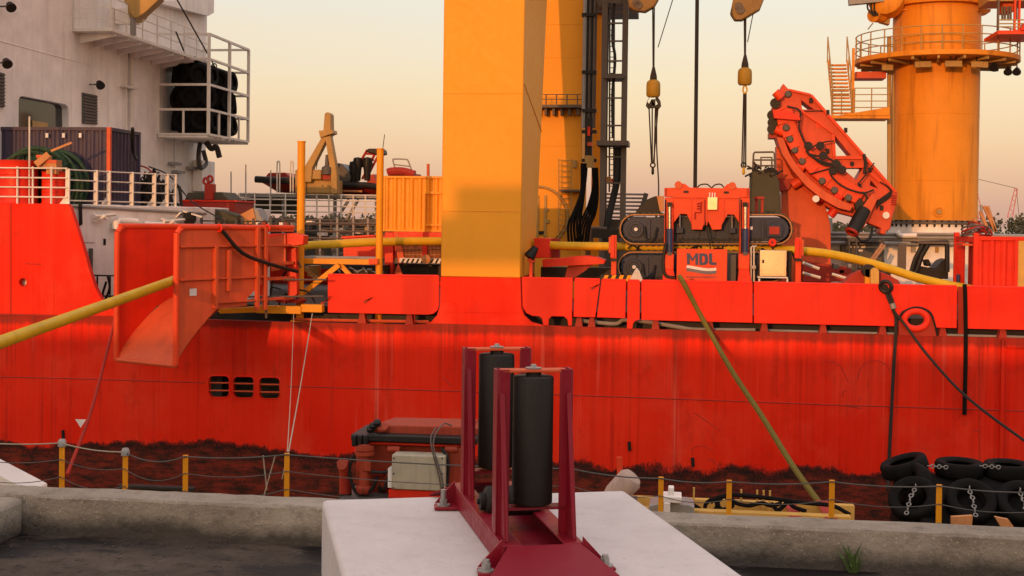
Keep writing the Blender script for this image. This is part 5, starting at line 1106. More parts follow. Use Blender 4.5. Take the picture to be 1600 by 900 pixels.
    MB().tube(smoothpath([W(1040, 380, Yg - 0.3), W(1036, 410, Yg - 0.3), W(1040, 430, Yg - 0.3), W(1054, 434, Yg - 0.3)]), 0.05, 6).build('hose', 'black', r)
    MB().pbox(1136, 1150, 398, 440, Yg + 0.1, 0.4).build('inner_guard', 'grey_dark', r)
    for u0 in (1171.5, 1176): MB().tube([W(u0 + 2, 440, Yg - 0.1), W(u0 + 2, 386, Yg - 0.1), W(u0 + 6, 384, Yg - 0.1)], 0.025, 5).build('conduit', 'white_rail', r)
    for u in (1040.5, 1168.5):
        for v in (296, 300, 304): MB().lathe([(0.001, 0.03), (0.035, 0.03), (0.035, 0)], W(u, v, Yg), (0, -1, 0), 8).build('bolt', 'red_dark', r)
    for u0, u1, v0, v1 in ((1068, 1076, 298, 301.5), (1131, 1139, 299, 302.5)): MB().pbox(u0, u1, v0, v1, Yg - 0.012, 0.011).build('slot_cover', 'black', r)
    for u in (1079, 1104, 1130): MB().pbox(u, u + 1.6, 309, 346 if u != 1104 else 352, Yg - 0.05, 0.049).build('web', 'orange', r)
    MB().pbox(1053, 1155, 307.6, 309.2, Yg - 0.06, 0.059).build('web', 'orange', r)
    for k in range(26):
        u, v = random.uniform(975, 1235), random.choice((388, 391, 384, 392)); p = W(u, v, Yg + 0.6); d = Vector((random.uniform(-0.3, 0.3), -0.1, random.uniform(-0.25, 0.2)))
        MB().tube(smoothpath([p, p + d, p + d * 1.6 + Vector((0.05, 0, -0.2))], 4), 0.025, 5).build('hydraulic_hose', 'black', r)
    # logo board
    Yb = 40.05; p0, p1 = W(1057, 438.5, Yb), W(1136.5, 389.5, Yb)
    bd = MB().box(p0.x, p1.x, Yb, Yb + 0.06, p0.z, p1.z).build('sign_board', 'orange', r, bevel=0.008)
    s_ = mpp(Yb, 1095)
    def poly(pts, mt, nm): MB().pp(pts, Yb - 0.008, 0.007).build(nm, mt, bd)
    def L_(x, y): return (1050 + x * 0.125, 370 + y * 0.125)
    M_ = [(185, 205), (218, 205), (258, 272), (298, 205), (328, 205), (328, 352), (292, 352), (292, 258), (268, 300), (246, 300), (222, 262), (222, 345), (188, 345)]
    poly([L_(*p) for p in M_], 'logo_blue', 'letter')
    MB().pp([L_(*p) for p in [(340, 207), (405, 207), (436, 218), (450, 245), (450, 318), (436, 342), (405, 353), (340, 353)]], Yb - 0.008, 0.007, [[L_(*p) for p in [(378, 238), (396, 240), (410, 254), (410, 306), (396, 320), (378, 322)]]]).build('letter', 'logo_blue', bd)
    poly([L_(*p) for p in [(462, 207), (502, 207), (502, 305), (512, 320), (556, 320), (556, 352), (490, 352), (468, 338), (462, 316)]], 'logo_blue', 'letter')
    def wave(y0, y1, mt):
        up_, lo = [], []
        for k in range(15):
            x = 182 + 372 * k / 14; d = 20 * math.cos(k / 14 * math.pi * 1.15 + 0.4) * -1; up_.append(L_(x, y0 + d + 6)); lo.append(L_(x, y1 + d + 6))
        poly(up_ + lo[::-1], mt, 'wave')
    wave(368, 402, 'logo_white'); wave(402, 442, 'logo_grey')
    me = text_mesh('INGENIOUS INSTINCT', 0.088, 0.0012); me.materials.append(MATS['logo_blue'])
    to = bpy.data.objects.new('lettering', me); col.objects.link(to); to.parent = bd; c = W(1095.8, 434.2, Yb - 0.004); to.location = c - r.location; to.rotation_euler = (R(90), 0, 0)
    bw = max(v.co.x for v in me.vertices) - min(v.co.x for v in me.vertices); k = 46.5 * s_ / bw; to.scale = (k, 0.8, 1)
    # stainless cabinet
    cb = MB().pbox(1187, 1229, 391, 432, 40.1, 0.45).build('steel_cabinet', 'steel', r, bevel=0.015); MB().pbox(1190, 1226.5, 394, 429.5, 40.085, 0.015).build('cabinet_door', 'steel', cb, bevel=0.005); MB().pbox(1191, 1194, 406, 411, 40.05, 0.035).build('lock', 'black', cb)
    MB().pbox(1184, 1231, 432.5, 434.5, 40.1, 0.5).build('cabinet_stand', 'white_rail', cb)
    for u in (1185, 1229): MB().pbox(u, u + 2.5, 435, 446, 40.12, 0.1).build('cabinet_leg', 'white_rail', cb)
    MB().pbox(1174, 1181, 415, 420, 40.3, 0.2).build('socket_box', 'galv', r)
    MB().pbox(1231, 1237, 392, 442, 40.6, 0.3).build('cable_tray', 'black', r)
    for u0, u1, v0, v1, lab in ((955, 963, 367.5, 440, 'orange clamp post holding the yellow pipe left of the tensioner tracks'), (1243, 1252, 371.5, 446, 'orange clamp post holding the yellow pipe beside the stainless cabinet')):
        q = thing('clamp_post', lab, 'post', W(u0, v1, 40.2)); MB().pbox(u0, u1, v0, v1, 40.2, 0.25).build('post', 'orange', q, bevel=0.01); MB().pbox(u0 - 4 if u0 < 1000 else u1 + 0.5, u0 - 0.5 if u0 < 1000 else u1 + 4, v0 + 3, v0 + 28, 40.1, 0.25).build('jaw', 'orange_worn', q, bevel=0.01); MB().pbox(u0 - 1, u1 + 1, 404, 408, 40.1, 0.2).build('collar', 'black', q); MB().pbox(u0 - 1, u1 - 3, v0 + 1, 403, 40.12, 0.07).build('face_plate', 'red', q)
    b_ = thing('black_drape', 'black sheet hung over an orange machine end above the left track', 'sheet', W(1015, 335, 42.5)); MB().pp([(992, 333), (1000, 322), (1010, 312), (1022, 307), (1028, 306), (1032, 333)], 42.5, 1.2).build('sheet', 'black', b_, bevel=0.05); MB().pp([(1026, 306), (1037, 306), (1037, 330), (1031, 330)], 42.4, 1.0).build('housing', 'wood_orange', b_)
    rb = thing('red_bracket', 'small red pipe bracket standing on the track beside the orange gantry', 'bracket', W(1185, 335, 42)); 
    for u in (1180, 1189): MB().pbox(u, u + 4, 308, 335, 42.0, 0.3).build('upright', 'red_dark', rb)
    MB().pbox(1178, 1194, 307, 311, 41.9, 0.5).build('crossbar', 'red_dark', rb)
    hb = thing('hazard_beam', 'yellow and black hazard striped beam behind the bulwark', 'beam', W(960, 440, 39.4))
    MB().pbox(938, 990, 430, 440, 39.4, 0.25).build('beam', 'black', hb)
    for k in range(4): MB().pp([(940.5 + k * 12, 440), (945 + k * 12, 430), (951 + k * 12, 430), (947 + k * 12, 440)], 39.36, 0.04).build('stripe', 'yellow_post', hb)
    sk = thing('white_sack', 'small white canvas sack leaning on the hazard striped beam', 'sack', W(995, 440, 39.2)); MB().pp([(983, 439), (987, 431), (994.5, 418), (999, 424), (1004.5, 438), (1005, 441), (984, 441)], 39.1, 0.2).build('canvas', 'sack', sk, bevel=0.05)
    # red structures between tower and tensioner
    q = thing('pipe_saddle', 'red curved pipe saddle between the tower and the tensioner', 'saddle', W(890, 437, 40.5))
    Q = lambda x, y: (840 + x * 0.1375, 350 + y * 0.1375)
    MB().pp([Q(*p) for p in [(50, 405), (240, 392), (430, 368), (560, 362), (680, 378), (770, 412), (760, 452), (630, 462), (240, 478), (60, 492)]], 40.5, 0.8).build('saddle', 'red', q, bevel=0.02)
    MB().pp([Q(*p) for p in [(340, 480), (630, 462), (520, 545), (405, 615), (405, 640), (300, 640)]], 40.7, 0.4).build('leg', 'red_dark', q)
    MB().pp([Q(*p) for p in [(-40, 160), (138, 165), (138, 385), (-40, 390)]], 41.2, 1.2).build('block', 'red', q, bevel=0.02); MB().pp([Q(*p) for p in [(142, 165), (240, 168), (240, 385), (142, 385)]], 41.9, 0.6).build('block', 'red_dark', q)
    MB().pbox(845, 960, 418, 440, 42.5, 0.8).build('backing', 'olive', q)
    f = thing('flood_light', 'small black floodlight on a red stub beside the tower', 'lamp', W(829, 430, 39.2)); MB().pbox(827, 832, 407, 436, 39.2, 0.12).build('stub', 'orange', f); MB().pbox(824, 835, 404, 409, 39.15, 0.25).build('cap', 'orange', f)
    MB().lathe([(0.001, -0.2), (0.1, -0.18), (0.17, 0.12), (0.17, 0.2), (0.001, 0.2)], W(832, 394, 39.2), (-0.5, -0.3, -0.75), 16).build('lamp_head', 'black', f)
    fs = thing('far_side_plant', 'grey railings, pipes and dark winches along the far side of the deck', 'machinery', W(980, 440, 58))
    for k in range(7):
        v = 303 + k * 6; MB().tube([W(936, v, 58), W(1010, v + 1, 58)], 0.05, 5).build('rail', 'grey', fs)
    MB().bar(W(1003, 325, 57.8), W(1010, 302, 57.8), 0.2).build('strut', 'grey_dark', fs); MB().pbox(930, 1050, 343, 430, 58.5, 1).build('winch_house', 'grey_dark', fs); MB().pbox(925, 975, 358, 372, 45.5, 0.8).build('winch', 'black', fs); MB().pbox(860, 935, 345, 430, 58.8, 0.6).build('wall', 'grey', fs); MB().pbox(1160, 1300, 340, 440, 60.0, 0.6).build('wall', 'grey', fs); MB().pbox(1030, 1170, 336, 440, 59.5, 0.6).build('wall', 'grey_dark', fs)
    MB().tube(smoothpath([W(925, 385, 46), W(925, 360, 46), W(928, 356, 46), W(948, 357, 46)], 4), 0.05, 6).build('rail_hoop', 'steel_mast', fs)
tensioner()

# ================================================================== red curved arm on its pedestal
def red_arm():
    Y = 50.0; Q = lambda x, y: (1160 + x * 0.3111, 110 + y * 0.3111)
    r = thing('curved_arm', 'huge red orange curved arm tilted up on a slab pedestal', 'arm', W(1258, 445, Y))
    outer = [(205, 65), (230, 92), (345, 118), (782, 615), (768, 690), (752, 745), (742, 800), (722, 806), (716, 826), (690, 818), (694, 792), (620, 762), (560, 735), (470, 712), (380, 660), (300, 590), (235, 500), (190, 410), (160, 310), (150, 190), (175, 130)]
    hl = [[(460, 326), (546, 428), (466, 430)], [(500, 490), (606, 490), (572, 550)], [(296, 150), (356, 196), (300, 196)], [(645, 552), (676, 590), (640, 578)]]
    MB().pp([Q(*p) for p in outer], Y, 1.1, [[Q(*p) for p in h] for h in hl]).build('main_plate', 'arm_red', r, bevel=0.03, smooth=20)
    pts = [(165, 205), (178, 270), (205, 335), (240, 395), (285, 455), (340, 520), (410, 580), (490, 630), (575, 672)]
    inn = [(250, 175), (262, 250), (285, 310), (318, 362), (355, 412), (405, 462), (470, 515), (540, 560), (625, 605)]
    MB().pp([Q(*p) for p in pts] + [Q(*p) for p in inn[::-1]], Y - 0.45, 0.44).build('curved_band', 'orange', r, bevel=0.03, smooth=25)
    low = [(172, 335), (200, 420), (255, 505), (320, 580), (400, 645), (480, 690), (540, 705)]; lo2 = [(205, 340), (235, 415), (285, 490), (345, 555), (420, 612), (500, 655), (555, 680)]
    MB().pp([Q(*p) for p in low] + [Q(*p) for p in lo2[::-1]], Y - 0.9, 0.85).build('lower_flange', 'orange_worn', r, smooth=25)
    for x, y in ((230, 120), (220, 288), (238, 345), (262, 400), (300, 456), (400, 556), (462, 602), (532, 640)):
        b_ = MB().lathe([(0.001, 0.08), (0.1, 0.08), (0.14, 0.03), (0.14, 0)], W(*Q(x, y), Y - 0.46 if y > 200 else Y), (0, -1, 0), 14).build('roller_pin', 'grey_dark', r)
    for k in range(8):
        p, q = Vector((*Q(*pts[k]), 0)), Vector((*Q(*inn[k]), 0)); MB().bar(W(p.x, p.y, Y - 0.47), W(q.x * 0.6 + p.x * 0.4, q.y * 0.6 + p.y * 0.4, Y - 0.47), 0.12, 0.06).build('rib', 'orange', r)
    for x0, y0, x1, y1 in ((165, 108, 195, 140), (165, 295, 205, 312), (270, 480, 310, 490), (350, 520, 380, 500), (460, 630, 500, 640), (250, 580, 290, 555), (370, 660, 395, 640), (440, 730, 465, 700)):
        MB().cyl(W(*Q(x0, y0), Y - 0.3), W(*Q(x1, y1), Y - 0.3), 0.17, n=12).build('stub_roller', 'orange' if x0 < 350 else 'red', r, smooth=60)
    MB().lathe([(0.001, 0.1), (0.13, 0.1), (0.13, 0)], W(*Q(368, 645), Y - 0.9), (0, -1, 0), 14).build('pin_cap', 'logo_white', r)
    MB().lathe([(0.001, 0.1), (0.13, 0.1), (0.13, 0)], W(*Q(720, 728), Y), (0, -1, 0), 14).build('pin_cap', 'logo_white', r)
    for x, y in ((150, 225), (152, 262), (150, 295), (165, 165)): MB().cyl(W(*Q(x, y), Y - 0.3), W(*Q(x, y), Y + 0.9), 0.2, n=14).build('end_roller', 'black', r)
    MB().pp([Q(*p) for p in [(152, 200), (240, 205), (290, 235), (290, 250), (160, 240)]], Y - 0.7, 0.3).build('hood', 'red', r)
    MB().pp([Q(*p) for p in [(135, 310), (175, 310), (175, 340), (135, 340)]], Y - 0.2, 0.9).build('end_bracket', 'red_dark', r)  # red_dark puts shade into the colour of the arm's shadow parts
    MB().pp([Q(*p) for p in [(172, 380), (245, 520), (262, 545), (172, 545)]], Y - 0.1, 0.9).build('knee', 'orange_worn', r); MB().pp([Q(*p) for p in [(172, 540), (262, 545), (230, 600), (175, 610)]], Y - 0.15, 1.0).build('knee', 'red_dark', r)
    for (x0, y0, x1, y1, w_) in ((345, 125, 770, 612, 0.1), (462, 440, 600, 440, 0.08), (500, 484, 606, 484, 0.08), (300, 205, 455, 315, 0.07), (455, 320, 462, 435, 0.07), (612, 490, 690, 560, 0.07), (235, 98, 340, 122, 0.08)):
        MB().bar(W(*Q(x0, y0), Y - 0.06), W(*Q(x1, y1), Y - 0.06), 0.12, w_).build('edge_stiffener', 'orange', r)
    for x, y in ((345, 150), (428, 405), (552, 470), (430, 210), (640, 500), (700, 690), (590, 580), (520, 300)):
        MB().pp([Q(x - 8, y - 12), Q(x + 8, y - 12), Q(x + 8, y + 12), Q(x - 8, y + 12)], Y - 0.14, 0.13).build('hose_clamp', 'rope_dark', r)
    for x, y in ((390, 380), (405, 430), (330, 380), (500, 500), (455, 505), (470, 470), (480, 488)):
        MB().lathe([(0.001, 0.1), (0.16, 0.08), (0.16, 0)], W(*Q(x, y), Y - 0.5), (0, -1, 0.2), 10).build('valve', 'rope_dark', r)
    # hoses over the arm
    for pl, rd in (([(225, 180), (290, 205), (285, 290), (325, 390), (335, 420), (430, 440), (480, 480), (440, 515), (500, 580), (600, 615), (660, 600)], 0.04), ([(335, 400), (370, 375), (420, 358), (460, 355)], 0.03), ([(335, 420), (400, 470), (460, 480)], 0.04), ([(320, 400), (345, 430), (420, 465), (490, 470)], 0.05), ([(340, 520), (430, 495), (480, 480)], 0.03), ([(600, 610), (625, 640), (600, 690)], 0.04), ([(300, 205), (420, 205), (440, 240), (460, 250)], 0.02), ([(610, 420), (618, 470), (612, 520)], 0.06), ([(580, 570), (615, 530), (650, 480), (662, 465)], 0.03)):
        MB().tube(smoothpath([W(*Q(*p), Y - 0.55 if rd > 0.02 else Y - 0.1) for p in pl], 4), rd, 6).build('hydraulic_hose', 'rope_dark', r)
    for k in range(5): MB().tube(smoothpath([W(*Q(690 + k * 14, 560 + k * 6), Y - 0.05), W(*Q(745, 600 + k * 8), Y - 0.05), W(*Q(700 - k * 3, 640 + k * 9), Y - 0.05), W(*Q(672, 660 + k * 10), Y - 0.05)], 4), 0.022, 5).build('hydraulic_pipe', 'rope_dark', r)
    for k in range(5): MB().tube([W(*Q(748, 628 + k * 11), Y - 0.03), W(*Q(775, 630 + k * 11), Y - 0.03)], 0.025, 5).build('step', 'red_dark', r)
    MB().pp([Q(*p) for p in [(368, 262), (402, 262), (402, 288), (368, 288)]], Y - 0.012, 0.01).build('inspection_plate', 'orange', r)
    # gripper at the lower end
    g = MB().cyl(W(*Q(612, 700), Y - 0.5), W(*Q(550, 812), Y - 0.9), 0.26, n=16).build('gripper', 'black', r)
    MB().ring(W(*Q(550, 812), Y - 0.9), 0.2, 0.07, (W(*Q(612, 700), Y - 0.5) - W(*Q(550, 812), Y - 0.9)).normalized(), 20).build('gripper_mouth', 'red_dark', g); MB().pp([Q(*p) for p in [(600, 690), (650, 620), (680, 640), (610, 790), (588, 800)]], Y - 0.6, 0.4).build('gripper_arm', 'orange_worn', r); MB().pp([Q(*p) for p in [(565, 670), (590, 640), (606, 655), (602, 700), (570, 700)]], Y - 0.62, 0.3).build('gripper_link', 'black', r)
    MB().tube(smoothpath([W(*Q(570, 830), Y - 0.9), W(*Q(600, 856), Y - 0.9), W(*Q(640, 840), Y - 0.8), W(*Q(656, 785), Y - 0.6)]), 0.05, 6).build('hose', 'black', r)
    # pedestal
    MB().pp([(1217, 442), (1222, 300), (1226, 286), (1238, 281), (1262, 300), (1288, 318), (1294, 335), (1298, 355), (1299, 442)], Y + 0.05, 1.0).build('pedestal', 'orange_worn', r, bevel=0.03, smooth=20)
    MB().pp([(1255, 408), (1330, 418), (1330, 440), (1255, 440)], Y - 1.0, 0.8).build('pedestal_foot', 'red_dark', r)
    for a, b in (((1254, 410), (1280, 420)), ((1254, 426), (1282, 434)), ((1300, 428), (1326, 436))): MB().tube([W(*a, 42.5), W(*b, 42.5)], 0.05, 6).build('stay', 'white_rail', r)
    d = thing('dark_basket', 'dark netted basket with a pipe handrail behind the tensioner', 'basket', W(1195, 340, 48)); MB().pp([(1172, 335), (1175, 270), (1180, 265), (1210, 268), (1218, 285), (1220, 335)], 48, 1.6).build('body', 'olive', d, bevel=0.05)
    m = MB()
    for k in range(60): u, v = random.uniform(1174, 1213), random.uniform(262, 278); p = W(u, v, 47.9 + random.uniform(0, 1)); m.tube([p, p + Vector((random.uniform(-0.3, 0.3), random.uniform(-0.2, 0.2), random.uniform(-0.2, 0.25)))], 0.035, 4)
    m.build('netting', 'rope_dark', d, kind='stuff')
    for pl in ([(1176, 270), (1177.5, 240), (1179, 238), (1208, 237.5), (1210, 240), (1211, 268)], [(1177, 250), (1210, 250)], [(1177, 259), (1210, 259)], [(1189, 262), (1189, 246), (1206, 246), (1206, 262)]): MB().tube([W(u, v, 48.2) for u, v in pl], 0.035, 6).build('handrail', 'steel_mast', d)
red_arm()

# ================================================================== pedestal crane
def crane():
    Yc = 61.0; c = W(1458, 345, Yc); s_ = mpp(Yc, 1458); R0 = 65.5 * s_; zf = c.z
    Z = lambda v, u=1458, Y=Yc: W(u, v, Y).z
    r = thing('pedestal_crane', 'tall yellow round crane pedestal with railed ring platform and stairs', 'crane', (c.x, Yc, Z_DECK))
    C = Vector((c.x, Yc, 0))
    MB().lathe([(0.001, zf), (R0, zf), (R0, Z(14)), (0.001, Z(14))], C, zz, 72).build('column', 'crane_yellow', r, smooth=60)
    for v in (182, 284): MB().ring(C + zz * Z(v), R0, 0.012, zz, 72, 5).build('weld_seam', 'crane_yellow', r)
    MB().lathe([(R0 - 0.1, zf - 0.16), (R0 + 0.16, zf - 0.16), (R0 + 0.16, zf - 0.06), (R0 + 0.02, zf - 0.05), (R0, zf + 0.02)], C, zz, 72).build('base_flange', 'steel_mast', r, smooth=30)
    fl = MB()
    bm0 = None
    for k in range(40):
        a = 2 * math.pi * k / 40
        if math.sin(a) > 0.3: continue
        p = C + Vector((math.cos(a) * (R0 + 0.09), math.sin(a) * (R0 + 0.09), zf - 0.28))
        if bm0 is None: bo = MB().lathe([(0.001, 0.3), (0.05, 0.3), (0.05, 0), (0.001, 0)], p, zz, 6).build('flange_bolt', 'black', r); bm0 = bo; base_p = p
        else: bo = bm0.copy(); col.objects.link(bo); bo.location = p - base_p
    MB().lathe([(R0 + 0.05, Z(366)), (R0 + 0.05, zf - 0.17), (0.001, zf - 0.17)], C, zz, 72).build('plinth', 'white', r)
    MB().lathe([(R0 + 0.02, Z(14)), (R0 + 0.3, Z(14)), (R0 + 0.34, Z(10)), (R0 + 0.1, Z(7)), (R0 + 0.1, 19)], C, zz, 72).build('slew_ring', 'crane_yellow', r)
    # ring platform
    Rp = 122 * s_; zp = Z(100); ring_p = lambda a, rr, z: C + Vector((math.cos(a) * rr, math.sin(a) * rr, z))
    pl = MB().lathe([(R0 + 0.02, zp - 0.02), (Rp, zp - 0.02), (Rp + 0.03, zp), (Rp + 0.03, zp + 0.2), (Rp, zp + 0.2), (Rp - 0.02, zp + 0.06), (R0 + 0.02, zp + 0.06)], C, zz, 72).build('ring_platform', 'crane_yellow', r, smooth=30)
    for k in range(20):
        a = 2 * math.pi * (k + 0.5) / 20; MB().bar(ring_p(a, R0, zp - 0.12), ring_p(a, Rp - 0.1, zp - 0.08), 0.1, 0.16).build('bracket', 'tan', pl)
    m = MB()
    for k in range(26):
        a = 2 * math.pi * k / 26; MB().cyl(ring_p(a, Rp - 0.02, zp + 0.2), ring_p(a, Rp - 0.02, zp + 1.25), 0.03, n=6).build('rail_post', 'tan', pl)
    for h in (0.55, 0.9, 1.25): MB().ring(C + zz * (zp + h), Rp - 0.02, 0.026, zz, 72, 6).build('handrail', 'tan', pl)
    for u, v in ((1376, 103), (1418, 100), (1425, 105), (1460, 100), (1468, 107), (1499, 103), (1508, 108), (1530, 101), (1528, 121), (1562, 114), (1575, 118)):
        dx = (u - 1458) * s_; yy = -math.sqrt(max(0.2, (R0 + 1.0) ** 2 - dx * dx)) if abs(dx) < R0 + 0.9 else -0.5
        p = Vector((c.x + dx, Yc + yy, zp - 0.03)); b_ = MB().cyl(p, p - zz * 0.2, 0.03, n=6).build('lamp_stem', 'black', pl)
        if v > 110 or u in (1530,): MB().lathe([(0.001, -0.14), (0.1, -0.12), (0.19, 0.08), (0.19, 0.14), (0.001, 0.14)], p - zz * 0.34, (-0.2, -0.6, -0.7), 14).build('flood_lamp', 'black', b_)
        else: MB().box(p.x - 0.24, p.x + 0.24, p.y - 0.08, p.y + 0.06, p.z - 0.45, p.z - 0.2).build('flood_lamp', 'tan', b_)
    # triangular lugs under the slew ring
    for u0, sg in ((1407, -1), (1523, 1)):
        MB().pp([(u0 - 2 * sg + (12 if sg < 0 else -12), 16), (u0 + 24 * sg, 16), (u0 + 26 * sg, 14), (u0 - 12 * sg, 14), (u0 - 12 * sg, 27)], Yc - 1.2, 0.25).build('lug', 'crane_yellow', r)
        MB().pp([(1393 if sg < 0 else 1517, 15), (1375 if sg < 0 else 1548, 15), (1375 if sg < 0 else 1548, 18), (1393 if sg < 0 else 1517, 27)], Yc - 0.6, 1.0).build('lug', 'crane_yellow', r)
    # gear at the top left
    MB().lathe([(0.001, -0.5), (0.75, -0.45), (0.8, 0.4), (0.5, 0.6), (0.001, 0.6)], W(1385, 0, Yc - 1.5), (-0.3, -1, 0.2), 22).build('winch_drum', 'crane_yellow', r)
    MB().lathe([(0.001, -0.4), (0.3, -0.35), (0.34, 0.3), (0.001, 0.4)], W(1371, 24, Yc - 1.5), (-0.6, -0.6, 0), 18).build('slew_motor', 'crane_yellow', r); MB().pp([(1364, 24), (1375, 17), (1392, 22), (1390, 38), (1376, 34)], Yc - 1.3, 0.5).build('motor_bracket', 'tan', r)
    MB().bar(W(1326, 3, Yc - 2), W(1380, -2, Yc - 2), 0.4, 0.3).build('cat_walk', 'grey', r); MB().tube([W(1364, 36, Yc - 1.5), W(1356, 46, Yc - 1.5)], 0.03, 5).build('aerial', 'grey', r)
    for k in range(3): MB().tube(smoothpath([W(1356 + k * 6, -2, Yc - 2), W(1356 + k * 5, 14, Yc - 2), W(1366 + k * 3, 24, Yc - 2)]), 0.04, 6).build('hose', 'black', r)
    # operator cab frame at the right
    m = MB(); Yk = Yc - 4; cb = MB().pbox(1559, 1700, 47, 53, Yk, 2.5).build('cab_floor', 'orange', r)
    for u in (1559, 1585, 1592): MB().pbox(u, u + 3, -40, 47, Yk, 0.15).build('cab_post', 'steel_mast' if u == 1559 else 'orange', r)
    for v in (31, 37, 42): MB().tube([W(1560, v, Yk), W(1700, v, Yk)], 0.03, 5).build('cab_rail', 'tan', r)
    MB().pbox(1567, 1585, 2, 18, Yk + 0.6, 1).build('cab_machinery', 'orange_worn', r, bevel=0.03); MB().pbox(1545, 1700, -14, 1, Yk + 0.2, 2).build('cab_roof', 'tan', r)
    for u in (1566, 1570, 1575, 1579, 1588): MB().tube([W(u, 10, Yk + 0.5), W(u, 32, Yk + 0.5)], 0.05, 5).build('hydraulic_pipe', 'steel_mast', r)
    MB().pp([(1595, 47), (1600, 36), (1612, 36), (1612, 47)], Yk - 0.1, 0.6).build('cab_seat', 'red', r)
    # side ladder pipe and access stair
    for u, rd in ((1389.5, 0.1), (1396, 0.05)): MB().tube([W(u, 58, Yc - 0.8), W(u, 345, Yc - 0.8)], rd, 8).build('service_pipe', 'tan', r)
    Ys = Yc - 2.2; sa = MB().pbox(1300, 1391, 180, 185, Ys, 1.6).build('landing', 'crane_yellow', r); MB().pp([(1312, 180), (1390, 167), (1390, 180)], Ys - 0.05, 0.06).build('landing_side', 'crane_yellow', sa)
    rails(MB(), [W(1335, 178, Ys), W(1388, 178, Ys)], 1.15, 4, 0.024, 0.6).build('landing_rail', 'tan', sa); rails(MB(), [W(1299, 180, Ys), W(1330, 180, Ys)], 1.15, 4, 0.024, 0.5).build('landing_rail', 'tan', sa)
    za, zb2 = W(1315, 178, Ys).z, zp + 0.1; n = 14
    for k in range(n):
        f_ = (k + 0.5) / n; y = Ys + 0.1 + f_ * 2.2; p0, p1 = W(1300, 150, Ys + 0.6), W(1329, 150, Ys + 0.6); z = za + (zb2 - za) * f_
        MB().box(p0.x, p1.x, y, y + 0.26, z - 0.07, z).build('tread', 'crane_yellow', sa)
    for u in (1299, 1330):
        x = W(u, 150, Ys + 0.6).x; MB().plate([(x, Ys + 0.05, za - 0.2), (x, Ys + 2.4, zb2 - 0.05), (x, Ys + 2.4, zb2 + 0.15), (x, Ys + 0.05, za)], (0.05, 0, 0)).build('stringer', 'crane_yellow', sa)
        MB().tube([(x, Ys + 0.05, za + 1.1), (x, Ys + 2.4, zb2 + 1.2)], 0.03, 6).build('stair_rail', 'tan', sa)
        for f_ in (0.0, 0.33, 0.66, 1.0): MB().tube([(x, Ys + 0.05 + 2.35 * f_, za + (zb2 - za) * f_), (x, Ys + 0.05 + 2.35 * f_, za + 1.1 + (zb2 - za + 0.1) * f_)], 0.026, 6).build('stair_post', 'tan', sa)
    MB().pbox(1331, 1335, 75, 185, Ys + 0.05, 0.12).build('stair_column', 'crane_yellow', sa); MB().pbox(1337, 1385, 112, 122, Ys + 1.0, 1.2).build('platform_beam', 'orange_worn', sa)
    b_ = W(1467, 331, Yc - R0); MB().ring(b_, 0.2, 0.05, (0, 1, 0), 18).build('ring_lug', 'crane_yellow', r); MB().lathe([(0.001, 0.1), (0.12, 0.1), (0.12, 0)], b_, (0, -1, 0), 12).build('lug_boss', 'tan', r)
    # house below the crane
    h = thing('winch_house', 'white deckhouse with pipes and a door under the crane pedestal', 'deckhouse', W(1390, 440, 57))
    Yh = 56.6; MB().pbox(1268, 1720, 378, 446, Yh, 9).build('wall', 'white', h, bevel=0.02); MB().pbox(1264, 1720, 366, 377.5, Yh - 0.4, 9.6).build('roof_edge', 'grey', h, bevel=0.02)
    for v, rd in ((364, 0.06), (370, 0.05), (379, 0.09)): MB().tube([W(1268, v, Yh - 0.5), W(1500, v + 2, Yh - 0.5)], rd, 8).build('pipe', 'grey', h)
    MB().tube(smoothpath([W(1402, 362, Yh - 0.6), W(1408, 368, Yh - 0.6), W(1432, 368, Yh - 0.6)], 4), 0.1, 8).build('pipe', 'white', h)
    d = MB().pp(rrect(1446, 1480, 371, 434, 6), Yh - 0.06, 0.055).build('door', 'white_rail', h, bevel=0.01); MB().pp(rrect(1450, 1477, 383, 412, 4), Yh - 0.075, 0.012).build('door_panel', 'white', d); MB().pbox(1461, 1467, 386, 395, Yh - 0.09, 0.012).build('sign', 'tan', d)
    MB().pbox(1326, 1382, 374, 378, Yh - 1.4, 1.2).build('shelf', 'grey_dark', h); 
    for u in (1327, 1338, 1380): MB().tube([W(u, 374, Yh - 1.4), W(u, 435, Yh - 1.4)], 0.05, 6).build('shelf_post', 'grey_dark', h)
    MB().pbox(1328, 1380, 388, 440, Yh - 1.0, 0.8).build('cabinet', 'grey_dark', h); MB().pbox(1341, 1348, 390, 393, Yh - 1.02, 0.015).build('sign', 'logo_white', h)
    for a, b in (((1347, 425), (1378, 382)), ((1352, 424), (1382, 384))): MB().tube([W(*a, 50), W(*b, 52)], 0.05, 6).build('ladder_rail', 'wood_orange', h)
    MB().tube(smoothpath([W(1321, 362, Yh - 0.1), W(1320, 380, Yh - 0.1), W(1314, 384, Yh - 0.1), W(1314, 395, Yh - 0.1)], 4), 0.04, 6).build('cable', 'steel_mast', h); MB().pbox(1315, 1322, 382, 390, Yh - 0.15, 0.14).build('switch_box', 'grey', h); MB().pbox(1424, 1431, 384, 394, Yh - 0.15, 0.14).build('switch_box', 'grey', h)
    for k in range(14): u = 1302 + (k * 41) % 100; v = 412 + (k * 7) % 20; MB().pbox(u, u + random.uniform(5, 14), v, v + random.uniform(3, 9), 48 + (k % 3), 0.5).build('loose_gear', ['grey_dark', 'black', 'olive', 'grey'][k % 4], h)
    # loader cab
    l = thing('loader_cab', 'dark open cab of a small loader parked by the white door', 'loader', W(1440, 440, 46)); Yl = 46.0
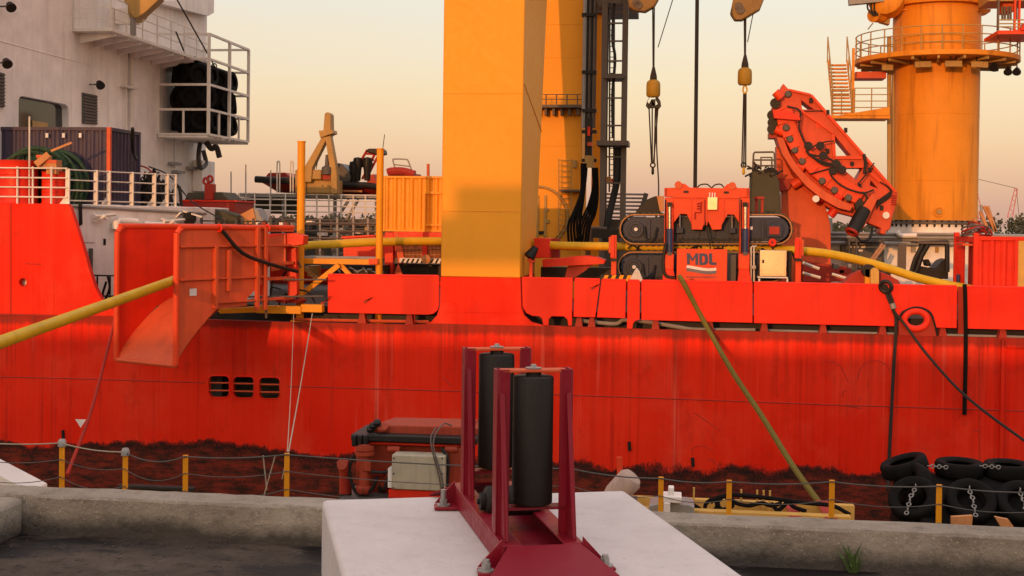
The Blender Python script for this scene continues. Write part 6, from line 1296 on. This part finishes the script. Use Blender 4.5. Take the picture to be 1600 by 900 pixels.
    for pl in ([(1424, 425), (1430, 405), (1442, 382)], [(1432, 424), (1440, 400), (1450, 383)], [(1480, 382), (1480, 425)], [(1436, 380), (1482, 379)]): MB().tube([W(u, v, Yl) for u, v in pl], 0.085, 8).build('roll_bar', 'black', l)
    MB().pbox(1403, 1416, 380, 422, Yl + 0.2, 0.1).build('side_door', 'steel_mast', l); MB().pp([(1430, 425), (1440, 416), (1462, 420), (1472, 408), (1482, 404), (1482, 436), (1426, 436)], Yl + 0.1, 1.2).build('body', 'black', l, bevel=0.04); MB().pp([(1444, 406), (1452, 405), (1456, 416), (1446, 416)], Yl + 0.4, 0.4).build('seat', 'black', l, bevel=0.05); MB().pbox(1434, 1484, 377.5, 381, Yl - 0.1, 1.4).build('roof', 'steel_mast', l); MB().pbox(1430, 1440, 426, 440, Yl - 0.1, 0.5).build('wheel', 'rubber', l)
    # sheave and red quadrant by the bulwark
    q = thing('fairlead', 'cream roller fairlead with red side wings behind the bulwark', 'fairlead', W(1363, 445, 39.6)); MB().pp(arc(1367, 425, 6.5, 180, 0, 10) + [(1373.5, 446), (1360.5, 446)], 39.4, 0.25).build('cheek', 'timber', q, bevel=0.02); MB().pbox(1352, 1360, 421, 446, 39.6, 0.3).build('cheek', 'yellow_post', q); MB().lathe([(0.001, -0.2), (0.2, -0.2), (0.2, 0.2), (0.001, 0.2)], W(1357, 423, 39.8), (0, 1, 0), 16).build('roller', 'black', q)
    MB().pp([(1318, 443), (1330, 430), (1346, 422), (1352, 424), (1352, 446), (1318, 446)], 40.2, 0.6).build('wing', 'red_dark', q, bevel=0.03); MB().pp([(1374, 424), (1390, 430), (1404, 438), (1408, 446), (1374, 446)], 40.2, 0.6).build('wing', 'red_dark', q, bevel=0.03)
crane()
def red_container():
    Y = 40.6; x0 = W(1521, 410, Y).x; z1 = W(1560, 369.5, Y).z; z0 = Z_DECK + 0.4; x1 = x0 + 6.06; y1 = Y + 2.9
    r = thing('shipping_container', 'bright red corrugated container with open tool end behind the bulwark', 'container', (x0, Y, z0))
    MB().box(x0 + 0.45, x1, Y + 0.16, y1 - 0.1, z0 + 0.05, z1 - 0.06).build('body', 'red', r)
    xe = W(1591, 410, Y).x
    corrugated(MB(), (x0 + 0.16, Y + 0.04, 0), (xe - 0.1, Y + 0.04, 0), z0 + 0.1, z1 - 0.12, 0.33, 0.06).build('side_wall', 'red', r, smooth=0)
    MB().box(xe, x1, Y + 0.02, Y + 0.06, z0 + 0.1, z1 - 0.12).build('side_door', 'timber', r); MB().box(xe - 0.1, xe - 0.003, Y, Y + 0.1, z0, z1 - 0.12).build('door_post', 'red', r)
    MB().box(x0, x0 + 0.15, Y - 0.005, Y + 0.15, z0, z1 + 0.1).build('corner_post', 'red', r, bevel=0.01); MB().box(x0, x0 + 0.15, y1 - 0.15, y1, z0, z1 + 0.1).build('corner_post', 'red', r, bevel=0.01)
    MB().box(x0 + 0.155, x1, Y, Y + 0.1, z1 - 0.12, z1).build('side_rail', 'red', r, bevel=0.008); MB().box(x0 + 0.02, x0 + 0.13, Y + 0.155, y1 - 0.155, z1 - 0.18, z1 - 0.02).build('end_rail', 'red', r, bevel=0.008)
    corrugated(MB(), (x0 + 0.03, y1 - 0.2, 0), (x0 + 0.03, Y + 1.5, 0), z0 + 0.1, z1 - 0.2, 0.2, 0.05, (-1, 0, 0)).build('end_wall', 'red', r, smooth=0)
    MB().box(x0 + 0.2, x0 + 0.25, Y + 0.2, Y + 1.45, z0 + 0.1, z1 - 0.2).build('recess_door', 'red_dark', r); MB().box(x0 - 0.25, x0 + 0.05, Y + 0.35, Y + 1.3, z1 - 0.3, z1 - 0.24).build('rain_hood', 'orange_worn', r)
    for y, z, h, mt in ((Y + 1.75, 0.55, 0.8, 'blue'), (Y + 2.2, 0.5, 0.55, 'blue_grey'), (Y + 2.1, 0.12, 0.35, 'galv'), (Y + 1.6, 0.1, 0.3, 'galv')): MB().box(x0 - 0.1, x0 - 0.01, y, y + 0.2, z0 + z, z0 + z + h).build('tool', mt, r, bevel=0.03)
    c = Vector((x0 + 0.3, Y + 1.8, z1 + 0.02)); h = thing('hose_coil', 'tangled red and grey hoses lying on the red container roof', 'hose', c)
    for k in range(6): MB().ring(c + Vector((-0.1 + k * 0.1, -0.5 + 0.2 * k, 0.1 + 0.05 * (k % 3))), 0.3 + 0.05 * (k % 3), 0.03, (0.2 * k - 0.4, 0.3, 1), 24, 6).build('hose_turn', 'red_dark' if k % 2 else 'grey_dark', h)
    g = thing('far_gangway', 'sunlit gangway rails sloping up behind the red container', 'gangway', W(1545, 368, 58))
    for a, b in (((1537, 322), (1556, 362)), ((1543, 322), (1556, 362)), ((1531, 330), (1545, 362)), ((1522, 340), (1530, 360))): MB().tube([W(*a, 56), W(*b, 56)], 0.07, 6).build('rail', 'wood_orange', g)
    MB().tube([W(1533, 320, 57), W(1534, 352, 57)], 0.06, 6).build('post', 'grey', g); MB().pp([(1530, 364), (1536, 355), (1543, 356), (1549, 364)], 57, 0.8).build('heap', 'black', g)
red_container()
# ================================================================== between quay and ship
Z_B = -4.75
def barge():
    x0, xe, xr_ = -26.0, W(1345, 800, 27).x, 24.0
    r = thing('work_barge', 'low yellow edged work barge lying between the quay and the ship', 'barge', (0, 26, Z_WATER))
    MB().box(x0, xe, 24.6, 28.0, Z_WATER - 0.6, Z_B).build('hull', 'timber', r, bevel=0.03); MB().box(xe + 0.01, xr_, 24.6, 25.2, Z_WATER - 0.6, Z_B).build('catwalk', 'timber', r)
    xa = W(985, 780, 27.6).x
    MB().box(xa, xe - 0.05, 27.55, 27.75, Z_B + 0.002, Z_B + 0.52).build('far_coaming', 'timber', r, bevel=0.01); MB().box(xa, xe - 0.3, 26.2, 26.45, Z_B + 0.002, Z_B + 0.58).build('near_coaming', 'timber', r, bevel=0.01)
    for u in (1084, 1158, 1183, 1193, 1203): p = W(u, 785, 27.4); MB().box(p.x - 0.02, p.x + 0.02, 27.4, 27.45, Z_B, Z_B + 0.8).build('stake', 'timber', r)
    for u in (1243, 1298): p = W(u, 800, 26.2); MB().box(p.x - 0.12, p.x + 0.12, 26.1, 27.8, Z_B + 0.53, Z_B + 0.56).build('strap', 'red_dark', r)
    p = W(1227, 800, 26.0); MB().lathe([(0.001, 0.35), (0.12, 0.32), (0.2, 0.05), (0.2, 0), (0.001, 0)], (p.x, 26.0, Z_B), zz, 14).build('bollard', 'black', r)
    p = W(245, 770, 27.7); MB().box(p.x - 0.9, p.x + 0.9, 27.6, 27.8, Z_B + 0.22, Z_B + 0.32).build('cleat', 'black', r, bevel=0.03); MB().box(p.x - 0.3, p.x + 0.3, 27.6, 27.8, Z_B, Z_B + 0.22).build('cleat_foot', 'black', r)
    # rope fence
    f = thing('rope_fence', 'row of yellow stanchions with thin sagging ropes above the quay kerb', 'fence', (0, 25.0, Z_B))
    P = [(97, 690, 0), (196, 704, 1), (290, 711, 0), (448.5, 708, 0), (893, 730, 0), (1033, 745, 0), (1139.5, 750, 0), (1300, 750, 0), (1467.5, 757, 0), (1640, 766, 0)]
    tops = []
    for u, v, cap in P:
        t_ = W(u, v, 25.0); q = MB().box(t_.x - 0.05, t_.x + 0.05, 24.97, 25.03, Z_B, t_.z).build('stanchion', 'yellow_post', f, bevel=0.01); tops.append(t_)
        MB().box(t_.x - 0.14, t_.x + 0.14, 24.9, 25.1, Z_B + 0.002, Z_B + 0.03).build('foot', 'yellow_post', q)
        if cap or u < 100: MB().lathe([(0.001, 0.05), (0.06, 0.05), (0.085, 0.0), (0.085, -0.1), (0.001, -0.12)], t_, zz, 12).build('cap', 'galv', q)
    first = W(-60, 686, 25.0)
    for k, (a, b) in enumerate(zip([first] + tops, tops)):
        for j, (dz, sg) in enumerate(((-0.02, 0.05), (-0.36, 0.1), (-0.72, 0.16))):
            if k == 4 and j == 0: sg = 0.05
            MB().tube(catenary(a + Vector((0, -0.05, dz)), b + Vector((0, -0.05, dz)), sg if k != 2 else sg + 0.1), 0.009 if j else 0.014, 5).build('rope', 'rope_light' if j == 0 and k < 2 else 'grey_dark', f)
    for a, b in (((411, 712), (417, 765)), ((430, 712), (412, 776)), ((449, 712), (441, 748))): MB().tube([W(*a, 25.1), W(*b, 25.3)], 0.014, 5).build('lashing', 'rope_light', f)
    # engine
    E = thing('marine_engine', 'old red diesel engine with grey box standing on the barge', 'engine', W(620, 770, 26.5)); Y = 26.0
    def pb(u0, u1, v0, v1, dy, t_, nm, mt, bv=0.02): return MB().pbox(u0, u1, v0, v1, Y + dy, t_).build(nm, mt, E, bevel=bv)
    pb(556, 722, 690, 780, 0.4, 1.0, 'engine_block', 'engine_rust', 0.04); hd = pb(600, 750, 666, 681, 0.55, 0.9, 'cylinder_head', 'engine_rust', 0.04)
    MB().pp([(568, 682), (580, 671), (600, 664), (735, 667), (735, 682)], Y + 0.4, 1.1).build('rocker_cover', 'engine_rust', E, bevel=0.03)
    pb(548, 745, 682, 692, 0.05, 1.3, 'exhaust_rail', 'black', 0.02)
    for k in range(3): pb(549 + k * 9, 556 + k * 9, 680.5, 698, -0.02, 0.2, 'flange', 'black')
    pb(575, 740, 693, 697, 0.2, 0.2, 'fuel_rail', 'red', 0.01)
    MB().lathe([(0.001, 0), (0.15, 0), (0.18, 0.05), (0.18, 0.12), (0.13, 0.16), (0.13, 1.0), (0.001, 1.02)], W(569, 770, Y), zz, 20).build('oil_filter', 'engine_rust', E, smooth=50); MB().lathe([(0.14, 0), (0.2, 0.02), (0.2, 0.09), (0.15, 0.1), (0.19, 0.12), (0.19, 0.2), (0.001, 0.2)], W(570, 712, Y), zz, 20).build('filter_head', 'engine_rust', E)
    MB().cyl(W(540, 770, Y + 0.1), W(540, 735, Y + 0.05), 0.13, n=16).build('pipe_stub', 'red_dark', E); MB().cyl(W(541, 742, Y + 0.05), W(535, 722, Y - 0.15), 0.12, n=16).build('pipe_elbow', 'red_dark', E); MB().lathe([(0.001, 0.04), (0.11, 0.03), (0.115, 0)], W(535, 726, Y - 0.2), (-0.1, -0.9, 0.35), 16).build('pipe_cap', 'engine_rust', E)
    MB().lathe([(0.001, 0.05), (0.12, 0.05), (0.13, 0)], W(598, 669, Y + 0.35), (0, -0.5, 0.8), 16).build('filler_cap', 'engine_rust', E)
    for u, v in ((583, 668), (579, 673), (590, 663)): MB().lathe([(0.001, 0.1), (0.08, 0.08), (0.08, 0)], W(u, v, Y + 0.3), (0, -0.5, 0.8), 12).build('hose_joint', 'black', E)
    pb(566, 579, 720, 737, -0.15, 0.15, 'pump_cover', 'engine_rust', 0.02); pb(557, 564, 720, 738, -0.1, 0.15, 'pump_body', 'red_dark')
    for pl in ([(552, 712), (546, 735), (552, 762), (562, 772), (580, 765), (590, 745)], [(580, 737), (600, 738), (612, 734)], [(600, 765), (610, 740), (625, 735)], [(690, 700), (700, 720), (698, 760)]): MB().tube(smoothpath([W(u, v, Y - 0.1) for u, v in pl], 4), 0.035, 6).build('engine_hose', 'black', E)
    for u in (612, 619, 702, 709): MB().lathe([(0.001, -0.08), (0.07, -0.08), (0.07, 0.08), (0.001, 0.08)], W(u, 702, Y + 0.1), (1, 0, 0), 12).build('bearing_cap', 'engine_rust', E)
    for k in range(12): u = 585 + (k * 53) % 130; v = 735 + (k * 17) % 30; pb(u, u + random.uniform(6, 14), v, v + random.uniform(5, 12), 0.25, 0.2, 'fitting', ['red_dark', 'engine_rust', 'black'][k % 3])
    g = MB().pbox(612, 694, 712, 766, Y - 0.35, 0.45).build('control_cabinet', 'engine_grey', E, bevel=0.02); MB().pbox(606, 612, 732, 762, Y - 0.3, 0.3).build('cabinet_side', 'logo_white', g); MB().pbox(607, 722, 767, 780, Y - 0.3, 0.6).build('skid', 'red', E)
    for u in (615, 691):
        for v in (716, 740, 762): MB().lathe([(0.001, 0.02), (0.02, 0.02), (0.02, 0)], W(u, v, Y - 0.35), (0, -1, 0), 8).build('screw', 'grey_dark', g)
    pb(700, 722, 700, 770, 0.1, 0.3, 'gear_case', 'engine_rust', 0.03)
    ea, eb = W(536, 770, 26.0), W(735, 775, 26.0); MB().box(ea.x, eb.x, 25.6, 27.4, Z_B + 0.002, W(640, 778, 26.0).z).build('engine_bed', 'grey_dark', E, bevel=0.02)
    MB().cyl((W(540, 770, Y + 0.1).x, Y + 0.1, W(540, 780, 26).z), W(540, 769, Y + 0.1), 0.13, n=16).build('pipe_foot', 'black', E)
    # buoy and fairlead bracket
    b_ = thing('mooring_buoy', 'weathered white buoy with an orange loop on the barge', 'buoy', W(970, 770, 26.5)); c = W(972, 762, 26.3); MB().lathe([(0.001, -0.4), (0.2, -0.38), (0.25, -0.2), (0.26, 0.25), (0.2, 0.34), (0.08, 0.38), (0.001, 0.38)], c, (0.62, -0.2, 0.72), 24).build('body', 'buoy_skin', b_); MB().cyl(c + Vector((-0.05, 0.05, 0.25)), c + Vector((-0.07, 0.05, 0.62)), 0.06, n=10).build('loop', 'orange', b_); MB().box(c.x - 0.3, c.x + 0.3, 26.2, 26.9, Z_B + 0.002, c.z - 0.28).build('chock', 'grey_dark', b_)
    q = thing('steel_fairlead', 'pale grey steel mooring fitting on the barge edge', 'fitting', W(1050, 800, 25.6)); Yq = 25.4
    MB().pp([(1012, 836), (1014, 790), (1030, 786), (1075, 788), (1085, 792), (1085, 838), (1012, 838)], Yq + 0.2, 0.7).build('plate', 'galv', q, bevel=0.02); MB().pbox(1031, 1065, 776, 786, Yq, 0.5).build('head', 'white', q, bevel=0.02); MB().pbox(1044, 1053, 762, 776, Yq + 0.1, 0.25).build('horn', 'white', q, bevel=0.02); MB().pbox(1037, 1047, 786, 808, Yq - 0.05, 0.3).build('stem', 'white', q, bevel=0.02)
    w_ = thing('white_board', 'white triangular board end poking up behind the kerb corner', 'board', W(10, 765, 26)); MB().pp([(-40, 722), (46, 767), (46, 800), (-40, 800)], 26.0, 0.8).build('board', 'logo_white', w_, bevel=0.02); MB().pp([(-40, 756), (8, 758), (14, 768), (-40, 768)], 25.99, 0.008).build('sun_patch', 'wood_orange', w_)  # orange patch paints low sunlight onto the white board
    # hose tangle on the coaming
    h = thing('hose_tangle', 'tangled black hose lying along the yellow barge coaming', 'hose', W(1120, 790, 26.8))
    Yh = 26.6
    for pl in ([(1065, 786), (1085, 790), (1100, 800), (1110, 801), (1120, 792), (1116, 780), (1104, 786), (1102, 796), (1112, 802)], [(1110, 785), (1125, 776), (1140, 777), (1150, 786), (1170, 790), (1190, 786), (1205, 790), (1222, 786)], [(1135, 778), (1145, 790), (1128, 796), (1122, 784), (1135, 774), (1160, 774), (1200, 778), (1260, 786), (1300, 790), (1328, 804)], [(1205, 786), (1215, 797), (1225, 790), (1232, 784), (1240, 792), (1260, 799)]):
        MB().tube(smoothpath([W(u, v, Yh) for u, v in pl], 5), 0.045, 6).build('hose', 'rubber', h)
barge()
def big_fender():
    c = W(1510, 812, 31.5); r = thing('tyre_fender', 'giant black floating fender covered in chained tyres against the red hull', 'fender', (c.x, 31.5, Z_WATER)); R_ = 1.75; zc = Z_WATER + 1.15; L = 9.0; x0 = W(1392, 780, 31.5).x
    MB().lathe([(0.001, 0), (R_ * 0.45, 0.08), (R_ * 0.8, 0.4), (R_ * 0.97, 0.9), (R_, 1.5), (R_, L), (0.001, L)], (x0, 31.5, zc), (1, 0, 0), 40).build('bag', 'rubber', r, smooth=60)
    base = tyre_mesh(0.56, 0.36, (0, 0, 0), (0, 0, 1)); bo = None
    def ty(x, ang, tilt=0.0, rr=None):
        nonlocal bo
        n_ = Vector((tilt, -math.cos(ang), math.sin(ang))).normalized(); p = Vector((x, 31.5 - math.cos(ang) * (R_ + 0.14), zc + math.sin(ang) * (R_ + 0.14)))
        if rr: p = p + rr
        if bo is None:
            m = MB(); tyre_mesh(0.56, 0.36, r.location, (0, 0, 1), m); bo = m.build('tyre', 'rubber', r, smooth=50); o = bo
        else: o = bo.copy(); col.objects.link(o)
        o.location = p - r.location; o.rotation_euler = n_.to_track_quat('Z', 'Y').to_euler(); return p, n_, o
    for k in range(4):
        x = W(1430 + k * 80 + (10 if k else 0), 757, 30).x
        for j, ang in enumerate((R(46), R(2), R(88))):
            p, n_, o = ty(x + (0.25 if j == 1 else 0), ang, -0.35 if k == 0 else 0.0)
            if j == 0:
                up = Vector((0, 0, 1)); t1 = (up - n_ * up.dot(n_)).normalized()
                for q in range(9):
                    cc = p + t1 * (0.42 - q * 0.115) + n_ * (0.1 if q < 4 else 0.22); MB().ring(cc, 0.045, 0.013, Vector((1, 0, 0)) if q % 2 else n_, 10, 5).build('chain_link', 'grey', r)
    for z_, ang in ((0, R(20)), (0, R(60))): ty(x0 + 0.25, ang, -1.6, Vector((0.1, 0.25, -0.1)))
    for k in range(3):
        a, b = W(1452 + k * 82, 728, 30.6), W(1478 + k * 82, 730, 30.6)
        for q in range(6): MB().ring(a.lerp(b, q / 5), 0.045, 0.012, (0, 1, 0.2) if q % 2 else (0, 0.2, 1), 10, 5).build('chain_link', 'grey', r)
    for uu in ([(1487, 808), (1520, 806), (1516, 850), (1488, 850)], [(1555, 808), (1576, 812), (1604, 850), (1580, 850)]):
        d = thing('plank', ['brown plank end lying in front of the tyre fender', 'slanted brown plank between the last tyres'][0 if uu[0][0] < 1500 else 1], 'plank', W(*uu[0], 25.6)); MB().pp(uu, 25.6, 0.12).build('board', 'wood_orange', d)
big_fender()
# ropes on the hull
def rope(pts, rad, mt, lab, nm='mooring_rope'): MB().tube(smoothpath(pts, 6), rad, 7).build(nm, mt, cat='rope', label=lab)
rope([W(1062, 434, YS + 0.1), W(1066, 439, YS - 0.12), W(1104, 510, YS - 0.15), W(1145, 582, 36.5), W(1190, 650, 34.5), W(1238, 727, 32.2), W(1280, 786, 30.2), W(1300, 812, 29)], 0.075, 'rope_green', 'thick yellow green mooring strap slanting down the red hull')
rope([W(1378, 442, YS - 0.1), W(1388, 466, YS - 0.12), W(1396, 486, YS - 0.12), W(1400, 505, YS - 0.1), W(1396, 580, YS - 0.08), W(1391, 680, YS - 0.08), W(1388, 745, YS - 0.1), W(1387, 765, 38)], 0.05, 'rope_dark', 'dark rope hanging straight down beside the hawse hole')
rope([W(1383, 444, YS - 0.14), W(1394, 468, YS - 0.16), W(1397, 486, YS - 0.15), W(1412, 505, YS - 0.2), W(1450, 556, 38.0), W(1510, 620, 37.0), W(1600, 688, 35.5), W(1680, 742, 34)], 0.04, 'rope_dark', 'dark rope running diagonally from the hawse hole')
rope([W(1507, 444, YS - 0.08), W(1508, 460, YS - 0.1), W(1509, 540, YS - 0.08), W(1507, 648, YS - 0.08)], 0.06, 'rubber', 'short black hose end hanging over the bulwark gap', 'hanging_hose')
rope([W(182, 488, YS - 0.15), W(172, 530, 37.8), W(142, 642, 35.0), W(105, 742, 30.5)], 0.05, 'red_dark', 'dark red mooring line slanting down below the chute')
rope([W(488, 490, 38.0), W(470, 600, 34), W(451, 706, 26)], 0.016, 'rope_light', 'thin pale line slanting to a yellow stanchion')
rope([W(459, 490, 38.1), W(455, 600, 34), W(449, 706, 26)], 0.011, 'rope_light', 'very fine pale line hanging nearly straight to a yellow stanchion')
q = W(1384, 448, YS - 0.15); s_ = thing('rope_shackle', 'dark shackle with thimble holding the ropes at the bulwark top', 'shackle', q); MB().ring(q, 0.16, 0.06, (0.4, 1, 0.2), 16, 8).build('bow', 'black', s_); MB().cyl(W(1394, 474, YS - 0.16), W(1396, 482, YS - 0.16), 0.085, n=12).build('ferrule', 'galv', s_)
rope([W(232, 260, 44), W(265, 275, 44), W(300, 315, 44), W(350, 345, 43)], 0.025, 'black', 'black cable sloping from the container to the red housing', 'deck_cable')
rope([W(207, 200, 41.5), W(208, 235, 42), W(214, 250, 42)], 0.06, 'black', 'short chain hanging at the container corner', 'chain')
rope([W(690, 768, 25.6), W(686, 745, 25.6), W(673, 690, 25.7), W(681, 668, 26.3)], 0.016, 'steel_mast', 'thin steel wire hanging over the grey box of the engine', 'steel_wire')
rope([W(694, 768, 25.6), W(690, 745, 25.6), W(677, 692, 25.7), W(692, 663, 26.3), W(706, 665, 26.5)], 0.016, 'steel_mast', 'thin steel wire curling over the engine top and grey box', 'steel_wire')

# weed growing at the foot of the kerb
def weed():
    b0 = WZ(1332, 893, 0.0); b0.y = KY0 - 0.035; b0.x = W(1332, 880, KY0).x; b0.z = 0.0
    r = thing('kerb_weed', 'small green weed growing against the concrete kerb', 'weed', b0); rnd = random.Random(5)
    for k in range(16):
        h = rnd.uniform(0.05, 0.16); dx = rnd.uniform(-0.07, 0.07); p = b0 + Vector((rnd.uniform(-0.02, 0.02), rnd.uniform(-0.01, 0.015), 0)); q = p + Vector((dx * 0.5, -0.012, h * 0.6)); e_ = p + Vector((dx, rnd.uniform(-0.03, 0.02), h)); w_ = 0.004
        MB().add([p - Vector((w_, 0, 0)), p + Vector((w_, 0, 0)), q + Vector((w_, 0.001, 0)), q - Vector((w_, 0, 0)), e_], [(0, 1, 2, 3), (3, 2, 4)]).build('blade', 'weed_green', r, smooth=0)
weed()
